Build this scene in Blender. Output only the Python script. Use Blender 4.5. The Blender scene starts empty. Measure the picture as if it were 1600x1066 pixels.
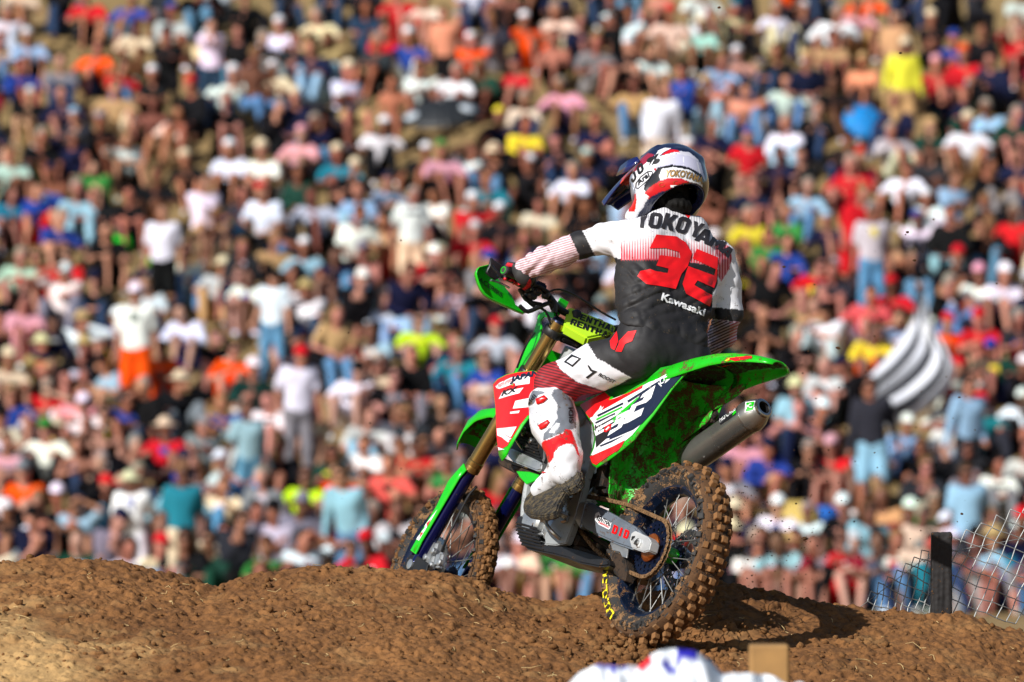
import bpy, bmesh, math, random
import numpy as np
from math import sin, cos, pi, radians, sqrt
from mathutils import Vector, Matrix, geometry
from mathutils.bvhtree import BVHTree

SC = bpy.context.scene
COL = SC.collection
random.seed(7)
RNG = np.random.default_rng(7)

# ------------------------------------------------------------ camera, sky, sun
CAMZ = 1.10
LENS = 200.0
FPX = 1600 * LENS / 36.0
cam_d = bpy.data.cameras.new('camera')
cam_d.lens = LENS
cam_d.sensor_width = 36
cam_d.clip_start = 0.5
cam_d.clip_end = 2000
cam_d.dof.use_dof = True
cam_d.dof.focus_distance = 20.4
cam_d.dof.aperture_fstop = 3.5
cam_d.dof.aperture_blades = 0
cam = bpy.data.objects.new('camera', cam_d)
cam.location = (0, 0, CAMZ)
cam.rotation_euler = (radians(90), 0, 0)
COL.objects.link(cam)
SC.camera = cam

SUN = Vector((-0.66, -0.74, 0.62)).normalized()      # towards the sun
world = bpy.data.worlds.new('World')
SC.world = world
world.use_nodes = True
wn = world.node_tree.nodes
wl = world.node_tree.links
wn.clear()
sky = wn.new('ShaderNodeTexSky')
sky.sky_type = 'NISHITA'
sky.sun_disc = False
sky.sun_elevation = math.asin(SUN.z)
sky.sun_rotation = math.atan2(SUN.x, SUN.y)
bg = wn.new('ShaderNodeBackground')
bg.inputs['Strength'].default_value = 0.07
wo = wn.new('ShaderNodeOutputWorld')
wl.new(sky.outputs[0], bg.inputs[0])
wl.new(bg.outputs[0], wo.inputs[0])
sun_d = bpy.data.lights.new('sun', 'SUN')
sun_d.energy = 5.0
sun_d.angle = radians(0.5)
sun_d.color = (1.0, 0.965, 0.925)
sun = bpy.data.objects.new('sun', sun_d)
sun.rotation_euler = SUN.to_track_quat('Z', 'Y').to_euler()
sun.location = (-20, 0, 30)
COL.objects.link(sun)
SC.view_settings.view_transform = 'Standard'
SC.view_settings.look = 'None'
SC.view_settings.gamma = 1
SC.view_settings.exposure = 0.12
SC.view_settings.use_curve_mapping = False
SC.cycles.use_denoising = True
try:
    SC.cycles.denoiser = 'OPENIMAGEDENOISE'
    SC.cycles.denoising_input_passes = 'RGB_ALBEDO_NORMAL'
except Exception:
    pass
SC.cycles.max_bounces = 6
SC.cycles.caustics_reflective = False
SC.cycles.caustics_refractive = False

# ------------------------------------------------------------ maths helpers
def A(*v):
    return np.array(v, dtype=float)

def unit(v):
    v = np.asarray(v, float)
    return v / np.linalg.norm(v)

def srgb(r, g=None, b=None):
    if isinstance(r, str):
        r, g, b = int(r[0:2], 16), int(r[2:4], 16), int(r[4:6], 16)
    out = []
    for c in (r, g, b):
        c = c / 255
        out.append(c / 12.92 if c <= 0.04045 else ((c + 0.055) / 1.055) ** 2.4)
    return tuple(out)

CAMP = A(0, 0, CAMZ)

def ray(px, py):
    return A((px - 800) / FPX, 1.0, -(py - 533) / FPX)

def P(px, py, D):
    return CAMP + ray(px, py) * D

def to_px(V):
    V = np.asarray(V, float).reshape(-1, 3) - CAMP
    return np.stack([800 + V[:, 0] / V[:, 1] * FPX, 533 - V[:, 2] / V[:, 1] * FPX], 1)

def on_plane(px, py, p0, n):
    d = ray(px, py)
    return CAMP + d * (np.dot(p0 - CAMP, n) / np.dot(d, n))

# bike frame: x forward, y left, z up; origin at the centre of the rear wheel
bL = unit(A(-.823, -.46, .332))
_e1 = unit(A(bL[1], -bL[0], 0))
_e2 = np.cross(_e1, bL)
_t = radians(-5.5)
bF = cos(_t) * _e1 + sin(_t) * _e2
bU = np.cross(bF, bL)
bO = P(1042, 866, 20.0)
bR = np.stack([bF, bL, bU], 1)

def W(v):
    v = np.asarray(v, float)
    return bO + v @ bR.T

def toL(w):
    return (np.asarray(w, float) - bO) @ bR

def B(px, py, c, axis=1):
    """photograph direction met with the plane 'axis' = c of the bike (1: y, 0: x, 2: z) -> bike coordinates"""
    n = bR[:, axis]
    return toL(on_plane(px, py, bO + n * c, n))

# gradient noise (numpy)
_perm = np.random.default_rng(3).permutation(512).astype(np.int64)
_grad = np.random.default_rng(4).normal(size=(512, 3))
_grad /= np.linalg.norm(_grad, axis=1)[:, None]

def noise(p, scale=1.0, seed=0):
    p = np.asarray(p, float) * scale + seed * 17.31
    i = np.floor(p).astype(np.int64)
    f = p - i
    u = f * f * f * (f * (f * 6 - 15) + 10)
    r = 0
    for dx in (0, 1):
        wx = u[..., 0] if dx else 1 - u[..., 0]
        for dy in (0, 1):
            wy = u[..., 1] if dy else 1 - u[..., 1]
            for dz in (0, 1):
                wz = u[..., 2] if dz else 1 - u[..., 2]
                h = _perm[(i[..., 0] + dx + _perm[(i[..., 1] + dy + _perm[(i[..., 2] + dz) & 511]) & 511]) & 511]
                g = _grad[h]
                d = g[..., 0] * (f[..., 0] - dx) + g[..., 1] * (f[..., 1] - dy) + g[..., 2] * (f[..., 2] - dz)
                r = r + wx * wy * wz * d
    return r * 1.6

def fbm(p, scale=1.0, octs=4, seed=0):
    r, a = 0, 1.0
    for o in range(octs):
        r = r + a * noise(p, scale * 2 ** o, seed + o)
        a *= .5
    return r

# ------------------------------------------------------------ objects
ROOTM = {}

def tag(o, label=None, category=None, group=None, kind=None):
    if label: o['label'] = label
    if category: o['category'] = category
    if group: o['group'] = group
    if kind: o['kind'] = kind
    return o

def empty(name, loc=(0, 0, 0), R=None):
    o = bpy.data.objects.new(name, None)
    o.empty_display_size = 0.1
    COL.objects.link(o)
    M = Matrix.Identity(4)
    if R is not None:
        for i in range(3):
            for j in range(3):
                M[i][j] = R[i][j]
    M.translation = Vector(loc)
    o.matrix_world = M
    ROOTM[o.name] = M
    return o

def to_local_of(parent, V):
    M = ROOTM.get(parent.name) if parent is not None else None
    if M is None:
        return V
    Mi = np.array(M.inverted())
    return V @ Mi[:3, :3].T + Mi[:3, 3]

def new_mesh(name, V, F, mat=None, smooth=True, sharp=None):
    me = bpy.data.meshes.new(name)
    V = np.ascontiguousarray(V, dtype=np.float32)
    if isinstance(F, np.ndarray):
        n, k = F.shape
        me.vertices.add(len(V)); me.vertices.foreach_set('co', V.ravel())
        me.loops.add(n * k); me.loops.foreach_set('vertex_index', F.astype(np.int32).ravel())
        me.polygons.add(n)
        me.polygons.foreach_set('loop_start', np.arange(0, n * k, k, dtype=np.int32))
        me.update(calc_edges=True)
        me.validate()
    else:
        me.from_pydata([tuple(map(float, v)) for v in V], [], [tuple(int(i) for i in f) for f in F])
        me.update()
    if smooth:
        me.polygons.foreach_set('use_smooth', np.ones(len(me.polygons), dtype=bool))
        if sharp:
            try:
                me.set_sharp_from_angle(angle=radians(sharp))
            except Exception:
                pass
    if mat is not None:
        me.materials.append(mat)
    return me

def mk(name, V, F, mat=None, parent=None, smooth=True, sharp=None, world=True, col=None, attrs=None, origin=None):
    """V in world coordinates (world=True) or in the coordinates of the parent's root"""
    V = np.asarray(V, float)
    if world and parent is not None:
        r = parent
        while r.name not in ROOTM and r.parent is not None:
            r = r.parent
        V = to_local_of(r, V)
    if origin is not None:
        V = V - np.asarray(origin, float)
    me = new_mesh(name, V, F, mat, smooth, sharp)
    if col is not None:
        a = me.color_attributes.new('Col', 'FLOAT_COLOR', 'POINT')
        c4 = np.ones((len(V), 4), dtype=np.float32)
        c4[:, :3] = col
        a.data.foreach_set('color', c4.ravel())
    if attrs:
        for k, v in attrs.items():
            a = me.attributes.new(k, 'FLOAT', 'POINT')
            a.data.foreach_set('value', np.asarray(v, dtype=np.float32))
    o = bpy.data.objects.new(name, me)
    COL.objects.link(o)
    if parent is not None:
        o.parent = parent
    if origin is not None:
        o.location = origin
        M = Matrix.Identity(4); M.translation = Vector(origin)
        ROOTM[o.name] = M
    return o

class G:
    """collects shapes, builds them as one mesh object"""
    def __init__(s):
        s.V, s.F, s.n = [], [], 0
    def add(s, V, F):
        V = np.asarray(V, float).reshape(-1, 3)
        s.V.append(V)
        s.F += [tuple(int(i) + s.n for i in f) for f in F]
        s.n += len(V)
        return s
    def build(s, name, mat, parent=None, smooth=True, sharp=35, world=True, **k):
        return mk(name, np.concatenate(s.V), s.F, mat, parent, smooth, sharp, world, **k)

def bm_arrays(bm):
    bm.verts.ensure_lookup_table()
    V = np.array([v.co[:] for v in bm.verts])
    F = [tuple(v.index for v in f.verts) for f in bm.faces]
    bm.free()
    return V, F

def box(c, size, R=None, bev=0.0, seg=1):
    bm = bmesh.new()
    bmesh.ops.create_cube(bm, size=1)
    for v in bm.verts:
        v.co = Vector((v.co.x * size[0], v.co.y * size[1], v.co.z * size[2]))
    if bev:
        bmesh.ops.bevel(bm, geom=list(bm.edges), offset=bev, segments=seg, affect='EDGES', clamp_overlap=True)
        bm.verts.index_update()
    V, F = bm_arrays(bm)
    if R is not None:
        V = V @ np.asarray(R).T
    return V + np.asarray(c, float), F

def frames(pts):
    pts = np.asarray(pts, float)
    T = np.gradient(pts, axis=0)
    T /= np.linalg.norm(T, axis=1)[:, None] + 1e-12
    up = A(0, 0, 1) if abs(T[0][2]) < .9 else A(1, 0, 0)
    N = [unit(np.cross(up, T[0]))]
    for i in range(1, len(pts)):
        n = N[-1] - T[i] * np.dot(N[-1], T[i])
        N.append(unit(n))
    N = np.array(N)
    return T, N, np.cross(T, N)

def tube(pts, r, seg=10, caps=True, flat=1.0):
    pts = np.asarray(pts, float)
    n = len(pts)
    r = np.broadcast_to(np.asarray(r, float), (n,))
    T, N, Bn = frames(pts)
    a = np.arange(seg) / seg * 2 * pi
    V = pts[:, None, :] + r[:, None, None] * (np.cos(a)[None, :, None] * N[:, None, :] + flat * np.sin(a)[None, :, None] * Bn[:, None, :])
    V = V.reshape(-1, 3)
    F = []
    for i in range(n - 1):
        for j in range(seg):
            k = (j + 1) % seg
            F.append((i * seg + j, i * seg + k, (i + 1) * seg + k, (i + 1) * seg + j))
    if caps:
        F.append(tuple(range(seg - 1, -1, -1)))
        F.append(tuple((n - 1) * seg + j for j in range(seg)))
    return V, F

def smooth_path(pts, n=24):
    """Catmull-Rom through pts"""
    p = np.asarray(pts, float)
    p = np.vstack([2 * p[0] - p[1], p, 2 * p[-1] - p[-2]])
    m = len(p) - 3
    out = []
    for k in range(n):
        t = k / (n - 1) * m
        i = min(int(t), m - 1)
        u = t - i
        a, b, c, d = p[i:i + 4]
        out.append(.5 * ((2 * b) + (-a + c) * u + (2 * a - 5 * b + 4 * c - d) * u * u + (-a + 3 * b - 3 * c + d) * u ** 3))
    return np.array(out)

def lathe(o, axis, prof, seg=32, closed=False, squash=None):
    """prof: [(t along axis, radius)]"""
    ax = unit(axis)
    up = A(0, 0, 1) if abs(ax[2]) < .9 else A(1, 0, 0)
    u = unit(np.cross(up, ax)); v = np.cross(ax, u)
    su, sv = squash or (1, 1)
    a = np.arange(seg) / seg * 2 * pi
    rows = []
    for t, r in prof:
        rows.append(np.asarray(o, float) + ax * t + r * (np.cos(a)[:, None] * u * su + np.sin(a)[:, None] * v * sv))
    V = np.concatenate(rows)
    n = len(prof)
    F = []
    for i in range(n if closed else n - 1):
        i2 = (i + 1) % n
        for j in range(seg):
            k = (j + 1) % seg
            F.append((i * seg + j, i2 * seg + j, i2 * seg + k, i * seg + k))
    return V, F

def prism(poly, off, bev=0.0, seg=1):
    """3D polygon (planar) swept by the vector off"""
    bm = bmesh.new()
    vs = [bm.verts.new(Vector(map(float, p))) for p in poly]
    f = bm.faces.new(vs)
    r = bmesh.ops.extrude_face_region(bm, geom=[f])
    nv = [g for g in r['geom'] if isinstance(g, bmesh.types.BMVert)]
    for v in nv:
        v.co += Vector(map(float, off))
    bmesh.ops.recalc_face_normals(bm, faces=bm.faces)
    if bev:
        bmesh.ops.bevel(bm, geom=list(bm.edges), offset=bev, segments=seg, affect='EDGES', clamp_overlap=True)
    bm.verts.index_update()
    return bm_arrays(bm)

def loft(rows, closed=False, caps=False):
    """rows: list of equal-length point lists"""
    n, m = len(rows), len(rows[0])
    V = np.array(rows, float).reshape(-1, 3)
    F = []
    for i in range(n - 1):
        for j in range(m if closed else m - 1):
            k = (j + 1) % m
            F.append((i * m + j, i * m + k, (i + 1) * m + k, (i + 1) * m + j))
    if caps:
        F.append(tuple(range(m - 1, -1, -1)))
        F.append(tuple((n - 1) * m + j for j in range(m)))
    return V, F

def solid(o, t, offset=-1):
    m = o.modifiers.new('thickness', 'SOLIDIFY')
    m.thickness = t
    m.offset = offset
    return o

def subsurf(o, n=1):
    m = o.modifiers.new('subsurf', 'SUBSURF')
    m.levels = n; m.render_levels = n
    return o

# signed distance fields -> surface nets
def sd_cap(p, a, b, ra, rb=None):
    rb = ra if rb is None else rb
    a = np.asarray(a, float); b = np.asarray(b, float)
    ab = b - a
    t = np.clip(((p - a) @ ab) / np.dot(ab, ab), 0, 1)
    d = p - a - t[..., None] * ab
    return np.sqrt(np.einsum('...i,...i', d, d)) - (ra + (rb - ra) * t)

def sd_ell(p, c, r, R=None):
    q = p - np.asarray(c, float)
    if R is not None:
        q = q @ np.asarray(R)
    r = np.asarray(r, float)
    k0 = np.linalg.norm(q / r, axis=-1)
    k1 = np.linalg.norm(q / (r * r), axis=-1) + 1e-9
    return k0 * (k0 - 1) / k1

def sd_box(p, c, s, R=None, rad=0.0):
    q = p - np.asarray(c, float)
    if R is not None:
        q = q @ np.asarray(R)
    d = np.abs(q) - (np.asarray(s, float) / 2 - rad)
    return np.linalg.norm(np.maximum(d, 0), axis=-1) + np.minimum(d.max(axis=-1), 0) - rad

def smin(a, b, k=.02):
    h = np.clip(.5 + .5 * (b - a) / k, 0, 1)
    return b + (a - b) * h - k * h * (1 - h)

def smax(a, b, k=.02):
    return -smin(-a, -b, k)

_CO = [(0, 0, 0), (1, 0, 0), (0, 1, 0), (1, 1, 0), (0, 0, 1), (1, 0, 1), (0, 1, 1), (1, 1, 1)]
_ED = [(0, 1), (2, 3), (4, 5), (6, 7), (0, 2), (1, 3), (4, 6), (5, 7), (0, 4), (1, 5), (2, 6), (3, 7)]

def snet(fn, lo, hi, h):
    lo = np.asarray(lo, float); hi = np.asarray(hi, float)
    n = np.ceil((hi - lo) / h).astype(int) + 1
    xs = [lo[i] + h * np.arange(n[i]) for i in range(3)]
    V = np.empty(n, dtype=np.float32)
    yy, zz = np.meshgrid(xs[1], xs[2], indexing='ij')
    step = max(1, int(400000 / (n[1] * n[2])))
    for i in range(0, n[0], step):
        x = xs[0][i:i + step]
        p = np.empty((len(x), n[1], n[2], 3))
        p[..., 0] = x[:, None, None]; p[..., 1] = yy; p[..., 2] = zz
        V[i:i + step] = fn(p)
    ins = V < 0
    c = [ins[o[0]:n[0] - 1 + o[0], o[1]:n[1] - 1 + o[1], o[2]:n[2] - 1 + o[2]] for o in _CO]
    s = sum(x.astype(np.uint8) for x in c)
    act = np.argwhere((s > 0) & (s < 8))
    idx = -np.ones(n - 1, dtype=np.int64)
    idx[act[:, 0], act[:, 1], act[:, 2]] = np.arange(len(act))
    vals = np.stack([V[act[:, 0] + o[0], act[:, 1] + o[1], act[:, 2] + o[2]] for o in _CO], 1)
    acc = np.zeros((len(act), 3)); cnt = np.zeros(len(act))
    co = np.array(_CO, float)
    for a, b in _ED:
        va, vb = vals[:, a], vals[:, b]
        m = (va < 0) != (vb < 0)
        t = np.where(m, va / np.where(m, va - vb, 1), 0)
        acc += np.where(m[:, None], co[a] + t[:, None] * (co[b] - co[a]), 0)
        cnt += m
    verts = lo + h * (act + acc / cnt[:, None])
    F = []
    for ax in range(3):
        b1, b2 = (ax + 1) % 3, (ax + 2) % 3
        sl0 = [slice(None)] * 3; sl1 = [slice(None)] * 3
        sl0[ax] = slice(0, -1); sl1[ax] = slice(1, None)
        ch = np.argwhere(ins[tuple(sl0)] != ins[tuple(sl1)])
        ok = (ch[:, b1] > 0) & (ch[:, b2] > 0) & (ch[:, b1] < n[b1] - 1) & (ch[:, b2] < n[b2] - 1)
        ch = ch[ok]
        q = []
        for d1, d2 in ((-1, -1), (0, -1), (0, 0), (-1, 0)):
            cc = ch.copy(); cc[:, b1] += d1; cc[:, b2] += d2
            q.append(idx[cc[:, 0], cc[:, 1], cc[:, 2]])
        q = np.stack(q, 1)
        fl = ~ins[ch[:, 0], ch[:, 1], ch[:, 2]]
        q[fl] = q[fl][:, ::-1]
        F.append(q)
    F = np.concatenate(F)
    F = F[(F >= 0).all(1)]
    return verts, F

def grid_normals(V, F):
    N = np.zeros_like(V)
    fn = np.cross(V[F[:, 2]] - V[F[:, 0]], V[F[:, 3]] - V[F[:, 1]])
    for k in range(4):
        np.add.at(N, F[:, k], fn)
    return N / (np.linalg.norm(N, axis=1)[:, None] + 1e-12)

# photo-plane polygon tests for printed graphics (colour areas of cloth and plastic)
def in_poly(pt, poly):
    x, y = pt[:, 0], pt[:, 1]
    r = np.zeros(len(pt), bool)
    n = len(poly)
    j = n - 1
    for i in range(n):
        xi, yi = poly[i]; xj, yj = poly[j]
        c = ((yi > y) != (yj > y)) & (x < (xj - xi) * (y - yi) / ((yj - yi) or 1e-9) + xi)
        r ^= c
        j = i
    return r

# ------------------------------------------------------------ materials
MATS = {}

def nodes_of(m):
    m.use_nodes = True
    nt = m.node_tree
    nt.nodes.clear()
    return nt, nt.nodes, nt.links

MUD = srgb(118, 82, 46)

def mat(name, color, rough=.5, metal=0.0, coat=0.0, var=.12, vscale=8.0, mud=0.0, mscale=22.0, mcol=None, bump=0.0, bscale=120.0,
        attr=False, objcol=False, sheen=0.0, spec=.5, stripes=None, weave=0.0):
    if name in MATS:
        return MATS[name]
    m = bpy.data.materials.new(name)
    nt, N, Lk = nodes_of(m)
    out = N.new('ShaderNodeOutputMaterial')
    p = N.new('ShaderNodeBsdfPrincipled')
    Lk.new(p.outputs[0], out.inputs[0])
    tc = N.new('ShaderNodeTexCoord')
    p.inputs['Metallic'].default_value = metal
    p.inputs['Roughness'].default_value = rough
    p.inputs['Coat Weight'].default_value = coat
    p.inputs['Coat Roughness'].default_value = .08
    p.inputs['Specular IOR Level'].default_value = spec
    if sheen:
        p.inputs['Sheen Weight'].default_value = sheen
    if attr:
        ca = N.new('ShaderNodeAttribute'); ca.attribute_name = 'Col'
        csrc = ca.outputs['Color']
    elif objcol:
        oi = N.new('ShaderNodeObjectInfo')
        csrc = oi.outputs['Color']
    else:
        rgb = N.new('ShaderNodeRGB'); rgb.outputs[0].default_value = (*color, 1)
        csrc = rgb.outputs[0]
    if stripes:
        sa = N.new('ShaderNodeAttribute'); sa.attribute_name = 'sphase'
        am = N.new('ShaderNodeAttribute'); am.attribute_name = 'samt'
        mm = N.new('ShaderNodeMath'); mm.operation = 'SINE'
        Lk.new(sa.outputs['Fac'], mm.inputs[0])
        mr = N.new('ShaderNodeMapRange'); mr.inputs['From Min'].default_value = -.35; mr.inputs['From Max'].default_value = .35
        Lk.new(mm.outputs[0], mr.inputs['Value'])
        mu = N.new('ShaderNodeMath'); mu.operation = 'MULTIPLY'
        Lk.new(mr.outputs[0], mu.inputs[0]); Lk.new(am.outputs['Fac'], mu.inputs[1])
        sc_ = N.new('ShaderNodeAttribute'); sc_.attribute_name = 'SCol'
        mx = N.new('ShaderNodeMix'); mx.data_type = 'RGBA'
        Lk.new(mu.outputs[0], mx.inputs['Factor']); Lk.new(csrc, mx.inputs['A']); Lk.new(sc_.outputs['Color'], mx.inputs['B'])
        csrc = mx.outputs['Result']
    if var:
        nz = N.new('ShaderNodeTexNoise'); nz.inputs['Scale'].default_value = vscale; nz.inputs['Detail'].default_value = 5
        Lk.new(tc.outputs['Object'], nz.inputs['Vector'])
        mr = N.new('ShaderNodeMapRange')
        mr.inputs['From Min'].default_value = .3; mr.inputs['From Max'].default_value = .7
        mr.inputs['To Min'].default_value = 1 - var; mr.inputs['To Max'].default_value = 1 + var * .6
        Lk.new(nz.outputs['Fac'], mr.inputs['Value'])
        vm = N.new('ShaderNodeVectorMath'); vm.operation = 'SCALE'
        Lk.new(csrc, vm.inputs[0]); Lk.new(mr.outputs[0], vm.inputs['Scale'])
        csrc = vm.outputs[0]
        rr = N.new('ShaderNodeMapRange')
        rr.inputs['From Min'].default_value = .35; rr.inputs['From Max'].default_value = .65
        rr.inputs['To Min'].default_value = max(.02, rough - .06); rr.inputs['To Max'].default_value = min(1, rough + .1)
        Lk.new(nz.outputs['Fac'], rr.inputs['Value'])
        rsrc = rr.outputs[0]
        Lk.new(rsrc, p.inputs['Roughness'])
    else:
        rsrc = None
    height = None
    if mud > 0:
        n1 = N.new('ShaderNodeTexNoise'); n1.inputs['Scale'].default_value = mscale; n1.inputs['Detail'].default_value = 8
        n1.inputs['Roughness'].default_value = .7
        Lk.new(tc.outputs['Object'], n1.inputs['Vector'])
        n2 = N.new('ShaderNodeTexNoise'); n2.inputs['Scale'].default_value = mscale * 9; n2.inputs['Detail'].default_value = 3
        Lk.new(tc.outputs['Object'], n2.inputs['Vector'])
        ad = N.new('ShaderNodeMath'); ad.operation = 'MULTIPLY_ADD'
        Lk.new(n2.outputs['Fac'], ad.inputs[0]); ad.inputs[1].default_value = .45; Lk.new(n1.outputs['Fac'], ad.inputs[2])
        th = 1.02 - mud * .62
        mk_ = N.new('ShaderNodeMapRange')
        mk_.inputs['From Min'].default_value = th - .02; mk_.inputs['From Max'].default_value = th + .03
        Lk.new(ad.outputs[0], mk_.inputs['Value'])
        mx = N.new('ShaderNodeMix'); mx.data_type = 'RGBA'
        Lk.new(mk_.outputs[0], mx.inputs['Factor']); Lk.new(csrc, mx.inputs['A'])
        mrgb = N.new('ShaderNodeMix'); mrgb.data_type = 'RGBA'
        mc = mcol or MUD
        mrgb.inputs['A'].default_value = (*[c * .55 for c in mc], 1); mrgb.inputs['B'].default_value = (*[c * 1.15 for c in mc], 1)
        Lk.new(n2.outputs['Fac'], mrgb.inputs['Factor'])
        Lk.new(mrgb.outputs['Result'], mx.inputs['B'])
        csrc = mx.outputs['Result']
        im = N.new('ShaderNodeMath'); im.operation = 'MULTIPLY_ADD'
        im.inputs[1].default_value = -metal; im.inputs[2].default_value = metal
        Lk.new(mk_.outputs[0], im.inputs[0]); Lk.new(im.outputs[0], p.inputs['Metallic'])
        rm = N.new('ShaderNodeMix'); rm.data_type = 'FLOAT'
        Lk.new(mk_.outputs[0], rm.inputs['Factor'])
        if rsrc is not None: Lk.new(rsrc, rm.inputs['A'])
        else: rm.inputs['A'].default_value = rough
        rm.inputs['B'].default_value = .9
        Lk.new(rm.outputs['Result'], p.inputs['Roughness'])
        if coat:
            cm = N.new('ShaderNodeMath'); cm.operation = 'MULTIPLY_ADD'
            cm.inputs[1].default_value = -coat; cm.inputs[2].default_value = coat
            Lk.new(mk_.outputs[0], cm.inputs[0]); Lk.new(cm.outputs[0], p.inputs['Coat Weight'])
        hm = N.new('ShaderNodeMath'); hm.operation = 'MULTIPLY'
        Lk.new(mk_.outputs[0], hm.inputs[0]); Lk.new(ad.outputs[0], hm.inputs[1])
        height = hm.outputs[0]
        bp = N.new('ShaderNodeBump'); bp.inputs['Strength'].default_value = .8; bp.inputs['Distance'].default_value = .004
        Lk.new(height, bp.inputs['Height']); Lk.new(bp.outputs[0], p.inputs['Normal'])
    elif bump or weave:
        if weave:
            nb = N.new('ShaderNodeTexVoronoi'); nb.inputs['Scale'].default_value = weave
            src = nb.outputs['Distance']
        else:
            nb = N.new('ShaderNodeTexNoise'); nb.inputs['Scale'].default_value = bscale; nb.inputs['Detail'].default_value = 4
            src = nb.outputs['Fac']
        Lk.new(tc.outputs['Object'], nb.inputs['Vector'])
        bp = N.new('ShaderNodeBump'); bp.inputs['Strength'].default_value = bump or .4; bp.inputs['Distance'].default_value = .002
        Lk.new(src, bp.inputs['Height']); Lk.new(bp.outputs[0], p.inputs['Normal'])
    Lk.new(csrc, p.inputs['Base Color'])
    MATS[name] = m
    return m

# ------------------------------------------------------------ print: lettering and graphic areas laid on a surface
def world_V(o):
    me = o.data
    n = len(me.vertices)
    v = np.empty(n * 3, dtype=np.float32); me.vertices.foreach_get('co', v)
    v = v.reshape(-1, 3).astype(float)
    r = o
    while r.name not in ROOTM and r.parent is not None:
        r = r.parent
    M = ROOTM.get(r.name)
    if M is not None:
        M = np.array(M); v = v @ M[:3, :3].T + M[:3, 3]
    return v

def bvh_of(*objs):
    V, F, n = [], [], 0
    for o in objs:
        v = world_V(o)
        V += [tuple(x) for x in v]
        F += [tuple(i + n for i in p.vertices) for p in o.data.polygons]
        n += len(v)
    return BVHTree.FromPolygons(V, F)

def lay(name, V2, F2, bvh, matl, parent, off=.0018, maxe=9.0):
    """lays a flat printed shape (photo-plane coordinates) onto the surface held by bvh"""
    bm = bmesh.new()
    vs = [bm.verts.new((float(x), float(y), 0)) for x, y in V2]
    for f in F2:
        try: bm.faces.new([vs[i] for i in f])
        except ValueError: pass
    bmesh.ops.triangulate(bm, faces=bm.faces)
    for _ in range(5):
        es = [e for e in bm.edges if e.calc_length() > maxe]
        if not es: break
        bmesh.ops.subdivide_edges(bm, edges=es, cuts=1)
        bmesh.ops.triangulate(bm, faces=[f for f in bm.faces if len(f.verts) > 3])
    out, bad = [], set()
    c = Vector(CAMP)
    bm.verts.index_update()
    for v in bm.verts:
        d = Vector(ray(v.co.x, v.co.y)).normalized()
        loc, nor, _, _ = bvh.ray_cast(c, d, 60)
        if loc is None:
            bad.add(v.index); out.append((0, 0, 0)); continue
        if nor.dot(d) > 0: nor = -nor
        out.append(tuple(loc + nor * off - d * .0006))
    F = [tuple(v.index for v in f.verts) for f in bm.faces if not any(v.index in bad for v in f.verts)]
    # drop faces that jump in depth
    V = np.array(out)
    G2 = []
    for f in F:
        p = V[list(f)]
        if max(np.linalg.norm(p[0] - p[1]), np.linalg.norm(p[1] - p[2]), np.linalg.norm(p[2] - p[0])) < .09:
            if np.cross(p[1] - p[0], p[2] - p[0]) @ (CAMP - p[0]) < 0: f = f[::-1]
            G2.append(f)
    bm.free()
    if not G2: return None
    return mk(name, V, G2, matl, parent, smooth=True)

_fc = {}
def text2d(s, bold=.02, shear=0.0, space=1.0):
    k = (s, bold, shear, space)
    if k in _fc: return _fc[k]
    cu = bpy.data.curves.new('lettering', 'FONT')
    cu.body = s; cu.offset = bold; cu.shear = shear; cu.resolution_u = 3; cu.space_character = space
    o = bpy.data.objects.new('lettering', cu)
    COL.objects.link(o)
    dg = bpy.context.evaluated_depsgraph_get()
    me = o.evaluated_get(dg).to_mesh()
    V = np.array([v.co[:2] for v in me.vertices]); F = [tuple(p.vertices) for p in me.polygons]
    o.evaluated_get(dg).to_mesh_clear()
    bpy.data.objects.remove(o); bpy.data.curves.remove(cu)
    V[:, 0] -= V[:, 0].min()
    V[:, 1] -= V[:, 1].min() if not any(ch in s for ch in 'gjpqy') else 0
    V = V / A(V[:, 0].max(), V[:, 1].max())
    _fc[k] = (V, F)
    return V, F

def text_on(s, p0, p1, h, bvh, matl, parent, bold=.02, shear=0.0, up=None, arc=0.0, off=.002, name='lettering', maxe=7.0):
    """baseline p0->p1 in the photo plane, letter height h; arc bows the baseline upwards by that many pixels"""
    V, F = text2d(s, bold, shear)
    p0, p1 = A(*p0), A(*p1)
    ax = p1 - p0
    if up is None:
        up = A(ax[1], -ax[0]) / np.linalg.norm(ax)
    up = unit(A(*up)) * h
    q = p0 + V[:, :1] * ax + V[:, 1:] * up - (up / np.linalg.norm(up)) * (-(4 * arc * V[:, :1] * (1 - V[:, :1])))
    return lay(name, q, F, bvh, matl, parent, off, maxe)

def shape_on(poly, bvh, matl, parent, off=.0014, name='graphic', maxe=9.0, hole=None):
    loops = [[Vector((x, y, 0)) for x, y in poly]]
    if hole: loops.append([Vector((x, y, 0)) for x, y in hole])
    t = geometry.tessellate_polygon(loops)
    V = [(v.x, v.y) for lp in loops for v in lp]
    return lay(name, V, t, bvh, matl, parent, off, maxe)

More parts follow.
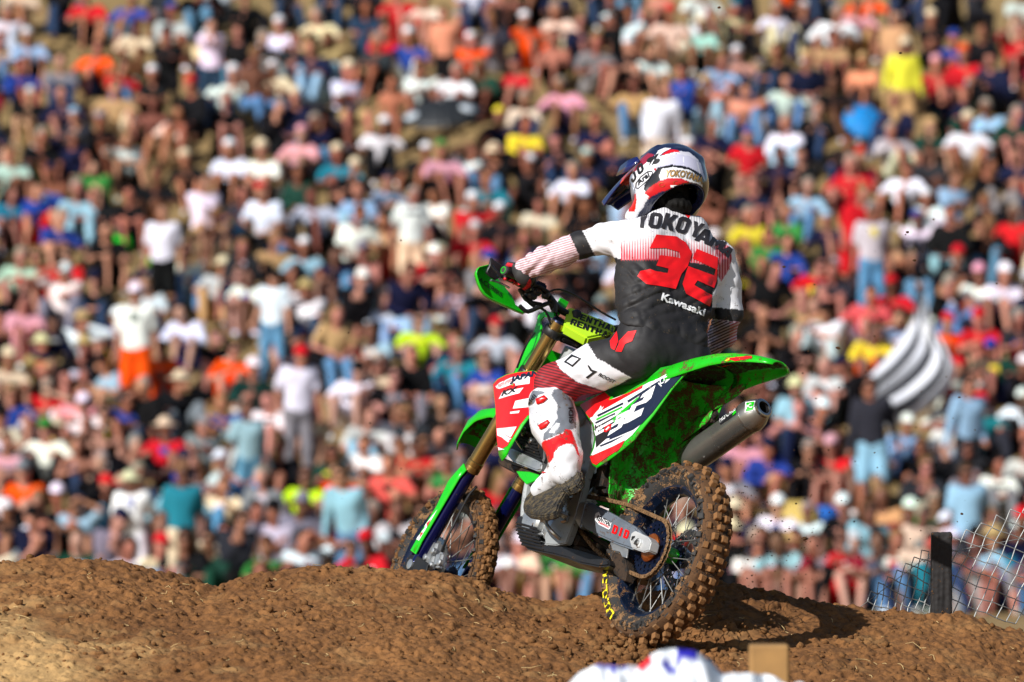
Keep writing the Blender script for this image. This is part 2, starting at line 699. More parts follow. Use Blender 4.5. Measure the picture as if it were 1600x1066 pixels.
def _oct(x0, y0, x1, y1, c, d=None):
    d = c if d is None else d
    return [(x0 + c, y0), (x1 - c, y0), (x1, y0 + d), (x1, y1 - d), (x1 - c, y1), (x0 + c, y1), (x0, y1 - d), (x0, y0 + d)]
BLOCK = {
    'Y': ([(0, 1), (.34, 1), (.5, .70), (.66, 1), (1, 1), (.68, .44), (.68, 0), (.32, 0), (.32, .44)], None),
    'O': (_oct(0, 0, 1, 1, .22, .16), _oct(.33, .22, .67, .78, .06, .05)[::-1]),
    'K': ([(0, 0), (0, 1), (.34, 1), (.34, .64), (.62, 1), (1, 1), (.64, .52), (1, 0), (.62, 0), (.34, .38), (.34, 0)], None),
    'A': ([(0, 0), (.30, 1), (.70, 1), (1, 0), (.68, 0), (.63, .18), (.37, .18), (.32, 0)], [(.43, .40), (.5, .70), (.57, .40)]),
    'M': ([(0, 0), (0, 1), (.30, 1), (.5, .62), (.70, 1), (1, 1), (1, 0), (.70, 0), (.70, .48), (.5, .16), (.30, .48), (.30, 0)], None),
    '1': ([(.25, 0), (.25, .72), (.05, .66), (.05, .84), (.45, 1), (.68, 1), (.68, 0)], None),
    '0': (_oct(0, 0, 1, 1, .25, .18), _oct(.34, .22, .66, .78, .08, .06)[::-1]),
    'D': ([(0, 0), (0, 1), (.75, 1), (1, .82), (1, .18), (.75, 0)], [(.34, .24), (.66, .24), (.66, .76), (.34, .76)]),
    'I': ([(.3, 0), (.3, 1), (.7, 1), (.7, 0)], None),
    'R': ([(0, 0), (0, 1), (.8, 1), (1, .85), (1, .5), (.85, .38), (1, 0), (.66, 0), (.54, .34), (.32, .34), (.32, 0)], [(.32, .56), (.32, .78), (.68, .78), (.68, .56)][::-1]),
    'E': ([(0, 0), (0, 1), (1, 1), (1, .77), (.34, .77), (.34, .62), (.9, .62), (.9, .40), (.34, .40), (.34, .23), (1, .23), (1, 0)], None),
    'N': ([(0, 0), (0, 1), (.32, 1), (.68, .44), (.68, 1), (1, 1), (1, 0), (.68, 0), (.32, .56), (.32, 0)], None),
    'T': ([(0, 1), (1, 1), (1, .76), (.67, .76), (.67, 0), (.33, 0), (.33, .76), (0, .76)], None),
    'H': ([(0, 0), (0, 1), (.33, 1), (.33, .62), (.67, .62), (.67, 1), (1, 1), (1, 0), (.67, 0), (.67, .38), (.33, .38), (.33, 0)], None),
    'L': ([(0, 0), (0, 1), (.34, 1), (.34, .24), (1, .24), (1, 0)], None),
}
def block_on(s, p0, p1, h, bvh, matl, parent, up=None, gap=.16, slant=0.0, name='lettering', off=.002, maxe=5):
    """a word in block capitals between the photo-plane points p0 and p1"""
    p0, p1 = A(*p0), A(*p1); ax = p1 - p0
    if up is None: up = A(ax[1], -ax[0]) / np.linalg.norm(ax)
    up = unit(A(*up)) * h
    w = 1 / (len(s) + gap * (len(s) - 1))
    for i, ch in enumerate(s):
        o, hole = BLOCK[ch]
        f = lambda q: tuple(p0 + ax * ((q[0] + i * (1 + gap)) * w) + (up + ax * w * slant) * q[1])
        shape_on([f(q) for q in o], bvh, matl, parent, off=off, name=name, maxe=maxe, hole=[f(q) for q in hole] if hole else None)
# ------------------------------------------------------------ ground
def ground_material(name, base, dark, light, scale, dry=False):
    m = bpy.data.materials.new(name)
    nt, N, Lk = nodes_of(m)
    out = N.new('ShaderNodeOutputMaterial'); p = N.new('ShaderNodeBsdfPrincipled')
    Lk.new(p.outputs[0], out.inputs[0]); p.inputs['Roughness'].default_value = .92
    p.inputs['Specular IOR Level'].default_value = .25
    tc = N.new('ShaderNodeTexCoord')
    n1 = N.new('ShaderNodeTexNoise'); n1.inputs['Scale'].default_value = scale; n1.inputs['Detail'].default_value = 6
    n2 = N.new('ShaderNodeTexNoise'); n2.inputs['Scale'].default_value = scale * 22; n2.inputs['Detail'].default_value = 5
    n2.inputs['Roughness'].default_value = .65
    for n in (n1, n2): Lk.new(tc.outputs['Object'], n.inputs['Vector'])
    r1 = N.new('ShaderNodeValToRGB')
    r1.color_ramp.elements[0].position = .32; r1.color_ramp.elements[0].color = (*base, 1)
    r1.color_ramp.elements[1].position = .68; r1.color_ramp.elements[1].color = (*light, 1)
    Lk.new(n1.outputs['Fac'], r1.inputs[0])
    mr = N.new('ShaderNodeMapRange'); mr.inputs['From Min'].default_value = .42; mr.inputs['From Max'].default_value = .7
    mr.inputs['To Max'].default_value = .75
    Lk.new(n2.outputs['Fac'], mr.inputs['Value'])
    mx = N.new('ShaderNodeMix'); mx.data_type = 'RGBA'
    Lk.new(mr.outputs[0], mx.inputs['Factor']); Lk.new(r1.outputs[0], mx.inputs['A']); mx.inputs['B'].default_value = (*dark, 1)
    res = mx.outputs['Result']
    if dry:
        da = N.new('ShaderNodeAttribute'); da.attribute_name = 'dry'
        md = N.new('ShaderNodeMix'); md.data_type = 'RGBA'
        Lk.new(da.outputs['Fac'], md.inputs['Factor']); Lk.new(res, md.inputs['A']); md.inputs['B'].default_value = (*srgb(190, 154, 102), 1)
        res = md.outputs['Result']
    Lk.new(res, p.inputs['Base Color'])
    n3 = N.new('ShaderNodeTexNoise'); n3.inputs['Scale'].default_value = scale * 90; n3.inputs['Detail'].default_value = 5
    Lk.new(tc.outputs['Object'], n3.inputs['Vector'])
    bp = N.new('ShaderNodeBump'); bp.inputs['Strength'].default_value = .7; bp.inputs['Distance'].default_value = .004
    Lk.new(n3.outputs['Fac'], bp.inputs['Height']); Lk.new(bp.outputs[0], p.inputs['Normal'])
    return m

M_DIRT = ground_material('track_dirt', srgb(116, 78, 44), srgb(64, 41, 24), srgb(144, 100, 58), 1.5, dry=True)
M_CLOD = ground_material('loose_dirt', srgb(120, 82, 46), srgb(72, 47, 27), srgb(146, 104, 62), 9)
M_DAMP = ground_material('damp_dirt', srgb(70, 50, 34), srgb(40, 28, 20), srgb(96, 68, 44), 9)
M_HILL = ground_material('dry_slope', srgb(142, 118, 80), srgb(104, 98, 54), srgb(164, 134, 94), .55)

CREST_X = [-400, 0, 75, 150, 200, 250, 300, 340, 375, 425, 475, 550, 625, 700, 750, 800, 860, 900, 940, 1000, 1060, 1140, 1180, 1220, 1262, 1312, 1361, 1417, 1459, 1516, 1558, 1583, 1600, 2000]
CREST_Y = [880, 877, 870, 867, 875, 885, 895, 907, 897, 890, 885, 890, 895, 897, 912, 927, 939, 934, 929, 926, 922, 922, 925, 931, 940, 942, 950, 955, 958, 962, 975, 981, 984, 990]

def base_height(x, y):
    """track surface before clods, world metres"""
    D = 20.7
    px = 800 + x / D * FPX
    dd = np.maximum(D - y, 0)
    cy = np.interp(px + dd * 40, CREST_X, CREST_Y) + 4
    mean = np.interp(px, [0, 400, 700, 900, 1600, 2000], [884, 886, 902, 930, 972, 990])
    k = np.exp(-dd * 1.3)
    cy = cy * k + mean * (1 - k)
    zc = CAMZ - (cy - 533) / FPX * D
    d = D - y                                   # > 0 towards the camera
    front = zc - .155 * np.maximum(d, 0) - .035 * np.clip(d, 0, .25)
    # wheel rut and berm on the left of the rut
    front = front - .03 * np.exp(-((x - .47 - .12 * d) / .12) ** 2) * np.clip(d * 2, 0, 1)
    b = np.maximum(-d, 0)
    back = zc - .08 * b - .55 * b ** 2 / (b + .25)
    z = np.where(d > 0, front, back)
    # blend to a common level lower down
    return z

def fine_grid():
    hx, hy = .0052, .0062
    xs = np.arange(-2.25, 2.25, hx)
    ys = np.concatenate([np.arange(18.3, 20.98, hy), np.arange(21.0, 22.6, .03)])
    X, Y = np.meshgrid(xs, ys, indexing='ij')
    Z = base_height(X, Y)
    P3 = np.stack([X, Y, X * 0], -1)
    Z = Z + .024 * fbm(P3, 1.8, 3, 1) + .007 * fbm(P3, 7, 4, 5)
    # clods stamped into the surface
    add = np.zeros_like(Z)
    rng = np.random.default_rng(11)
    N = 42000
    cx = rng.uniform(-2.2, 2.2, N); cy = rng.uniform(18.4, 20.95, N)
    cr = np.minimum(.0034 / rng.uniform(.10, 1, N) ** .95, .024)
    dens = fbm(np.stack([cx, cy, cx * 0], -1), 2.3, 3, 9)
    keep = dens + rng.uniform(-.6, .6, N) > -.35
    smooth_patch = (cx < -1.55) & (cy < 19.9)
    keep &= ~smooth_patch | (rng.random(N) < .25)
    th = rng.uniform(0, pi, N); ec = rng.uniform(.6, 1, N); hh = rng.uniform(.35, .8, N)
    nx, ny = Z.shape
    nyf = int((20.98 - 18.3) / hy)
    for k in np.nonzero(keep)[0]:
        r = cr[k]
        i0 = int((cx[k] - r + 2.25) / hx); i1 = int((cx[k] + r + 2.25) / hx) + 2
        j0 = int((cy[k] - r - 18.3) / hy); j1 = int((cy[k] + r - 18.3) / hy) + 2
        if i0 < 0 or j0 < 0 or i1 > nx or j1 > nyf: continue
        dx = X[i0:i1, j0:j1] - cx[k]; dy = Y[i0:i1, j0:j1] - cy[k]
        c, s = cos(th[k]), sin(th[k])
        u = (dx * c + dy * s) / r; v = (-dx * s + dy * c) / (r * ec[k])
        q = 1 - np.maximum(np.abs(u) * .5 + np.sqrt(u * u + v * v) * .5, 0) ** 2
        hgt = np.where(q > 0, np.sqrt(np.maximum(q, 0)) * r * hh[k], 0)
        add[i0:i1, j0:j1] = np.maximum(add[i0:i1, j0:j1], hgt)
    jf = .9 + .5 * noise(P3, 60, 3)
    Z = Z + add * jf + .0025 * fbm(P3, 45, 2, 7)
    pits = np.clip(fbm(P3, 17, 3, 61) - .42, 0, .35) * np.clip(fbm(P3, 2.5, 2, 63) + .55, 0, 1)
    Z = Z - .085 * pits
    V = np.stack([X, Y, Z], -1).reshape(-1, 3)
    I = np.arange(nx * ny).reshape(nx, ny)
    F = np.stack([I[:-1, :-1], I[1:, :-1], I[1:, 1:], I[:-1, 1:]], -1).reshape(-1, 4)
    return V, F, X, Y, Z

GV, GF, GX, GY, GZ = fine_grid()
_dx = (GV[:, 0] + 1.95) / .62; _dy = (GV[:, 1] - 19.1) / .85
_dry = np.clip(1.3 - np.sqrt(_dx ** 2 + _dy ** 2) + .6 * fbm(GV * A(1, 1, 0), 4, 3, 44), 0, .85)
_dry = np.maximum(_dry, .35 * np.clip(fbm(GV * A(1, 1, 0), 3.3, 4, 51) - .25, 0, 1))
track = mk('track_mound', GV, GF, M_DIRT, smooth=True, attrs={'dry': _dry})
tag(track, 'brown dirt mound of the track under the motorbike', kind='structure')

def ground_at(x, y):
    i = int((x + 2.25) / .0052); j = int((y - 18.3) / .0062)
    i = min(max(i, 0), GZ.shape[0] - 1); j = min(max(j, 0), int((20.98 - 18.3) / .0062) - 1)
    return GZ[i, j]

# hillside and wide ground in one sheet reaching the horizon
def far_height(x, y):
    x = np.asarray(x, float); y = np.asarray(y, float)
    hill = -1.75 + (y - 68.0) * .42
    hill = np.minimum(hill, 12.0 + (y - 108) * .02)
    flat = -1.95 + 0 * y
    h = np.maximum(hill, flat)
    near = np.clip((23.5 - y) / 2.0, 0, 1)
    h = h * (1 - near) + near * (-2.4)
    return h

def hill_h(x, y):
    p = np.stack([np.asarray(x, float), np.asarray(y, float), np.zeros_like(np.asarray(x, float))], -1)
    return far_height(x, y) + .10 * fbm(p, .5, 2, 21) * np.clip((np.asarray(y) - 70) / 6, 0, 1)

ys = np.concatenate([np.linspace(-60, 17, 8), np.linspace(18, 68, 30), np.linspace(69, 112, 160), np.linspace(118, 900, 16)])
xs = np.concatenate([np.linspace(-600, -16, 12), np.linspace(-14, 14, 120), np.linspace(16, 600, 12)])
X, Y = np.meshgrid(xs, ys, indexing='ij')
Z = hill_h(X, Y) + .03 * noise(np.stack([X, Y, X * 0], -1), 2.5, 5) * (Y > 68)
Z = np.where((np.abs(X) > 16) | (Y < 17), np.maximum(Z, -2.4) * 1.0, Z)
V = np.stack([X, Y, Z], -1).reshape(-1, 3)
I = np.arange(V.shape[0]).reshape(X.shape)
F = np.stack([I[:-1, :-1], I[1:, :-1], I[1:, 1:], I[:-1, 1:]], -1).reshape(-1, 4)
hill = mk('hillside_ground', V, F, M_HILL)
tag(hill, 'dry trodden slope where the spectators sit', kind='structure')

# skirt of the mound: joins the fine sheet to the low ground on all sides
g = G()
nx, ny = GX.shape
def skirt(line, out):
    line = np.array(line)
    low = line + out; low[:, 2] = -2.45
    rows = [line, low]
    g.add(*loft(rows))
E1 = np.stack([GX, GY, GZ], -1)
st = 4
skirt(E1[::st, 0] - A(0, 0, .002), A(0, -6, 0)); skirt(E1[::st, -1] - A(0, 0, .002), A(0, 3, 0))
skirt(E1[0, ::st] - A(0, 0, .002), A(-5, 0, 0)); skirt(E1[-1, ::st] - A(0, 0, .002), A(5, 0, 0))
for (a, b, oa, ob) in ((E1[0, 0], E1[0, 0], A(0, -6, 0), A(-5, 0, 0)), (E1[-1, 0], E1[-1, 0], A(0, -6, 0), A(5, 0, 0)),
                       (E1[0, -1], E1[0, -1], A(0, 3, 0), A(-5, 0, 0)), (E1[-1, -1], E1[-1, -1], A(0, 3, 0), A(5, 0, 0))):
    p = a + oa; q = a + ob; p = A(p[0], p[1], -2.45); q = A(q[0], q[1], -2.45)
    g.add([a, p, q], [(0, 1, 2)])
tag(g.build('mound_bank', M_DIRT, smooth=False), kind='structure')

def lump_mesh(seed, n=1):
    bm = bmesh.new()
    bmesh.ops.create_icosphere(bm, subdivisions=n, radius=1)
    V, F = bm_arrays(bm)
    r = 1 + .55 * noise(V, 1.1, seed) + .25 * noise(V, 2.7, seed + 5)
    V = V * r[:, None] * A(1, .8, .65)
    return V, F

def scatter_lumps(n, fn, seed, level=1):
    rng = np.random.default_rng(seed)
    lib = [lump_mesh(s, level) for s in range(8)]
    Vs, Fs, o = [], [], 0
    for k in range(n):
        pr = fn(rng)
        if pr is None: continue
        c, s = pr
        V, F = lib[k % 8]
        a, b = rng.uniform(0, 2 * pi, 2)
        Rz = A(cos(a), -sin(a), 0, sin(a), cos(a), 0, 0, 0, 1).reshape(3, 3)
        Rx = A(1, 0, 0, 0, cos(b), -sin(b), 0, sin(b), cos(b)).reshape(3, 3)
        Vs.append(V @ (Rx @ Rz) * s + c); Fs.append(np.array(F) + o); o += len(V)
    return np.concatenate(Vs), np.concatenate(Fs)

def on_track(rng):
    x = rng.uniform(-2.0, 2.0); y = rng.uniform(18.9, 20.85)
    if noise(A(x, y, 0)[None], 3.1, 2)[0] < -.1 and rng.random() < .7: return None
    s = min(.0028 / rng.uniform(.08, 1) ** .8, .018)
    return A(x, y, ground_at(x, y) + s * .25), s
V, F = scatter_lumps(3000, on_track, 5, 1)
tag(mk('loose_dirt', V, F, M_CLOD, smooth=False), 'loose crumbs and clods of brown soil over the mound', kind='stuff')

_ct = W(A(0, 0, -.33)) if 'bO' in globals() else None
def churn(rng):
    a = rng.uniform(0, 2 * pi); r = abs(rng.normal(0, .20))
    x = _ct[0] + cos(a) * r * 1.3 + .06; y = _ct[1] + sin(a) * r - .02
    s = min(.0045 / rng.uniform(.15, 1), .020)
    return A(x, y, ground_at(x, y) + s * .3), s
V, F = scatter_lumps(700, churn, 15, 1)
tag(mk('churned_dirt', V, F, M_CLOD, smooth=False), 'soil broken up round the rear wheel', kind='stuff')

# bits of straw trodden into the soil
g = G()
rng = np.random.default_rng(8)
for k in range(150):
    x = rng.uniform(-1.95, 1.95); y = rng.uniform(18.95, 20.75)
    a = rng.uniform(0, pi); l = rng.uniform(.012, .04) if k % 9 else rng.uniform(.06, .13)
    pts = []
    for t in np.linspace(-.5, .5, 4):
        xx = x + cos(a + t) * l * t; yy = y + sin(a + t) * l * t
        pts.append(A(xx, yy, ground_at(xx, yy) + .006))
    g.add(*tube(pts, .0011, 4))
M_STRAW = mat('straw', srgb(205, 178, 124), rough=.8, var=.2, vscale=5)
tag(g.build('straw_bits', M_STRAW), 'pale straw stalks scattered in the dirt', kind='stuff')

# ------------------------------------------------------------ fence at the right
M_POST = mat('burnt_wood', srgb(32, 29, 29), rough=.75, var=.45, vscale=30, mud=.26, mscale=20)
M_WIRE = mat('galvanised_wire', srgb(176, 178, 176), rough=.45, metal=.5, var=.2, vscale=30)
fence = empty('wire_fence', P(1471, 957, 20.78))
tag(fence, 'torn chain-link fence on a black wooden post behind the mound crest', 'fence')
pd = P(1471, 960, 20.80)
tp = P(1471, 832, 20.80)
pc_ = (pd + tp) / 2 - A(0, 0, .12); ph_ = tp[2] - pd[2] + .24
def f_post(p):
    d = sd_box(p, pc_, (.074, .074, ph_), None, .004)
    return d + (.0030 * noise((p * A(1, 1, .08)).reshape(-1, 3), 75, 3) + .0018 * noise(p.reshape(-1, 3), 60, 4)).reshape(d.shape)
V, F = snet(f_post, pc_ - A(.05, .05, ph_ / 2 + .01), pc_ + A(.05, .05, ph_ / 2 + .01), .004)
mk('post', V, F, M_POST, fence, smooth=False)
tops = [(1606, 783), (1578, 796), (1555.5, 806), (1532.6, 816), (1509.6, 828), (1487, 838.5), (1464, 849), (1442, 859), (1428, 869), (1415, 879), (1400.5, 890.6), (1386, 900.7), (1372, 912), (1360, 925), (1345, 934)]
rng = np.random.default_rng(2)
tops = [(1632, 772)] + tops
for i in range(len(tops) - 1):
    T = A(*tops[i]); an = T - A(*tops[i + 1])           # towards the right neighbour
    sag = A(8, 23) * (1.0 if i < 8 else .86)
    d1 = (sag + an) / 2; d2 = (sag - an) / 2
    yend = np.interp(T[0], CREST_X, CREST_Y) + 14
    for fam in (0, 1):
        p = T.copy(); pts = []; k = 0
        while p[1] < yend and k < 22:
            wob = A(1.6 * noise(A(p[0], p[1], 0)[None], .035, 4)[0], 2.0 * noise(A(p[0], p[1], 3)[None], .03, 6)[0]) * 2
            dep = 20.86 + (.006 if (k + fam) % 2 else -.006) + .05 * noise(A(p[0], p[1], 0)[None], .012, 8)[0]
            pts.append(P(*(p + wob), dep))
            p = p + (d1 if (k + fam) % 2 == 0 else d2); k += 1
        if len(pts) < 2: continue
        q = []
        for a, b in zip(pts[:-1], pts[1:]):
            q += [a, a * .85 + b * .15, a * .15 + b * .85]
        q.append(pts[-1])
        V, F = tube(q, .0021, 6)
        mk('wire', V, F, M_WIRE, fence)
V, F = tube([P(1345, 948, 20.9), P(1440, 876, 20.86), P(1490, 861, 20.86), P(1610, 839, 20.86)], .0015, 6)
mk('strand', V, F, M_WIRE, fence)

# ------------------------------------------------------------ foreground banner and stake
DC = 14.2
topx = [870, 890, 905, 935, 975, 1000, 1018, 1040, 1062, 1090, 1110, 1130, 1160, 1200, 1215, 1235, 1252, 1262, 1275, 1330]
topy = [t_ + 9 for t_ in [1080, 1064, 1048, 1034, 1036, 1034, 1018, 1011, 1010, 1014, 1025, 1045, 1044, 1042, 1048, 1062, 1058, 1070, 1085, 1110]]
nu, nv = 150, 46
U_, V_ = np.meshgrid(np.linspace(870, 1330, nu), np.linspace(0, 1, nv), indexing='ij')
pts = np.zeros((nu, nv, 3))
for i in range(nu):
    px = U_[i, 0]
    ty = np.interp(px, topx, topy)
    t = P(px, ty, DC)
    for j in range(nv):
        v = V_[i, j]
        pts[i, j] = t + A(0, -.10 * sin(min(v * 5, 1.57)) - .03 * v, -.95 * v + .02 * sin(min(v * 12, 3.1)))
pn = pts.reshape(-1, 3)
fold = .045 * (1 - 2 * np.abs(fbm(pn * A(1, 1, .6), 6, 3, 31))) + .016 * (1 - 2 * np.abs(noise(pn * A(1, 1, .5), 22, 4)))
pn = pn + A(0, -1, .2) * fold[:, None]
px2 = to_px(pts.reshape(-1, 3)) - A(0, 10)
colr = np.tile(A(*srgb(226, 233, 240)), (len(px2), 1))
blue = A(*srgb(38, 34, 168)); red = A(*srgb(226, 24, 44))
for poly, c in (([(930, 1030), (960, 1032), (985, 1035), (985, 1043), (965, 1041), (960, 1047), (945, 1040), (932, 1039)], blue),
                ([(992, 1036), (1003, 1024), (1016, 1013), (1020, 1034), (1012, 1042), (998, 1043)], red),
                ([(1032, 1030), (1040, 1024), (1050, 1036), (1064, 1026), (1052, 1050), (1044, 1050)], blue),
                ([(1056, 1008), (1084, 1008), (1090, 1016), (1086, 1030), (1078, 1026), (1064, 1028), (1054, 1018)], blue)):
    colr[in_poly(px2, poly)] = c
I = np.arange(nu * nv).reshape(nu, nv)
F = np.stack([I[:-1, :-1], I[1:, :-1], I[1:, 1:], I[:-1, 1:]], -1).reshape(-1, 4)
M_CLOTHV = mat('banner_cloth', (1, 1, 1), rough=.6, var=.05, attr=True)
o = mk('banner', pn, F, M_CLOTHV, col=colr)
solid(o, .004)
tag(o, 'crumpled white banner with blue and red print in the blurred foreground', 'banner')
sc_, scc = P(1204, 1009, 15.4), None
V, F = box(P(1203, 1009, 15.4) + A(0, .06, -.60), (.107, .107, 1.2), bev=.006)
M_STAKE = mat('raw_timber', srgb(160, 122, 72), rough=.7, var=.25, vscale=12, bump=.3, bscale=50)
o = mk('wooden_stake', V, F, M_STAKE, smooth=False)
tag(o, 'square yellowish timber stake standing behind the white banner', 'stake')

# ------------------------------------------------------------ dirt thrown up by the wheel
def fly(rng, big=False):
    u_ = rng.random()
    if u_ < .35:
        px = 1150 + abs(rng.normal(0, 70)); py = rng.uniform(760, 960)
    elif u_ < .7:
        px = rng.normal(1250, 110); py = rng.normal(760, 130)
    else:
        px = rng.uniform(500, 1560); py = rng.uniform(330, 930)
    if 700 < px < 1130 and 200 < py < 1000 and not rng.random() < .15: return None
    if py > np.interp(px, CREST_X, CREST_Y) + 20: return None
    D = rng.uniform(19.7, 21.0)
    return P(px, py, D), 0
rng = np.random.default_rng(21)
sp = lambda r: (lambda q: None if q is None else (q[0], min(.0010 / r.uniform(.2, 1), .004)))(fly(r))
V, F = scatter_lumps(900, sp, 22, 1)
tag(mk('dirt_spray', V, F, M_DAMP, smooth=False), 'fine specks of dirt flying in the air behind the bike', kind='stuff')
big = [(1258, 842, .011, 'largest clod of dirt in mid-air right of the rear wheel'), (1310, 544, .008, 'dark clod in the air above the striped flag side, right of the fender'),
       (1225, 417, .006, 'small dark clod flying right of the rider elbow'), (1124, 12, .006, 'dark clod high in the air above the helmet'),
       (1429, 407, .0065, 'dark clod flying above and right of the striped flag'), (1407, 83, .006, 'dark clod at the top right in the air'),
       (1503, 803, .006, 'dark clod in the air above the black fence post'), (1499, 621, .005, 'clod flying right beside the striped flag'),
       (1418, 363, .006, 'clod of dirt in the air high above the flag tip')]
for px, py, s, lab in big:
    V, F = lump_mesh(int(px), 2)
    c = P(px, py, 20.4)
    o = mk('dirt_clod', V * s, F, M_DAMP, origin=None, smooth=False, world=False)
    o.location = c
    tag(o, lab, 'clod', 'dirt clods in the air')
# ============================================================ motorbike
GREEN = srgb(26, 190, 22)
M_GREEN = mat('green_plastic', GREEN, rough=.34, coat=.3, var=.10, mud=.36, mscale=22)
M_GREENC = mat('green_clean', GREEN, rough=.28, coat=.4, var=.05, mud=.1, mscale=16)
M_GREENM = mat('green_muddy', GREEN, rough=.45, coat=.1, var=.1, mud=.46, mscale=24, mcol=srgb(100, 74, 40))
M_GREENX = mat('green_caked_shaded', srgb(24, 120, 20), rough=.6, var=.2, mud=.56, mscale=34, mcol=srgb(48, 36, 24))
M_BLACKP = mat('black_plastic', (.012, .012, .013), rough=.42, var=.2, mud=.22, mscale=30)
M_BLACKM = mat('black_muddy', (.014, .013, .012), rough=.5, var=.3, mud=.52, mscale=30, mcol=srgb(60, 44, 30))
M_RUBBER = mat('rubber', (.022, .021, .020), rough=.7, var=.2, mud=.42, mscale=20, mcol=srgb(140, 106, 70))
M_TREAD = mat('mud_tread', (.03, .026, .022), rough=.85, var=.2, mud=.80, mscale=30, mcol=srgb(140, 98, 56))
M_GAP = mat('tread_gap_shade', (.02, .018, .016), rough=.9, var=.2, mud=.62, mscale=26, mcol=srgb(96, 66, 38))  # mud between the knobs, coloured darker to paint in the shade there
M_ALU = mat('brushed_alloy', srgb(206, 208, 208), rough=.32, metal=.8, var=.12, vscale=20, mud=.2, mscale=34)
M_GREYP = mat('grey_guard', srgb(168, 172, 172), rough=.45, metal=.25, var=.12, mud=.22, mscale=40)
M_SWING = mat('swingarm_film', srgb(124, 134, 146), rough=.35, metal=.35, var=.15, mud=.24, mscale=30)
M_STEEL = mat('steel', srgb(190, 190, 188), rough=.25, metal=.95, var=.12)
M_MUFF = mat('titanium_can', srgb(150, 148, 143), rough=.27, metal=.8, var=.12, vscale=6, mud=.16, mscale=60)
M_GOLD = mat('gold_fork', srgb(176, 142, 84), rough=.22, metal=.9, var=.08, mud=.14, mscale=50)
M_BLK = mat('bright_alloy', srgb(226, 228, 228), rough=.38, metal=.55, var=.1)
M_COPPER = mat('copper_anodised', srgb(196, 108, 52), rough=.3, metal=.85, var=.1, mud=.25, mscale=40)
M_BLUEF = mat('dark_blue_fork', srgb(18, 26, 92), rough=.12, metal=.7, var=.05, coat=.6)
M_RIM = mat('blue_black_rim', srgb(24, 38, 62), rough=.3, metal=.6, var=.2, mud=.34, mscale=24)
M_NAVY = mat('navy_alloy', srgb(22, 32, 58), rough=.3, metal=.6, var=.2, mud=.2, mscale=40)
M_SPOKE = mat('spoke_steel', srgb(150, 150, 146), rough=.5, metal=.8, var=.2, mud=.15, mscale=60)
M_CHAIN = mat('muddy_chain', srgb(140, 108, 74), rough=.6, metal=.4, var=.3, vscale=60, mud=.35, mscale=80, mcol=srgb(96, 68, 44))
M_WHITE = mat('white_print', srgb(236, 238, 240), rough=.35, var=.03, mud=.12, mscale=30)
M_REDP = mat('red_print', srgb(226, 20, 24), rough=.3, coat=.3, var=.04, mud=.12, mscale=30)
M_NAVYP = mat('navy_print', srgb(22, 34, 58), rough=.35, var=.05, mud=.12, mscale=30)
M_INK = mat('black_print', (.012, .012, .014), rough=.4, var=0)
M_YEL = mat('yellow_print', srgb(232, 214, 30), rough=.6, var=.1)
M_LIME = mat('lime_pad', srgb(188, 232, 46), rough=.45, var=.06, mud=.1)
M_SEAT = mat('green_seat', srgb(24, 168, 26), rough=.6, var=.08, bump=.3, bscale=300)
M_GLOVEK = mat('charcoal_leather', srgb(52, 52, 50), rough=.7, var=.15, bump=.4, bscale=200)

bike = empty('motocross_bike', bO, bR)
tag(bike, 'green motocross bike with red and white panels cresting the dirt mound', 'motorbike')

def L3(pts, c, axis=1):
    return [B(px, py, c, axis) for px, py in pts]

def bb(g, name, m, parent=bike, **k):
    return g.build(name, m, parent, world=False, **k)

def ring(o, ax, r, w, n, m):
    pass

# ---------------------------------------------------------------- wheels
def knob_tyre(cx, cz, R, half, rim_r, nk, rows, seed):
    """carcass + knobs about the y axis through (cx,0,cz)"""
    g = G()
    hs = [(.62, rim_r - .004), (.80, rim_r + .008), (.95, rim_r + .024), (1.0, rim_r + .042), (.97, R - .040), (.86, R - .028), (.66, R - .020), (.35, R - .016)]
    prof = [(-half * w, r) for w, r in hs] + [(0, R - .015)] + [(half * w, r) for w, r in hs[::-1]]
    V, F = lathe((cx, 0, cz), (0, 1, 0), prof, 72)
    rr = V - A(cx, 0, cz)
    V = V + (rr / (np.linalg.norm(rr, axis=1)[:, None])) * (.0025 * noise(V, 40, seed))[:, None]
    side = (V, F)
    rng = np.random.default_rng(seed)
    kn = G()
    for i in range(nk):
        for (ph, y, tilt, sx, sy, hh) in rows:
            a = (i + ph) / nk * 2 * pi
            rad = R - .016 * (1) - (abs(y) / half) ** 2.6 * .040
            er = A(cos(a), 0, sin(a)); et = A(-sin(a), 0, cos(a)); ey = A(0, 1, 0)
            t = tilt * np.sign(y) if y else 0
            n_ = er * cos(t) + ey * sin(t); s_ = ey * cos(t) - er * sin(t)
            Rm = np.stack([et, s_, n_], 1)
            V2, F2 = box((0, 0, 0), (1, 1, 1), bev=.09)
            tap = 1 - .12 * (V2[:, 2] + .5)
            V2 = V2 * A(sx * rng.uniform(.88, 1.1), sy * rng.uniform(.88, 1.1), hh * rng.uniform(.85, 1.2)) * np.stack([tap, tap, np.ones_like(tap)], 1)
            c = A(cx, 0, cz) + er * rad + ey * y
            V2 = V2 @ Rm.T + c
            V2 += .0022 * noise(V2, 110, seed)[:, None]
            kn.add(V2, F2)
    return side, kn

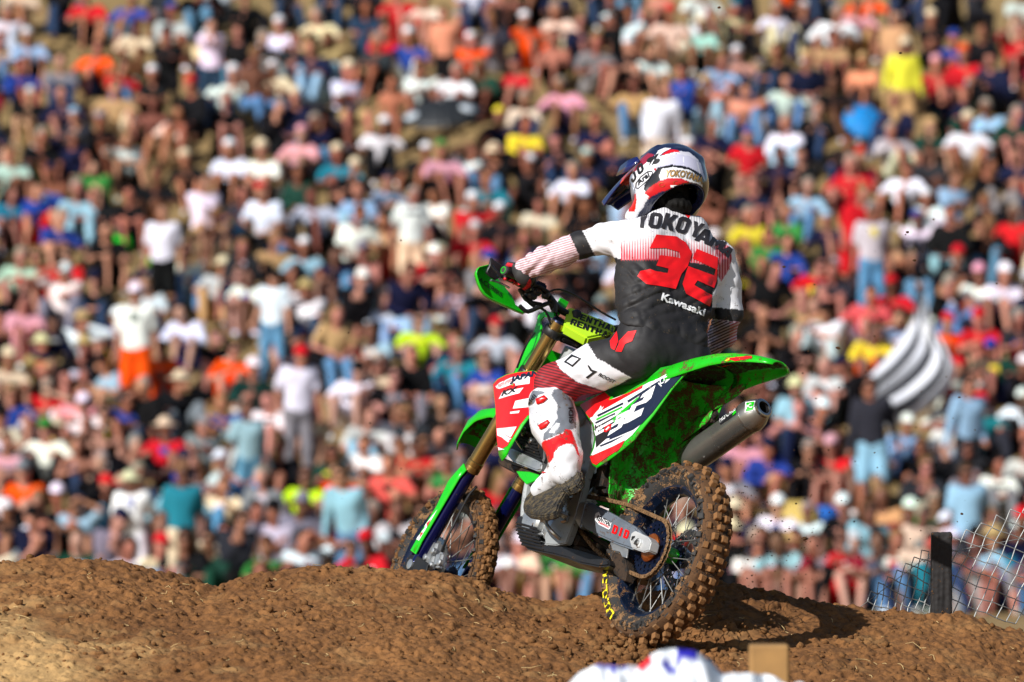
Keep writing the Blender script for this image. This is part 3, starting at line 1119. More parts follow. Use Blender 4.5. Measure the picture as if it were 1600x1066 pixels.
RROWS = [(0, .019, 0, .026, .026, .034), (0, -.019, 0, .026, .026, .034), (.5, .0, 0, .022, .030, .034),
         (.5, .041, .4, .026, .022, .031), (.5, -.041, .4, .026, .022, .031),
         (.0, .058, 1.0, .026, .024, .026), (.0, -.058, 1.0, .026, .024, .026), (.5, .062, 1.25, .014, .018, .018), (.5, -.062, 1.25, .014, .018, .018)]
FROWS = [(0, .015, 0, .022, .019, .030), (0, -.015, 0, .022, .019, .030), (.5, 0, 0, .019, .022, .030),
         (.5, .032, .5, .020, .018, .028), (.5, -.032, .5, .020, .018, .028), (0, .044, .95, .019, .018, .024), (0, -.044, .95, .019, .018, .024)]

def wheel(name, c, R, half, rim_r, nk, rows, seed, nsp, hubr, lab=None):
    w = bpy.data.objects.new(name, None); COL.objects.link(w); w.parent = bike
    (V, F), kn = knob_tyre(c[0], c[2], R, half, rim_r, nk, rows, seed)
    g = G().add(V, F)
    ty = bb(g, 'tyre', M_RUBBER, w)
    V2 = np.concatenate(kn.V)
    n0 = len(V)
    me = ty.data
    # knobs belong to the same moulded tyre: one mesh, muddy tread material on the knobs
    VV = np.concatenate([V, V2]); FF = list(F) + [tuple(i + n0 for i in f) for f in kn.F]
    me2 = new_mesh('tyre', VV, FF, M_RUBBER, True, 24)
    me2.materials.append(M_TREAD); me2.materials.append(M_GAP)
    mi = np.zeros(len(me2.polygons), dtype=np.int32)
    cen = np.empty(len(me2.polygons) * 3, dtype=np.float32); me2.polygons.foreach_get('center', cen); cen = cen.reshape(-1, 3)
    rad = np.hypot(cen[:, 0] - c[0], cen[:, 2] - c[2])
    mi[(rad > R - .045) & (np.abs(cen[:, 1]) < half * .98)] = 2
    mi[len(F):] = 1
    outer_k = (np.arange(len(cen)) >= len(F)) & (cen[:, 1] > half * .80)
    mi[outer_k] = 0
    me2.polygons.foreach_set('material_index', mi)
    ty.data = me2
    rp = [(-half * .66, rim_r + .006), (-half * .60, rim_r + .008), (-half * .5, rim_r - .006), (-.012, rim_r - .020), (.012, rim_r - .020), (half * .5, rim_r - .006), (half * .60, rim_r + .008), (half * .66, rim_r + .006),
          (half * .64, rim_r - .010), (.016, rim_r - .028), (-.016, rim_r - .028), (-half * .64, rim_r - .010)]
    bb(G().add(*lathe((c[0], 0, c[2]), (0, 1, 0), rp, 72, closed=True)), 'rim', M_RIM, w)
    bb(G().add(*lathe((c[0], 0, c[2]), (0, 1, 0), [(-.052, .0), (-.052, hubr), (-.044, hubr + .004), (-.038, hubr * .62), (0, hubr * .5), (.038, hubr * .62), (.044, hubr + .004), (.052, hubr), (.052, 0)], 32)), 'hub', M_NAVY, w)
    first = None
    for i in range(nsp):
        a = i / nsp * 2 * pi
        s = 1 if i % 2 else -1
        tw = (.42 if (i // 2) % 2 else -.42)
        p0 = A(c[0] + cos(a + tw) * (hubr + .001), s * .043, c[2] + sin(a + tw) * (hubr + .001))
        p1 = A(c[0] + cos(a) * (rim_r - .022), s * .006, c[2] + sin(a) * (rim_r - .022))
        p2 = p1 * .95 + p0 * .05
        g = G().add(*tube([p0, p2], .0018, 6)).add(*tube([p2, p1], .0033, 6))
        bb(g, 'spoke', M_SPOKE, w)
    return w

rw = wheel('rear_wheel', (0, 0, 0), .338, .062, .246, 27, RROWS, 3, 36, .046)
FC = A(1.592, 0, .02)
fw = wheel('front_wheel', FC, .352, .046, .277, 32, FROWS, 9, 36, .040)

# mud packed on treads and sidewalls
def mud_pack(c, R, half, n, seed, amt, a0=0, a1=2 * pi):
    rng = np.random.default_rng(seed)
    def f(r):
        a = r.uniform(a0, a1); y = r.normal(0, half * .55)
        if abs(y) > half * 1.02: return None
        rad = R - .013 - (abs(y) / half) ** 2.6 * .036
        return A(c[0] + cos(a) * rad, y, c[2] + sin(a) * rad), amt * r.uniform(.4, 1.2)
    V, F = scatter_lumps(n, f, seed, 1)
    return V, F
V, F = mud_pack((0, 0, 0), .334, .062, 1300, 5, .0055)
o = mk('caked_mud', V, F, M_CLOD, rw, smooth=True, world=False); o['kind'] = 'stuff'
V, F = mud_pack(FC, .350, .046, 2400, 6, .0125)
o = mk('caked_mud', V, F, M_CLOD, fw, smooth=True, world=False); o['kind'] = 'stuff'

# sprocket, disc
def disc_with_teeth(c, y, r, rin, t, teeth, depth, holes=0, hr=0, hpos=0):
    n = teeth * 4
    outer = []
    for i in range(n):
        a = i / n * 2 * pi
        rr = r + (depth if i % 4 in (1, 2) else 0)
        outer.append((rr * cos(a), rr * sin(a)))
    loops = [[Vector((x, z, 0)) for x, z in outer], [Vector((rin * cos(-a), rin * sin(-a), 0)) for a in np.linspace(0, 2 * pi, 24, endpoint=False)]]
    for rowi, (hp, hrr, hn) in enumerate(holes or []):
        for k in range(hn):
            a = (k + .5 * rowi) / hn * 2 * pi
            loops.append([Vector((hp * cos(a) + hrr * cos(-b), hp * sin(a) + hrr * sin(-b), 0)) for b in np.linspace(0, 2 * pi, 8, endpoint=False)])
    t3 = geometry.tessellate_polygon(loops)
    pts = [v for l in loops for v in l]
    V = np.array([(c[0] + v.x, y, c[2] + v.y) for v in pts]); n0 = len(V)
    V = np.concatenate([V, V - A(0, t, 0)])
    F = [tuple(f) for f in t3] + [tuple(i + n0 for i in f[::-1]) for f in t3]
    o = 0
    for l in loops:
        m = len(l)
        for i in range(m):
            j = (i + 1) % m
            F.append((o + i, o + j, o + j + n0, o + i + n0))
        o += m
    return V, F
bb(G().add(*disc_with_teeth((0, 0, 0), .066, .098, .05, .005, 50, .007, [(.068, .008, 14), (.085, .005, 20)])), 'sprocket', M_NAVY, rw, smooth=False)
bb(G().add(*lathe((0, 0, 0), (0, 1, 0), [(.060, .0), (.060, .050), (.074, .052), (.079, .046), (.082, .030), (.082, 0)], 36)), 'sprocket_carrier', M_COPPER, rw)
bb(G().add(*disc_with_teeth((0, 0, 0), -.066, .110, .07, .004, 36, .005, [(.09, .006, 18)])), 'brake_disc', M_STEEL, rw, smooth=False)
bb(G().add(*lathe((0, 0, 0), (0, 1, 0), [(-.047, .026), (-.02, .030), (.02, .030), (.047, .026)], 24)), 'hub_spacer', M_GREENC, rw)
bb(G().add(*disc_with_teeth(FC, .058, .125, .08, .004, 40, .006, [(.10, .007, 16)])), 'brake_disc', M_STEEL, fw, smooth=False)

# tyre name on the sidewall
def ring_text(s, c, y, r, a0, a1, h, m, parent, name='lettering', bold=.03):
    """letters stand outwards at radius r on the plane y, from angle a0 to a1"""
    V, F = text2d(s, bold, 0)
    bm = bmesh.new(); vs = [bm.verts.new((v[0] * 10, v[1], 0)) for v in V]
    for f in F:
        try: bm.faces.new([vs[i] for i in f])
        except ValueError: pass
    bm.verts.index_update()
    V, F = bm_arrays(bm)
    x = V[:, 0] / 10; yy = V[:, 1]
    a = a0 + (a1 - a0) * x
    rr = r + yy * h
    P_ = np.stack([c[0] + rr * np.cos(a), y - (yy - .5) * 0, c[2] + rr * np.sin(a)], 1)
    P_[:, 1] += -.0 
    return mk(name, P_, F, m, parent, smooth=False, world=False)

a_d, a_p = B(957, 963, .064), B(950, 897, .064)
ring_text('DUNLOP', (0, 0, 0), .0645, .272, math.atan2(a_d[2], a_d[0]), math.atan2(a_p[2], a_p[0]) + .12, .031, M_YEL, rw, bold=.06)
# chain guide block, chain
CH = [A(.0, .066, 0)]
def chain_path():
    top = [B(912, 775, .064), B(930, 778, .064), B(960, 784, .064), B(985, 790, .065)]
    fr = B(889, 806, .064)
    a0 = radians(108)
    arc = [A(.107 * cos(a), .066, .107 * sin(a)) for a in np.linspace(a0, radians(282), 26)]
    low = [B(958, 884, .066), B(948, 874, .066), B(930, 858, .065), B(914, 838, .064), B(900, 820, .064)]
    frc = (B(912, 775, .064) + B(900, 820, .064)) / 2 + A(.03, 0, 0)
    front = [frc + A(.035, 0, -.03), frc + A(.055, 0, 0), frc + A(.04, 0, .03)]
    pts = top + arc + low + front + [top[0]]
    return np.array(pts)
cp = chain_path()
seg = np.linalg.norm(np.diff(cp, axis=0), axis=1); s = np.concatenate([[0], np.cumsum(seg)])
n = int(s[-1] / .0158)
g = G()
for k in range(n):
    u = (k + .5) / n * s[-1]
    q = np.array([np.interp(u + d, s, cp[:, i]) for d in (-.005, .005) for i in range(3)]).reshape(2, 3)
    c = q.mean(0); t = unit(q[1] - q[0]); nn = np.cross(t, A(0, 1, 0))
    R = np.stack([t, A(0, 1, 0), nn], 1)
    w = .0075 if k % 2 else .0055
    for sg in (-1, 1):
        g.add(*box(c + A(0, sg * w, 0), (.0200, .0022, .0125), R, bev=.0045 if False else .001))
        for e in (-1, 1):
            g.add(*box(c + A(0, sg * w, 0) + t * e * .006, (.0085, .0024, .0145), R, bev=.002))
    g.add(*tube([c + t * .008 - A(0, .008, 0), c + t * .008 + A(0, .0095, 0)], .0045, 6))
bb(g, 'chain', M_CHAIN, smooth=False)

# swingarm
sw = [(904, 785), (920, 785), (934, 791), (962, 806), (992, 823), (1004, 836), (1003, 856), (988, 859), (962, 850), (936, 838), (911, 824), (898, 808)]
loc = L3(sw, .112)
g = G()
V, F = prism(loc, A(0, -.034, 0), bev=.007, seg=2)
g.add(V, F)
V2 = V.copy(); V2[:, 1] *= -1
g.add(V2, [f[::-1] for f in F])
arm = bb(g, 'swingarm', M_SWING, sharp=40)
g = G()
V, F = prism(L3([(886, 776), (906, 783), (916, 785), (906, 826), (896, 812), (884, 800)], .114), A(0, -.05, 0), bev=.006, seg=2)
g.add(V, F); V2 = V.copy(); V2[:, 1] *= -1; g.add(V2, [f[::-1] for f in F])
g.add(*box((.50, 0, .15), (.07, .2, .09), bev=.012, seg=2))
bb(g, 'swingarm_pivot', M_ALU, arm)
# axle adjusters
for sg in (1, -1):
    g = G()
    ab = L3([(986, 833), (991, 829), (1012, 839), (1017, 846), (1013, 861), (1005, 863), (986, 856), (983, 845)], .118)
    V, F = prism(ab, A(0, -.040, 0), bev=.004, seg=2)
    if sg < 0: V = V * A(1, -1, 1); F = [f[::-1] for f in F]
    g.add(V, F)
    for k, (dx, r) in enumerate(((0, .017), (.032, .010))):
        g.add(*lathe((dx, sg * .112, dx * .32), (0, sg, 0), [(0, 0), (0, r), (.012, r), (.014, r * .8), (.014, r * .5), (.008, r * .45), (.008, 0)], 6 if k == 0 else 12))
    blk = bb(g, 'axle_block', M_BLK, arm, sharp=30)
    for dx, w_ in ((.052, .022), (.018, .012)):
        g = G().add(*box((dx, sg * .1185, .006 + dx * .33), (w_, .002, .016), bev=.0009))
        bb(g, 'slot_shade', M_INK, arm)  # dark inlay box standing in for the shade inside an adjuster slot
bb(G().add(*tube([(0, -.13, 0), (0, .135, 0)], .0105, 12)), 'axle', M_STEEL, arm)
# chain guide
g = G()
g.add(*prism(L3([(955, 868), (957, 862), (970, 866), (976, 873), (979, 892), (976, 908), (968, 905), (958, 895)][::1], .086), A(0, -.04, 0), bev=.004))
bb(g, 'chain_guide', M_BLACKM, arm, sharp=30)
g = G(); g.add(*prism(L3([(953, 848), (962, 846), (981, 858), (979, 872), (972, 870), (968, 862), (957, 860)], .098), A(0, -.006, 0), bev=.001))
bb(g, 'guide_bracket', M_ALU, arm, sharp=30)

# frame, engine, skid plate
g = G()
fr = [(893, 632), (906, 636), (916, 650), (924, 664), (927, 690), (925, 718), (914, 748), (911, 764), (906, 780), (900, 802), (893, 826), (884, 849), (868, 852), (852, 851), (850, 838), (858, 822), (868, 810), (884, 800), (896, 770), (903, 740), (902, 700), (894, 668)]
V, F = prism(L3(fr, .118), A(0, -.028, 0), bev=.004, seg=2)
g.add(V, F); V2 = V * A(1, -1, 1); g.add(V2, [f[::-1] for f in F])
# main spars to the head and down tube
for sg in (1, -1):
    g.add(*tube(smooth_path([A(.60, sg * .105, .50), A(.75, sg * .10, .62), A(.90, sg * .07, .70), A(1.03, sg * .035, .78)], 10), .028, 8))
    g.add(*tube(smooth_path([A(1.05, sg * .02, .70), A(1.02, sg * .05, .50), A(.96, sg * .07, .24), A(.88, sg * .07, .10), A(.70, sg * .07, .04)], 14), .018, 8))
    g.add(*tube([A(.58, sg * .07, .50), A(.44, sg * .06, .54)], .013, 8))
g.add(*tube([A(1.02, 0, .86), A(1.10, 0, .70)], .036, 14))
bb(g, 'frame', M_GREYP, sharp=35)
g = G()
sk = [(807, 806), (806, 826), (811, 845), (823, 858), (842, 862), (862, 866), (885, 872), (905, 880), (935, 886), (952, 884), (950, 874), (930, 868), (905, 860), (880, 854), (854, 852), (836, 846), (832, 838), (834, 818), (824, 806)]
V, F = prism(L3(sk, .114), A(0, -.228, 0), bev=.006, seg=2)
g.add(V, F)
for k in range(7):      # ribs of the guard
    y0 = 817 + k * 5.6
    a = B(807 + max(0, k - 2) * 2.2, y0, .118); b = B(838 + k * 2.0, y0 + 9, .112)
    g.add(*tube([a, a * .5 + b * .5 + A(0, .003, 0), b], .0048, 6))
bb(g, 'skid_plate', M_BLACKP, sharp=35)
g = G()
g.add(*box((.76, .0, .16), (.30, .16, .20), bev=.03, seg=3))
g.add(*lathe(B(836, 815, .085), (0, 1, 0), [(-.02, .066), (.016, .064), (.026, .056), (.030, .04), (.031, 0)], 28))
g.add(*lathe(B(866, 828, .08), (0, 1, 0), [(-.02, .045), (.020, .044), (.026, .034), (.027, 0)], 22))
g.add(*box((.80, 0, .36), (.15, .13, .24), R=None, bev=.02, seg=2))
g.add(*tube(smooth_path([B(822, 838, .10), B(836, 838, .104), B(848, 834, .10)], 6), .007, 8))
eng = bb(g, 'engine', M_ALU)
g = G()
g.add(*lathe(B(893, 836, .085), (0, 1, 0), [(-.03, .028), (.008, .028), (.012, .02), (.012, 0)], 20))
g.add(*lathe(B(905, 846, .075), (0, 1, 0), [(-.03, .020), (.012, .020), (.014, 0)], 16))
g.add(*tube(smooth_path([B(884, 860, .07), B(905, 858, .07), B(925, 866, .07), B(940, 872, .06)], 8), .011, 8))
g.add(*tube(smooth_path([B(912, 826, .04), B(930, 842, .04), B(948, 852, .04), B(958, 866, .04)], 8), .010, 8))
g.add(*box(B(900, 862, .0), (.12, .12, .05), bev=.01))
bb(g, 'linkage', M_BLACKM)
g = G()
g.add(*tube(smooth_path([B(850, 812, .15), B(858, 826, .16), B(868, 836, .14), B(874, 842, .12)], 8), .007, 8))
g.add(*box(B(850, 812, .16), (.03, .02, .02), bev=.004))
bb(g, 'gear_lever', M_ALU)
# foot pegs
for sg in (1, -1):
    g = G()
    c = B(868, 800, .17); c = A(c[0], sg * .175, c[2])
    g.add(*box(c, (.055, .09, .012), bev=.003))
    for k in range(4):
        for e in (-1, 1):
            g.add(*box(c + A(e * .024, (-1.5 + k) * .024, .009), (.006, .012, .010), bev=.001))
    g.add(*box(c + A(0, -sg * .06, -.01), (.035, .04, .035), bev=.006))
    bb(g, 'foot_peg', M_STEEL, sharp=30)
# radiator and louvres on the left, radiator on the right
for sg in (1, -1):
    g = G()
    rp_ = L3([(796, 668), (812, 652), (832, 650), (852, 668), (850, 716), (842, 734), (800, 722), (792, 706)], .135)
    V, F = prism(rp_, A(0, -.045, 0), bev=.006)
    if sg < 0: V = V * A(1, -1, 1); F = [f[::-1] for f in F]
    g.add(V, F)
    rad = bb(g, 'radiator', M_BLACKP, sharp=30)
    g = G()
    V, F = prism(L3([(792, 702), (797, 700), (838, 719), (846, 724), (844, 735), (838, 736), (800, 721), (791, 711)], .158), A(0, -.06, 0), bev=.006, seg=2)
    if sg < 0: V = V * A(1, -1, 1); F = [f[::-1] for f in F]
    g.add(V, F)
    bb(g, 'radiator_tank', M_ALU, rad, sharp=40)
    g = G()
    for k in range(7):
        a = B(800 + k * 2.5, 676 + k * 5.2, .142); b = B(836 + k * 1.6, 690 + k * 5.0, .142)
        a[1] = b[1] = sg * .142
        g.add(*tube([a, b], .0028, 5))
    bb(g, 'louvre', M_BLACKP, rad)
    if sg > 0:
        g = G()
        for (px, py, r) in ((822, 676, .018), (832, 690, .012), (826, 698, .009)):
            g.add(*lathe(B(px, py, .136), (0, 1, 0), [(0, r), (.012, r), (.016, r * .75), (.016, r * .4), (.010, r * .35), (.010, 0)], 14))
        g.add(*tube(smooth_path([B(812, 664, .145), B(806, 684, .148), B(818, 704, .145)], 8), .006, 6))
        bb(g, 'hose_clamps', M_STEEL, rad)
        g = G().add(*prism(L3([(779, 712), (790, 722), (836, 736), (852, 742), (850, 752), (812, 744), (782, 728), (777, 722)], .12), A(0, -.10, 0), bev=.005))
        bb(g, 'radiator_mount', M_BLACKM, rad, sharp=30)
g = G().add(*prism(L3([(806, 736), (826, 737), (842, 742), (838, 750), (822, 757), (812, 746)], .13), A(0, -.012, 0), bev=.002))
bb(g, 'frame_guard', M_GREENC, sharp=30)

# shock
g = G()
sx, sz = B(953, 765, 0)[[0, 2]]
top = A(.44, 0, .46); bot = A(.40, 0, .12)
ax = unit(bot - top)
g.add(*lathe(A(sx, 0.0, sz), ax, [(-.022, .0), (-.022, .038), (-.012, .040), (-.012, .034), (.024, .034), (.024, .040), (.032, .040), (.032, 0)], 28))
bb(g, 'shock_body', M_COPPER)
g = G()
c0 = A(sx, 0, sz)
g.add(*lathe(c0 - ax * .03, ax, [(0, .044), (.006, .046), (.006, .030), (0, .030)], 28, closed=True))
g.add(*lathe(c0 + ax * .036, ax, [(0, .044), (.008, .046), (.008, .026), (0, .026)], 28, closed=True))
sh = bb(g, 'shock_collar', M_STEEL)
hel = [c0 + ax * (.04 + .17 * t) + .040 * (cos(t * 2 * pi * 5) * A(0, 1, 0) + sin(t * 2 * pi * 5) * np.cross(ax, A(0, 1, 0))) for t in np.linspace(0, 1, 80)]
bb(G().add(*tube(hel, .006, 6)), 'spring', M_GREENC)
g = G()
g.add(*box((.50, 0, .44), (.20, .12, .20), bev=.03, seg=2))
g.add(*box((.46, .05, .30), (.10, .05, .12), bev=.02, seg=2))
g.add(*tube(smooth_path([B(912, 768, .03), B(925, 752, .03), B(942, 742, .03), B(960, 745, .0)], 8), .016, 8))
for k, (px, py, r) in enumerate(((924, 742, .020), (935, 757, .014), (925, 758, .012), (944, 735, .02))):
    g.add(*lathe(B(px, py, .05), (0, 1, 0), [(0, r), (.02, r), (.024, r * .6), (.024, 0)], 12))
bb(g, 'carburettor_boot', M_BLACKM)

# ---------------------------------------------------------------- bodywork
# side panels (number plates)
side_px = [(900, 627), (922, 620), (945, 612), (960, 622), (1000, 604), (1035, 588), (1062, 573), (1084, 564), (1076, 578), (1050, 608), (1020, 650), (990, 688), (972, 703), (952, 718), (932, 731), (926, 727), (921, 714), (926, 700), (929, 682), (925, 664), (914, 645), (905, 634)]
def ysid(px):        # half width of the body along the panel
    return np.interp(px, [900, 935, 1000, 1085], [.135, .150, .135, .090])
def panel(poly, thick=.004, mirror=False, inner=0.0, bulge=0.0):
    """tessellated plate following ysid, traced on the left side"""
    loops = [[Vector((x, y, 0)) for x, y in poly]]
    bm = bmesh.new()
    vs = [bm.verts.new(v) for v in loops[0]]
    bm.faces.new(vs)
    bmesh.ops.triangulate(bm, faces=bm.faces)
    for _ in range(4):
        es = [e for e in bm.edges if e.calc_length() > 14]
        if es: bmesh.ops.subdivide_edges(bm, edges=es, cuts=1)
        bmesh.ops.triangulate(bm, faces=[f for f in bm.faces if len(f.verts) > 3])
    bm.verts.index_update()
    V2, F = bm_arrays(bm)
    V = np.array([B(x, y, ysid(x) - inner) for x, y, _ in V2])
    f0 = F[0]
    if np.cross(V[f0[1]] - V[f0[0]], V[f0[2]] - V[f0[0]])[1] < 0: F = [f[::-1] for f in F]
    if mirror: V = V * A(1, -1, 1); F = [f[::-1] for f in F]
    return V, F
for sg in (False, True):
    V, F = panel(side_px, mirror=sg)
    o = mk('side_panel', V, F, M_GREEN if not sg else M_GREENM, bike, world=False)
    m = o.modifiers.new('thickness', 'SOLIDIFY'); m.thickness = .005; m.offset = -1
    if not sg: sp_left = o
bv = bvh_of(sp_left)
# printed areas of the left panel
shape_on([(906, 633), (945, 613), (954, 621), (945, 634), (938, 640), (931, 645), (926, 652), (921, 653)], bv, M_REDP, sp_left)
shape_on([(936, 640), (941, 630), (961, 622), (985, 613), (1010, 600), (1028, 590), (1054, 580), (1071, 571), (1066, 578), (1046, 603), (1018, 643), (988, 680), (976, 690), (934, 714), (924, 711), (929, 700), (932, 682), (928, 662), (922, 654)], bv, M_WHITE, sp_left, off=.0012)
shape_on([(940, 642), (950, 626), (961, 623), (985, 613), (1005, 602), (1004, 607), (985, 617), (962, 630)], bv, M_REDP, sp_left, off=.0022)
shape_on([(922, 714), (933, 709), (960, 697), (977, 688), (972, 698), (966, 704), (950, 714), (932, 727), (926, 724)], bv, M_REDP, sp_left, off=.0022)
shape_on([(1053, 588), (1072, 573), (1078, 571), (1070, 583), (1048, 608), (1020, 645), (1004, 662), (990, 672), (962, 684), (952, 688), (956, 681), (985, 668), (1003, 650), (1018, 620), (1030, 608)], bv, M_NAVYP, sp_left, off=.0026)
shape_on([(930, 665), (975, 640), (985, 636), (960, 660), (948, 686), (932, 700), (931, 684)], bv, M_INK, sp_left, off=.0022)
for k in range(3):
    shape_on([(932, 664 + k * 7), (946, 656 + k * 7), (970, 642 + k * 7), (972, 645 + k * 7), (948, 659 + k * 7), (933, 667 + k * 7)], bv, M_WHITE, sp_left, off=.003)
shape_on([(956, 657), (975, 640), (996, 622), (1000, 621), (980, 642), (962, 662)], bv, M_GREENC, sp_left, off=.003)
for q_, m_ in (([(180, 580), (395, 476), (400, 490), (186, 596)], M_NAVYP), ([(172, 612), (390, 508), (392, 520), (176, 626)], M_GREENC), ([(165, 640), (330, 562), (332, 578), (168, 654)], M_NAVYP),
               ([(430, 462), (640, 330), (560, 400), (440, 478)], M_NAVYP), ([(620, 342), (800, 232), (700, 312), (640, 345)], M_NAVYP), ([(200, 835), (420, 742), (300, 808), (210, 845)], M_NAVYP)):
    shape_on([(900 + a / 5.33, 540 + b / 5.33) for a, b in q_], bv, m_, sp_left, off=.0030, maxe=5)
# race number 32
def k5(pts): return [(900 + a / 5.33, 540 + b / 5.33) for a, b in pts]
shape_on(k5([(252, 778), (296, 700), (330, 606), (450, 522), (520, 436), (560, 395), (680, 312), (752, 290), (704, 400), (645, 525), (560, 640), (440, 705), (340, 760)]), bv, M_NAVYP, sp_left, off=.0028)
for q in (k5([(560, 410), (668, 332), (632, 440), (590, 478), (510, 505), (486, 560), (572, 520), (548, 585), (440, 645), (392, 660), (444, 560), (472, 500), (560, 458), (590, 404), (570, 430), (540, 444)]),
          k5([(345, 590), (452, 536), (428, 600), (404, 612), (414, 625), (384, 684), (268, 758), (290, 712), (350, 682), (365, 650), (320, 665), (335, 625), (375, 610), (388, 590), (338, 618)])):
    shape_on(q, bv, M_WHITE, sp_left, off=.0036, name='race_number', maxe=5)
text_on('KX', (1034, 605), (1044, 588), 7, bv, M_WHITE, sp_left, off=.0034, up=(-.7, -.7))
text_on('M54', (932, 682), (943, 672), 9, bv, M_WHITE, sp_left, off=.0034, up=(-.25, -1))
shape_on([(944, 675), (946, 668), (953, 663), (957, 664), (955, 671), (948, 676)], bv, M_REDP, sp_left, off=.0034)
shape_on([(947, 672), (952, 667), (954, 668), (949, 673)], bv, M_WHITE, sp_left, off=.004)

# seat
rows = []
def seat_row(x, zt, w, drop):
    r = []
    for a in np.linspace(-1, 1, 13):
        y = w * np.sign(a) * min(1, abs(a) * 1.35)
        z = zt - .012 * (abs(a) * 1.35) ** 2 - drop * max(0, (abs(a) - .74) / .26)
        r.append(A(x, y, z))
    return r
sx_ = [(.92, .735, .070, .06), (.80, .715, .085, .08), (.62, .690, .105, .11), (.45, .682, .120, .10), (.28, .685, .115, .085), (.12, .697, .100, .06), (.0, .705, .085, .03), (-.04, .700, .07, .02)]
for i in range(len(sx_) - 1):
    for t in (0, .5):
        a, b = np.array(sx_[i]), np.array(sx_[i + 1]); rows.append(seat_row(*(a + (b - a) * t)))
rows.append(seat_row(*sx_[-1]))
bb(G().add(*loft(rows)), 'seat', M_SEAT, sharp=0)
# tank
g = G()
rows = []
for x, zt, w in ((.98, .80, .07), (.90, .80, .12), (.80, .765, .135), (.68, .72, .12), (.6, .69, .09)):
    rows.append([A(x, w * cos(a), zt - .16 + .16 * sin(a) ** .6 if sin(a) > 0 else zt - .16) for a in np.linspace(0, pi, 13)])
bb(G().add(*loft(rows)), 'fuel_tank', M_BLACKP)

# shrouds
def yshr(px):
    return np.interp(px, [765, 800, 850, 905, 945], [.185, .215, .185, .140, .140])
shroud_px = [(770, 600), (777, 592), (791, 585), (810, 581), (833, 579), (870, 592), (905, 606), (945, 612), (925, 626), (905, 634), (880, 634), (850, 640), (830, 648), (818, 664), (806, 684), (796, 700), (790, 713), (784, 720), (779, 711), (776, 680), (774, 640)]
_y = ysid
ysid = yshr
for sg in (False, True):
    V, F = panel(shroud_px, mirror=sg)
    o = mk('radiator_shroud', V, F, M_GREENC, bike, world=False)
    m = o.modifiers.new('thickness', 'SOLIDIFY'); m.thickness = .005; m.offset = -1
    if not sg: sh_left = o
ysid = _y
bv = bvh_of(sh_left)
shape_on([(771, 601), (778, 593), (792, 586), (810, 582), (834, 580), (870, 593), (903, 607), (940, 613), (920, 625), (880, 631), (850, 636), (824, 650), (813, 664), (801, 684), (793, 697), (779, 704), (776, 680), (775, 640)], bv, M_REDP, sh_left, name='red_graphic')
shape_on([(806, 627), (830, 622), (834, 636), (802, 639)], bv, M_WHITE, sh_left, off=.0026)
shape_on([(798, 644), (813, 642), (811, 646), (798, 647)], bv, M_WHITE, sh_left, off=.0026)
shape_on([(777, 670), (808, 667), (799, 684), (784, 676), (800, 686), (796, 688), (778, 681)], bv, M_WHITE, sh_left, off=.0026)
shape_on([(785, 684), (797, 689), (795, 692)], bv, M_WHITE, sh_left, off=.0026)
shape_on([(779, 699), (790, 703), (786, 703), (780, 704)], bv, M_WHITE, sh_left, off=.0026)
shape_on([(775, 604), (782, 598), (800, 590), (829, 587), (828, 600), (806, 603), (806, 599), (790, 605), (781, 608), (777, 607)], bv, M_WHITE, sh_left, off=.0024)
text_on('TeamGreen', (778, 607), (802, 596), 7, bv, M_REDP, sh_left, bold=.0, shear=.3, off=.0034)
text_on('JAPAN', (798, 601), (846, 588), 11, bv, M_NAVYP, sh_left, bold=.06, shear=.35, off=.0034)
shape_on([(780, 624), (786, 613), (805, 609), (819, 606), (812, 615), (796, 619)], bv, M_WHITE, sh_left, off=.0028)
text_on('KX', (784, 620), (813, 611), 8, bv, M_INK, sh_left, bold=.04, shear=.5, off=.0036)

# rear fender: a downward channel
rows = []
fen = [(.34, .600, .115, .055, 0), (.22, .652, .112, .060, 0), (.10, .684, .108, .062, 0), (-.02, .698, .102, .058, 0), (-.14, .703, .097, .048, 0), (-.26, .697, .088, .036, 0), (-.36, .684, .072, .026, 0), (-.42, .672, .052, .016, 0), (-.445, .664, .03, .008, 0)]
def fen_row(x, z, w, d, _):
    r = []
    for a in np.linspace(-1, 1, 17):
        s = abs(a)
        if s < .72:
            y = w * (s / .72) * .93; zz = z + .010 * (1 - (s / .72) ** 2)
        else:
            t = (s - .72) / .28
            y = w * (.93 + .07 * sin(t * pi / 2) + .05 * t); zz = z - d * t ** 1.1
        r.append(A(x, np.sign(a) * y, zz))
    return r
fa = np.array(fen)
xs_ = np.linspace(.34, -.445, 30)
for x in xs_:
    v = [np.interp(-x, -fa[:, 0], fa[:, k]) for k in range(1, 5)]
    rows.append(fen_row(x, *v))
fender = bb(G().add(*loft(rows)), 'rear_fender', M_GREEN, sharp=0)
m = fender.modifiers.new('thickness', 'SOLIDIFY'); m.thickness = .004; m.offset = 1
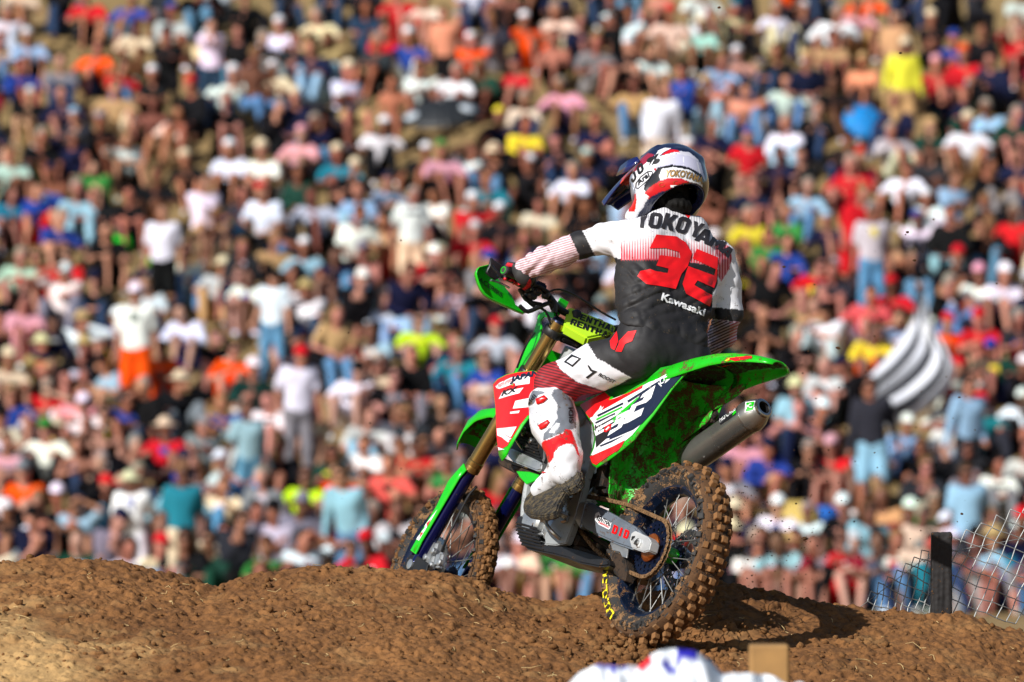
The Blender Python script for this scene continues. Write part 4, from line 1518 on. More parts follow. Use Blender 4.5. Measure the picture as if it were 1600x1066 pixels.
# caked underside: mud sheet under the plastic, coloured darker for the shade there
rows2 = [[p + A(0, -.004 * np.sign(p[1]) if abs(p[1]) > .03 else 0, -.005) for p in r[3:-3]] for r in rows[:-2]]
V, F = loft(rows2)
V, F = np.array(V), F
o = mk('mud_layer', V, F, M_GREENX, fender, world=False)
subsurf(o, 2)
tx = bpy.data.textures.new('clods', 'CLOUDS'); tx.noise_scale = .018; tx.noise_depth = 4
dm = o.modifiers.new('relief', 'DISPLACE'); dm.texture = tx; dm.strength = .022; dm.mid_level = .45
dm.texture_coords = 'LOCAL'
bvf = bvh_of(fender)
for q, mm in (([(1120, 571), (1137, 561), (1176, 558), (1176, 561), (1150, 566), (1130, 571)], M_REDP), ([(1134, 565), (1141, 561), (1144, 561), (1138, 566)], M_YEL), ([(1153, 563), (1160, 559), (1163, 559), (1157, 563)], M_YEL)):
    shape_on(q, bvf, mm, fender, off=.0065)

# inner fender / air box walls and mud flap ahead of the wheel
def sheet(name, rows, m, parent=bike, relief=.0, thick=.004, sub=2):
    V, F = loft(rows)
    o = mk(name, V, F, m, parent, world=False)
    if sub: subsurf(o, sub)
    if relief:
        d = o.modifiers.new('relief', 'DISPLACE'); d.texture = tx; d.strength = relief; d.mid_level = .45; d.texture_coords = 'LOCAL'
    s = o.modifiers.new('thickness', 'SOLIDIFY'); s.thickness = thick; s.offset = 0
    return o
# front wall of the wheel well, curving round the wheel
rows = []
for z, x, wl_, wr in ((.66, .16, .10, .09), (.60, .27, .115, .10), (.52, .345, .125, .11), (.44, .385, .12, .11), (.36, .40, .10, .10), (.26, .405, .075, .09), (.16, .40, .05, .08), (.10, .39, .035, .06)):
    rows.append([A(x - (.02 * t if t > 0 else .17 * abs(t) ** 1.6), (wl_ if t > 0 else min(.115, wr * 1.15)) * t, z) for t in np.linspace(1, -1, 11)])
airbox = sheet('mud_flap', rows, M_GREENM, relief=.012)
# right inner wall seen past the wheel
rows = []
wall_top = L3([(1117, 640), (1100, 648), (1081, 655), (1060, 668), (1035, 690), (1010, 706), (990, 718)], -.092)
wall_bot = L3([(1112, 655), (1096, 668), (1078, 682), (1058, 698), (1042, 712), (1026, 728), (1000, 752)], -.088)
rows = [wall_top, [(a + b) / 2 + A(0, .010, 0) for a, b in zip(wall_top, wall_bot)], wall_bot]
sheet('inner_fender', rows, M_GREENM, relief=.010)
lip = L3([(1165, 610), (1140, 628), (1117, 640), (1100, 650)], -.10)
rows = [[p + A(0, .010, .035) for p in lip], lip]
sheet('fender_rail', rows, M_GREENM, relief=.006)
V, F = panel([(1060, 600), (1072, 590), (1082, 585), (1078, 597), (1064, 604)], inner=.01)
# green tab
g = G().add(*prism(L3([(1015, 660), (1022, 650), (1032, 645), (1031, 652), (1020, 660)], .03), A(0, -.01, 0), bev=.002))
bb(g, 'fender_tab', M_GREENC, sharp=30)

# muffler
ma = B(1098, 704, -.135); mb_ = B(1172, 652, -.150)
mdir = unit(mb_ - ma)
mo = ma - mdir * .10
Lm = np.linalg.norm(mb_ - mo)
muff = bb(G().add(*lathe(mo, mdir, [(0, .030), (.02, .046), (.05, .055), (.09, .058), (Lm, .058), (Lm + .002, .054)], 36, squash=(1.0, .92))), 'muffler', M_MUFF, sharp=50)
bb(G().add(*lathe(mb_, mdir, [(-.004, .0612), (.004, .0612), (.004, .057)], 36, squash=(1, .92))), 'muffler_band', M_STEEL, muff, sharp=30)
bb(G().add(*lathe(mb_, mdir, [(.004, .059), (.03, .055), (.058, .042), (.066, .034), (.070, .032)], 36)), 'muffler_cap', M_MUFF, muff, sharp=30)
bb(G().add(*lathe(mb_ + mdir * .066, mdir, [(0, .036), (.010, .036), (.013, .032), (.013, .024), (.004, .022), (-.05, .021), (-.05, 0)], 32)), 'muffler_outlet', M_STEEL, muff, sharp=30)
bb(G().add(*lathe(mb_ + mdir * .03, mdir, [(0, .0), (0.001, .0205), (.045, .0205)], 24)), 'outlet_bore', M_INK, muff)
bvm = bvh_of(muff)
shape_on([(1124, 660), (1148, 640), (1158, 634), (1157, 642), (1140, 655), (1126, 664)], bvm, M_INK, muff, name='muffler_label')
shape_on([(1142, 643), (1158, 630), (1157, 640), (1145, 650)], bvm, M_GREENC, muff, off=.0024)
text_on('PRO CIRCUIT', (1126, 661), (1156, 637), 6, bvm, M_WHITE, muff, off=.003, shear=.3)
bvc = bvh_of([o for o in muff.children if o.name.startswith('muffler_cap')][0])
shape_on([(1165, 629), (1180, 627), (1177, 642), (1164, 645)], bvc, M_WHITE, muff, off=.002)
shape_on([(1166.5, 630.5), (1178.5, 628.5), (1176, 641), (1165.5, 643.5)], bvc, M_GREENC, muff, off=.003)
text_on('PC', (1167, 640), (1176, 637), 6, bvc, M_WHITE, muff, off=.004)
g = G()
g.add(*tube(smooth_path([mo + mdir * .02, mo - mdir * .10 + A(0, .02, -.01), A(.42, -.10, .33), A(.66, -.10, .30), A(.88, -.07, .34), A(.93, -.05, .30)], 20), .021, 12))
bb(g, 'exhaust_pipe', M_MUFF)
g = G().add(*box(B(1108, 655, -.10), (.07, .02, .03), bR * 0 + np.eye(3), bev=.004))
g.add(*tube([B(1098, 668, -.10), B(1120, 645, -.09)], .009, 8))
bb(g, 'muffler_bracket', M_BLACKM)

# ---------------------------------------------------------------- front end
FT = A(.985, 0, .93); FM = A(1.362, 0, .377); fdir = unit(FM - FT); FE = A(1.598, 0, .015)
for sg in (1, -1):
    y = sg * .108
    f = bpy.data.objects.new('fork_leg', None); COL.objects.link(f); f.parent = bike
    t0 = FT + A(0, y, 0)
    bb(G().add(*tube([t0, t0 + fdir * .30, FM + A(0, y, 0) - fdir * .045], [.029, .029, .029], 24)), 'outer_tube', M_GOLD, f)
    bb(G().add(*lathe(FM + A(0, y, 0) - fdir * .045, fdir, [(0, .0285), (.003, .0315), (.02, .0315), (.022, .030), (.03, .0315), (.046, .0315), (.05, .024)], 24)), 'dust_seal', M_GOLD, f, sharp=30)
    e = FE + A(0, y, 0)
    bb(G().add(*tube([FM + A(0, y, 0), e], .0245, 20)), 'inner_tube', M_BLUEF, f)
    bb(G().add(*lathe(t0 - fdir * .012, fdir, [(0, 0), (0, .022), (.006, .027), (.014, .029)], 20)), 'fork_cap', M_NAVY, f, sharp=30)
    g = G().add(*box(e + A(0, 0, -.0), (.075, .035, .075), bev=.014, seg=2)).add(*lathe(e + A(0, sg * .016, 0), (0, sg, 0), [(0, .02), (.012, .02), (.014, .012), (.014, 0)], 12))
    bb(g, 'axle_lug', M_ALU, f)
    gp = [(724, 724), (728, 735), (713, 752), (701, 772), (661, 842), (649, 866), (641, 860), (651, 842), (682, 790), (700, 752), (709, 741)]
    gv = [B(a, b, .142) for a, b in gp]
    V, F = prism(gv, A(0, -.005, 0), bev=.001)
    if sg < 0: V = V * A(1, -1, 1); F = [q[::-1] for q in F]
    o = bb(G().add(V, F), 'fork_guard', M_GREENC, f, sharp=30)
    # front face of the guard wraps the leg
    pd_ = A(.824, 0, .566); a, b = FM + A(0, y, 0) + pd_ * .018 + fdir * .01, e + A(0, y, 0) * 0 + pd_ * .024 - fdir * .05
    rows = []
    for t in np.linspace(0, 1, 10):
        c = a + (b - a) * t
        rows.append([c - pd_ * .030 + A(0, sg * .032, 0), c - pd_ * .008 + A(0, sg * .034, 0), c + pd_ * .008 + A(0, sg * .018, 0), c + pd_ * .010 - A(0, sg * .006, 0), c - pd_ * .002 - A(0, sg * .026, 0)])
    o2 = bb(G().add(*loft(rows)), 'guard_front', M_GREENC, f)
    solid(o2, .003, 0)
    if sg > 0:
        bg_ = bvh_of(o)
        shape_on([(684, 796), (677, 808), (655, 845), (651, 843), (660, 826)], bg_, M_WHITE, f)
        shape_on([(674, 812), (668, 824), (656, 841), (661, 824)], bg_, M_REDP, f, off=.0026)
# clamps
g = G()
for z_, th in ((FT + fdir * .045, .030), (FT + fdir * .235, .036)):
    Rc = np.stack([unit(np.cross(A(0, 1, 0), fdir)), A(0, 1, 0), fdir], 1)
    g.add(*box(z_ + Rc[:, 0] * .018, (.050, .18, th), Rc, bev=.010, seg=2))
    for sg in (1, -1):
        g.add(*lathe(z_ + A(0, sg * .108, 0), fdir, [(-th / 2, .0292), (-th / 2, .038), (-th / 2 + .003, .040), (th / 2 - .003, .040), (th / 2, .038), (th / 2, .0292)], 24))
        g.add(*tube([z_ + A(0, sg * .085, 0) - Rc[:, 0] * .03, z_ + A(0, sg * .085, 0) - Rc[:, 0] * .045], .006, 8))
for sg in (1, -1):
    g.add(*box(FT + A(-.005, sg * .05, .035), (.04, .035, .06), bev=.008))
bb(g, 'triple_clamp', M_BLACKP, sharp=35)
# handlebar
hb = [A(.925, .41, 1.015), A(.955, .30, 1.022), A(.985, .20, 1.015), A(1.005, .12, .985), A(1.00, .07, .975), A(1.0, 0, .975)]
hb = hb + [p * A(1, -1, 1) for p in hb[-2::-1]]
bar = bb(G().add(*tube(smooth_path(hb, 40), .0135, 12)), 'handlebar', M_BLACKP)
# bar pad
pc = A(.975, -.005, 1.0)
corners = [(889, 478), (963, 508), (957, 520), (918, 528), (881, 507)]
pn_ = unit(bR @ A(-.70, .32, .62)); p0_ = W(A(.955, .0, .985))
pv = [toL(on_plane(a, b, p0_, pn_)) for a, b in corners]
V, F = prism(pv, -(bR.T @ pn_) * .045, bev=.007, seg=2)
pad = bb(G().add(V, F), 'bar_pad', M_LIME, bar, sharp=50)
bvp = bvh_of(pad)
block_on('RENTHAL', (895, 496), (962, 521), 9.5, bvp, M_INK, pad, up=(.42, -1), gap=.14)
block_on('RENTHAL', (890, 507), (957, 532), 9.5, bvp, M_INK, pad, up=(.42, -1), gap=.14)
# grips, levers, perches
for sg in (1, -1):
    a, b = A(.925, sg * .41, 1.015), A(.952, sg * .285, 1.022)
    bb(G().add(*tube([a, b], [.0165, .0165], 14)).add(*lathe(b, unit(b - a), [(-.004, .016), (-.002, .026), (.004, .026), (.006, .016)], 16)), 'grip', M_BLACKP, bar)
    d = unit(a - b)
    bb(G().add(*lathe(a, d, [(0, .017), (.004, .019), (.010, .018), (.013, .014), (.013, 0)], 18)), 'grip_end', M_GLOVEK, bar)
    bb(G().add(*lathe(a + d * .0135, d, [(0, .0135), (.001, .0135), (.001, .0105), (0, .0105)], 18, closed=True)), 'grip_ring', M_GREENC, bar)
    g = G()
    pe = A(.965, sg * .235, 1.02)
    g.add(*box(pe, (.035, .045, .034), bev=.007, seg=2)).add(*box(pe + A(.028, sg * .015, -.004), (.04, .03, .02), bev=.005))
    g.add(*tube(smooth_path([pe + A(.03, sg * .01, -.008), pe + A(.045, sg * .05, -.01), pe + A(.035, sg * .12, -.012), pe + A(.02, sg * .17, -.012)], 10), [.007] * 10, 8, flat=.7))
    g.add(*tube(smooth_path([pe + A(0, -sg * .02, .0), pe + A(.02, -sg * .07, -.02), pe + A(.04, -sg * .12, -.06), pe + A(.05, -sg * .15, -.14)], 14), .0035, 6))
    bb(g, 'lever', M_NAVY, bar)
# handguard, traced
hg = [(742, 433), (745, 421), (750, 419), (765, 415), (768, 424), (778, 436), (790, 450), (800, 462), (806, 477), (822, 489), (817, 491), (801, 485), (757, 463)]
g = G()
hgv = [B(a, b, 1.055, 0) for a, b in hg]
V, F = prism(hgv, A(.006, 0, .004), bev=.001)
hgl = bb(G().add(V, F), 'handguard', M_GREENC, bar, sharp=30)
rim_ = np.array([B(a, b, 1.055, 0) for a, b in [(765, 415), (750, 419), (745, 421), (742, 433), (757, 463), (801, 485), (817, 491)]])
rr_ = smooth_path(rim_, 24)
o = sheet('handguard_lip', [rr_, rr_ + A(-.022, .004, .002)], M_GREENC, bar, sub=0, thick=.003)
bvh_ = bvh_of(hgl)
text_on('ACERBIS', (747, 439), (783, 465), 7, bvh_, M_INK, hgl, bold=.02, off=.002, up=(.35, -1))
V2 = V * A(1, -1, 1)
bb(G().add(V2, [f[::-1] for f in F]), 'handguard', M_GREENC, bar, sharp=30)
g = G()
g.add(*tube(smooth_path([B(769, 416, .985, 0), B(775, 424, .97, 0), B(783, 432, .96, 0)], 6), .012, 8, flat=.5))
bb(g, 'bar_end', M_BLACKP, bar, sharp=40); g = G()
g.add(*prism(L3([(768, 402), (775, 408), (784, 414), (788, 424), (783, 432), (775, 438), (766, 432), (760, 426), (765, 415)], 1.0, 0), A(.012, 0, 0), bev=.003))
bb(g, 'handguard_clamp', M_BLACKP, bar, sharp=40); g = G()
g.add(*tube(smooth_path([B(812, 478, .98, 0), B(824, 487, .98, 0), B(842, 480, .98, 0), B(858, 474, .985, 0), B(864, 484, .99, 0)], 12), .0085, 8))
g.add(*tube(smooth_path([B(858, 466, .985, 0), B(866, 474, .985, 0), B(866, 488, .985, 0)], 8), .012, 8))
g.add(*box(B(838, 456, .965, 0), (.03, .035, .03), bev=.007)).add(*box(B(852, 462, .965, 0), (.028, .025, .026), bev=.006))
g.add(*box(B(830, 462, .975, 0), (.04, .04, .03), bev=.008)).add(*box(B(822, 452, .97, 0), (.03, .025, .03), bev=.007)).add(*tube(smooth_path([B(812, 452, .97, 0), B(824, 470, .985, 0), B(846, 476, .98, 0)], 8), .008, 8)).add(*tube(smooth_path([B(816, 462, .97, 0), B(832, 478, .985, 0), B(852, 486, .98, 0), B(866, 520, 1.0, 0)], 10), .005, 6)).add(*tube(smooth_path([B(850, 460, .96, 0), B(872, 452, .96, 0), B(900, 462, .97, 0), B(940, 488, .98, 0), B(962, 500, .98, 0)], 12), .004, 6))
g.add(*tube(smooth_path([B(826, 448, .96, 0), B(840, 446, .95, 0), B(856, 456, .95, 0)], 8), .007, 8))
bb(g, 'handguard_mount', M_BLACKP, bar, sharp=40)
bb(G().add(*tube(smooth_path([B(767, 438, 1.0, 0), B(780, 442, 1.005, 0), B(796, 450, 1.0, 0)], 8), .006, 8, flat=.7)), 'clutch_lever', M_STEEL, bar)

# front number plate seen from behind
npx = [(853, 484), (864, 490), (877, 464), (889, 473), (884, 482), (870, 498), (862, 497), (848, 494), (843, 500), (838, 518), (824, 548), (812, 570), (803, 590), (799, 588), (812, 556), (828, 528), (836, 512), (841, 492)]
V, F = prism(L3([(841, 493), (851, 485), (865, 489), (866, 497), (849, 495), (844, 501), (846, 512), (842, 530), (822, 565), (808, 590), (801, 588), (815, 553), (834, 518)], .125), A(0, -.006, 0), bev=.001)
g = G().add(V, F); g.add(V * A(1, -1, 1), [f[::-1] for f in F])
g.add(*prism(L3([(863, 490), (876, 465), (889, 472), (883, 484), (868, 499)], 1.03, 0), A(.006, 0, 0), bev=.001))
pl = [A(1.16, .125, .86), A(1.20, .08, .88), A(1.215, 0, .885), A(1.20, -.08, .88), A(1.16, -.125, .86)]
pl2 = [p + A(.10, 0, -.30) for p in pl]
g.add(*loft([pl, pl2]))
fp = bb(g, 'front_number_plate', M_GREENC, sharp=30)
g = G().add(*tube(smooth_path([B(836, 520, .14), B(824, 536, .16), B(815, 556, .15), B(808, 575, .14)], 10), .004, 6))
bb(g, 'brake_hose', M_BLACKP)
# front fender
rows = []
ff = [(1.14, .560, .055, .02), (1.26, .606, .070, .030), (1.38, .640, .078, .04), (1.48, .642, .078, .05), (1.56, .610, .072, .055), (1.61, .560, .060, .045), (1.63, .530, .045, .03)]
fa = np.array(ff)
for x in np.linspace(1.14, 1.63, 22):
    v = [np.interp(x, fa[:, 0], fa[:, k]) for k in range(1, 4)]
    rows.append(fen_row(x, v[0], v[1], v[2], 0))
ffn = bb(G().add(*loft(rows)), 'front_fender', M_GREENC, sharp=0)
m = ffn.modifiers.new('thickness', 'SOLIDIFY'); m.thickness = .004; m.offset = 1
rows2 = [[p + A(0, 0, -.006) for p in r[3:-3]] for r in rows[1:-1]]
V, F = loft(rows2)
o = mk('mud_layer', V, F, M_GREENM, ffn, world=False)
# caliper and hose
g = G()
g.add(*box(B(676, 868, .085), (.075, .04, .11), bev=.012, seg=2)).add(*box(B(688, 876, .09), (.05, .03, .06), bev=.01, seg=2))
for px, py in ((668, 872), (680, 862), (690, 880), (676, 884)):
    g.add(*lathe(B(px, py, .10), (0, 1, 0), [(0, .013), (.014, .013), (.017, .008), (.017, 0)], 12))
bb(g, 'brake_caliper', M_ALU, sharp=35)
g = G().add(*tube(smooth_path([B(690, 862, .10), B(700, 838, .11), B(716, 806, .10), B(732, 775, .08), B(745, 760, .06)], 14), .005, 8))
bb(g, 'brake_hose', M_BLACKP)
# disc cover
bb(G().add(*prism(L3([(622, 898), (640, 866), (652, 868), (668, 880), (664, 900), (640, 912)], .13), A(0, -.008, 0), bev=.003)), 'disc_guard', M_BLACKP, sharp=30)

# lettering on the swingarm
bva = bvh_of(arm)
shape_on([(929, 811), (931, 803), (936, 800), (940, 808), (956, 817), (954, 826), (952, 828), (936, 820)], bva, M_WHITE, arm, off=.0016, maxe=6)
text_on('RENTHAL', (932, 812.5), (954, 823), 8, bva, M_INK, arm, bold=.03, off=.0026)
text_on('CHAINWHEELS', (935, 817.5), (952, 826), 3.2, bva, M_REDP, arm, bold=.02, off=.0026)
block_on('DID', (956, 833), (981, 843), 13.5, bva, M_REDP, arm, up=(.30, -1), gap=.2)
# ============================================================ rider
HIPL = P(1006, 552, 20.33); HIPR = P(1070, 574, 20.42)
KNL = P(866, 600, 20.56); ANL = P(884, 738, 20.34)
SHL = P(1004, 366, 20.52); SHR = P(1124, 402, 20.66)
ELL = P(906, 383, 20.62); WRL = P(822, 418, 20.86)
ELR = P(1138, 492, 20.62); WRR = P(1092, 560, 20.98)
NECK = P(1060, 345, 20.60)
KNR = W(A(.80, -.20, .62)); ANR = W(A(.53, -.20, .24))

def person_root(name, V, F, m, origin):
    o = mk(name, V, F, m, None, origin=origin)
    return o

M_SKINR = mat('skin_rider', srgb(190, 140, 110), rough=.55)
def f_body(p):
    d = sd_cap(p, P(1020, 480, 20.48), P(1056, 492, 20.52), .085)
    d = smin(d, sd_cap(p, P(1022, 400, 20.56), P(1082, 424, 20.62), .095), .06)
    d = smin(d, sd_cap(p, HIPL, HIPR, .09), .06)
    d = smin(d, sd_cap(p, HIPL, KNL, .078, .05), .04); d = smin(d, sd_cap(p, HIPR, KNR, .078, .05), .04)
    d = smin(d, sd_cap(p, KNL, ANL, .05, .035), .02); d = smin(d, sd_cap(p, KNR, ANR, .05, .035), .02)
    for s, e, w in ((SHL, ELL, WRL), (SHR, ELR, WRR)):
        d = smin(d, sd_cap(p, s, e, .045, .038), .03); d = smin(d, sd_cap(p, e, w, .036, .026), .02)
    d = smin(d, sd_cap(p, NECK, P(1052, 300, 20.66), .055, .052), .03)
    d = smin(d, sd_ell(p, P(1046, 284, 20.68), (.085, .085, .10)), .02)
    return d + .030
V, F = snet(f_body, P(780, 640, 20.2) * A(1, 0, 1) + A(0, 20.0, -.5), P(1200, 200, 20.7) * A(1, 0, 1) + A(0, 21.2, .1), .013)
rider = mk('person', V, F, M_SKINR, None, origin=HIPL)
tag(rider, 'motocross rider in white, black and red jersey number 32 on the green bike', 'person')

# ---------------------------------------------------------------- jersey
def fold_noise(p, a1=.004, a2=.0022, seed=0):
    q = p * A(1, 1, 1)
    n1 = noise(q, 9, seed); n2 = noise(q + .03 * n1[..., None], 19, seed + 3)
    return a1 * (1 - 2 * np.abs(n1)) + a2 * (1 - 2 * np.abs(n2))

def f_jersey(p):
    d = sd_cap(p, P(1007, 392, 20.53), P(1092, 422, 20.62), .106, .102)
    d = smin(d, sd_cap(p, P(1004, 435, 20.49), P(1080, 462, 20.56), .100, .100), .06)
    d = smin(d, sd_cap(p, P(1004, 475, 20.44), P(1064, 496, 20.50), .098, .098), .07)
    d = smin(d, sd_cap(p, P(1006, 520, 20.38), P(1066, 541, 20.44), .100, .100), .05)
    d = smin(d, sd_cap(p, P(1030, 358, 20.58), P(1090, 374, 20.62), .064, .060), .05)
    d = smin(d, sd_cap(p, SHL, P(950, 373, 20.57), .064, .062), .035)
    d = smin(d, sd_cap(p, P(950, 373, 20.57), ELL, .062, .054), .02)
    d = smin(d, sd_cap(p, ELL, P(850, 408, 20.76), .053, .052), .015)
    d = smin(d, sd_cap(p, P(850, 408, 20.76), P(820, 419, 20.86), .051, .041), .015)
    d = smin(d, sd_cap(p, SHR, P(1133, 450, 20.66), .063, .060), .03)
    d = smin(d, sd_cap(p, P(1133, 450, 20.66), ELR, .060, .055), .02)
    d = smin(d, sd_cap(p, ELR, P(1128, 525, 20.76), .053, .050), .02)
    d = smin(d, sd_cap(p, P(1128, 525, 20.76), WRR, .050, .04), .02)
    d = smin(d, sd_cap(p, P(1040, 345, 20.58), P(1082, 352, 20.62), .05, .05), .04)
    # hem: cut along the line of the waist
    px = to_px(p.reshape(-1, 3))
    hem = np.interp(px[:, 0], [960, 968, 1000, 1040, 1075, 1104, 1112], [500, 506, 517, 531, 543, 553, 556])
    cut = ((px[:, 1] - hem) / 435.0 - .02 * noise(p.reshape(-1, 3), 6, 3)).reshape(d.shape)
    cut = np.where(px[:, 0].reshape(d.shape) > 1114, -1, cut)
    cut = np.where((p[..., 1] > 20.72), -1, cut)
    d = smax(d, cut, .008)
    # neck opening
    d = smax(d, -sd_ell(p, P(1064, 322, 20.64), (.075, .08, .045)), .01)
    pr = p.reshape(-1, 3)
    amp = np.ones(len(pr))
    d = d + (fold_noise(pr, .0055, .0034, 5) * amp).reshape(d.shape)
    # creases: elbow, waist
    w = np.exp(-((px[:, 1] - 478) / 34.0) ** 2) * (px[:, 0] < 1112) * (px[:, 1] > 420)
    cr = np.sin((px[:, 1] + .42 * (px[:, 0] - 1040) + 6 * noise(pr, 11, 9)) / 5.6)
    d = d + (.0085 * w * (1 - np.abs(cr) * 2) * (.5 + noise(pr, 5, 12))).reshape(d.shape)
    w2 = np.exp(-((px[:, 0] - 838) / 22.0) ** 2) * (px[:, 1] < 450)
    d = d + (.006 * w2 * (1 - 2 * np.abs(np.sin((px[:, 0] * .8 + px[:, 1] * .5 + 9 * noise(pr, 12, 2)) / 5.0)))).reshape(d.shape)
    w4 = np.exp(-(((px[:, 0] - 955) / 26.0) ** 2 + ((px[:, 1] - 375) / 26.0) ** 2)) + np.exp(-(((px[:, 0] - 1000) / 30.0) ** 2 + ((px[:, 1] - 425) / 22.0) ** 2))
    d = d + (.0048 * w4 * (1 - 2 * np.abs(np.sin((px[:, 0] * .75 - px[:, 1] * .9 + 8 * noise(pr, 10, 22)) / 7.0)))).reshape(d.shape)
    w3 = np.exp(-(((px[:, 0] - 1125) / 30.0) ** 2 + ((px[:, 1] - 535) / 26.0) ** 2))
    d = d + (.004 * w3 * (1 - 2 * np.abs(np.sin((px[:, 1] + .5 * px[:, 0]) / 4.6)))).reshape(d.shape)
    return d
lo = P(795, 585, 20.2) * A(1, 0, 1) + A(0, 20.22, 0); hi = P(1180, 322, 20.8) * A(1, 0, 1) + A(0, 21.08, 0)
V, F = snet(f_jersey, lo, hi, .0046)
pxj = to_px(V)
def paint(px, base, areas):
    c = np.tile(A(*base), (len(px), 1))
    for poly, col in areas:
        c[in_poly(px, poly)] = col
    return c
WHITEJ = srgb(232, 232, 236); BLACKJ = srgb(30, 29, 31); 
col = paint(pxj, WHITEJ, [
    ([(950, 400), (974, 406), (1010, 404), (1060, 407), (1100, 413), (1122, 421), (1121, 445), (1113, 462), (1113, 575), (950, 575)], BLACKJ),
    ([(884, 363), (906, 352), (931, 402), (905, 412)], BLACKJ),
    ([(1108, 480), (1170, 485), (1170, 505), (1108, 498)], BLACKJ),
])
x, y = pxj[:, 0], pxj[:, 1]
ytop = np.interp(x, [972, 1060, 1135], [372, 372, 380]); ybl = np.interp(x, [972, 1060, 1100, 1125], [406, 407, 413, 421])
scol = np.tile(A(*srgb(196, 30, 52)), (len(V), 1)); samt = np.zeros(len(V)); sph = x * 2 * pi / 4.2
tor = (x > 970) & (x < 1140)
g1 = tor & (y > ytop - 16) & (y < ybl)
tt = np.clip((y - ytop + 16) / (ybl - ytop + 16), 0, 1)
samt[tor & (y < 408)] = .30; scol[tor & (y < ytop)] = srgb(146, 140, 156); samt[g1] = np.clip(.3 + 1.4 * (tt - .3), .3, 1)[g1]
mixb = (np.clip(tt * 1.5 - .6, 0, .75))[:, None]
col = np.where(g1[:, None] & (y > ytop)[:, None], col * (1 - mixb) + A(*srgb(206, 92, 108)) * mixb, col)
yoke = tor & (y < 352) & (x > 1000); samt[yoke] = .5; scol[yoke] = srgb(110, 106, 120)
rs = in_poly(pxj, [(1116, 386), (1124, 377), (1141, 386), (1144, 404), (1137, 424), (1127, 440), (1120, 428), (1124, 410)])
col[rs] = srgb(176, 26, 44); samt[rs] = .8; scol[rs] = srgb(232, 160, 170)
fl = (x < 888 + (y - 363) * .46) & (y < 460) & (x < 905)
col[fl] = srgb(232, 218, 224); scol[fl] = srgb(160, 48, 74); samt[fl] = .66; sph[fl] = ((y + .30 * x) * 2 * pi / 3.7)[fl]
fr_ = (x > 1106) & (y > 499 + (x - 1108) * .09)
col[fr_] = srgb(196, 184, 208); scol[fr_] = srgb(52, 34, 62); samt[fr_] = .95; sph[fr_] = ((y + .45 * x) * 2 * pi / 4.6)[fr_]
lit = fr_ & (x > 1140); scol[lit] = srgb(168, 70, 96)  # redder stripes on the sunlit edge of the forearm: light painted into the cloth
M_JERSEY = mat('jersey_fabric', (1, 1, 1), rough=.68, var=.06, attr=True, stripes=True, mud=.22, mscale=44, mcol=srgb(128, 104, 78))
jersey = mk('jersey', V, F, M_JERSEY, rider, col=col, attrs={'sphase': sph, 'samt': samt})
a = jersey.data.color_attributes.new('SCol', 'FLOAT_COLOR', 'POINT')
c4 = np.ones((len(V), 4), dtype=np.float32); c4[:, :3] = scol; a.data.foreach_set('color', c4.ravel())
bj = bvh_of(jersey)
M_RED32 = mat('number_red', srgb(236, 18, 26), rough=.5, var=.05)
# number 32: strokes measured on the back
def j(pts): return [(800 + a / 3.5525, 280 + b / 3.5525) for a, b in pts]
three = j([(800, 308), (912, 320), (962, 352), (998, 412), (975, 485), (940, 525), (908, 610), (745, 582), (697, 540), (712, 512), (765, 500), (795, 512), (862, 522), (868, 498), (800, 480), (822, 423), (905, 432), (935, 440), (925, 405), (850, 382), (762, 386)])
shape_on(three, bj, M_RED32, jersey, off=.0022, name='race_number', maxe=6)
def j8(pts): return [(800 + a / 3.59, 281 + b / 3.59) for a, b in pts]
shape_on(j8([(1035, 388), (1153, 437), (1150, 500), (1147, 560), (1132, 608), (1040, 566), (1022, 592), (1122, 650), (1109, 711), (975, 640), (955, 585), (975, 520), (988, 486), (1133, 538), (1141, 502), (1012, 442)]), bj, M_RED32, jersey, off=.0022, name='race_number', maxe=6)
# name across the shoulders, each letter set on its own short baseline
M_LET = mat('dark_lettering', srgb(40, 38, 44), rough=.6, var=0)
nm = [('Y', (692, 268), (738, 272), 76), ('O', (752, 270), (812, 278), 76), ('K', (826, 274), (886, 288), 78), ('O', (898, 290), (958, 308), 80), ('Y', (976, 312), (1030, 330), 74), ('A', (1008, 340), (1082, 366), 68), ('M', (1084, 366), (1150, 400), 60), ('A', (1150, 402), (1190, 440), 44)]
for ch, p0, p1, h in nm:
    block_on(ch, j([p0])[0], j([(p1[0] + 8, p1[1] + 2)])[0], (h + 12) / 3.5525, bj, M_LET, jersey, slant=.10, name='name_letter', off=.0026, maxe=4)
text_on('Kawasaki', j([(824, 672)])[0], j([(1062, 762)])[0], 42 / 3.5525, bj, M_WHITE, jersey, bold=.028, name='lettering', maxe=3, up=(.3, -1), off=.0034)
# small red mark at the collar
shape_on(j([(958, 198), (990, 204), (976, 218)]), bj, M_RED32, jersey, off=.002, name='collar_mark', maxe=6)

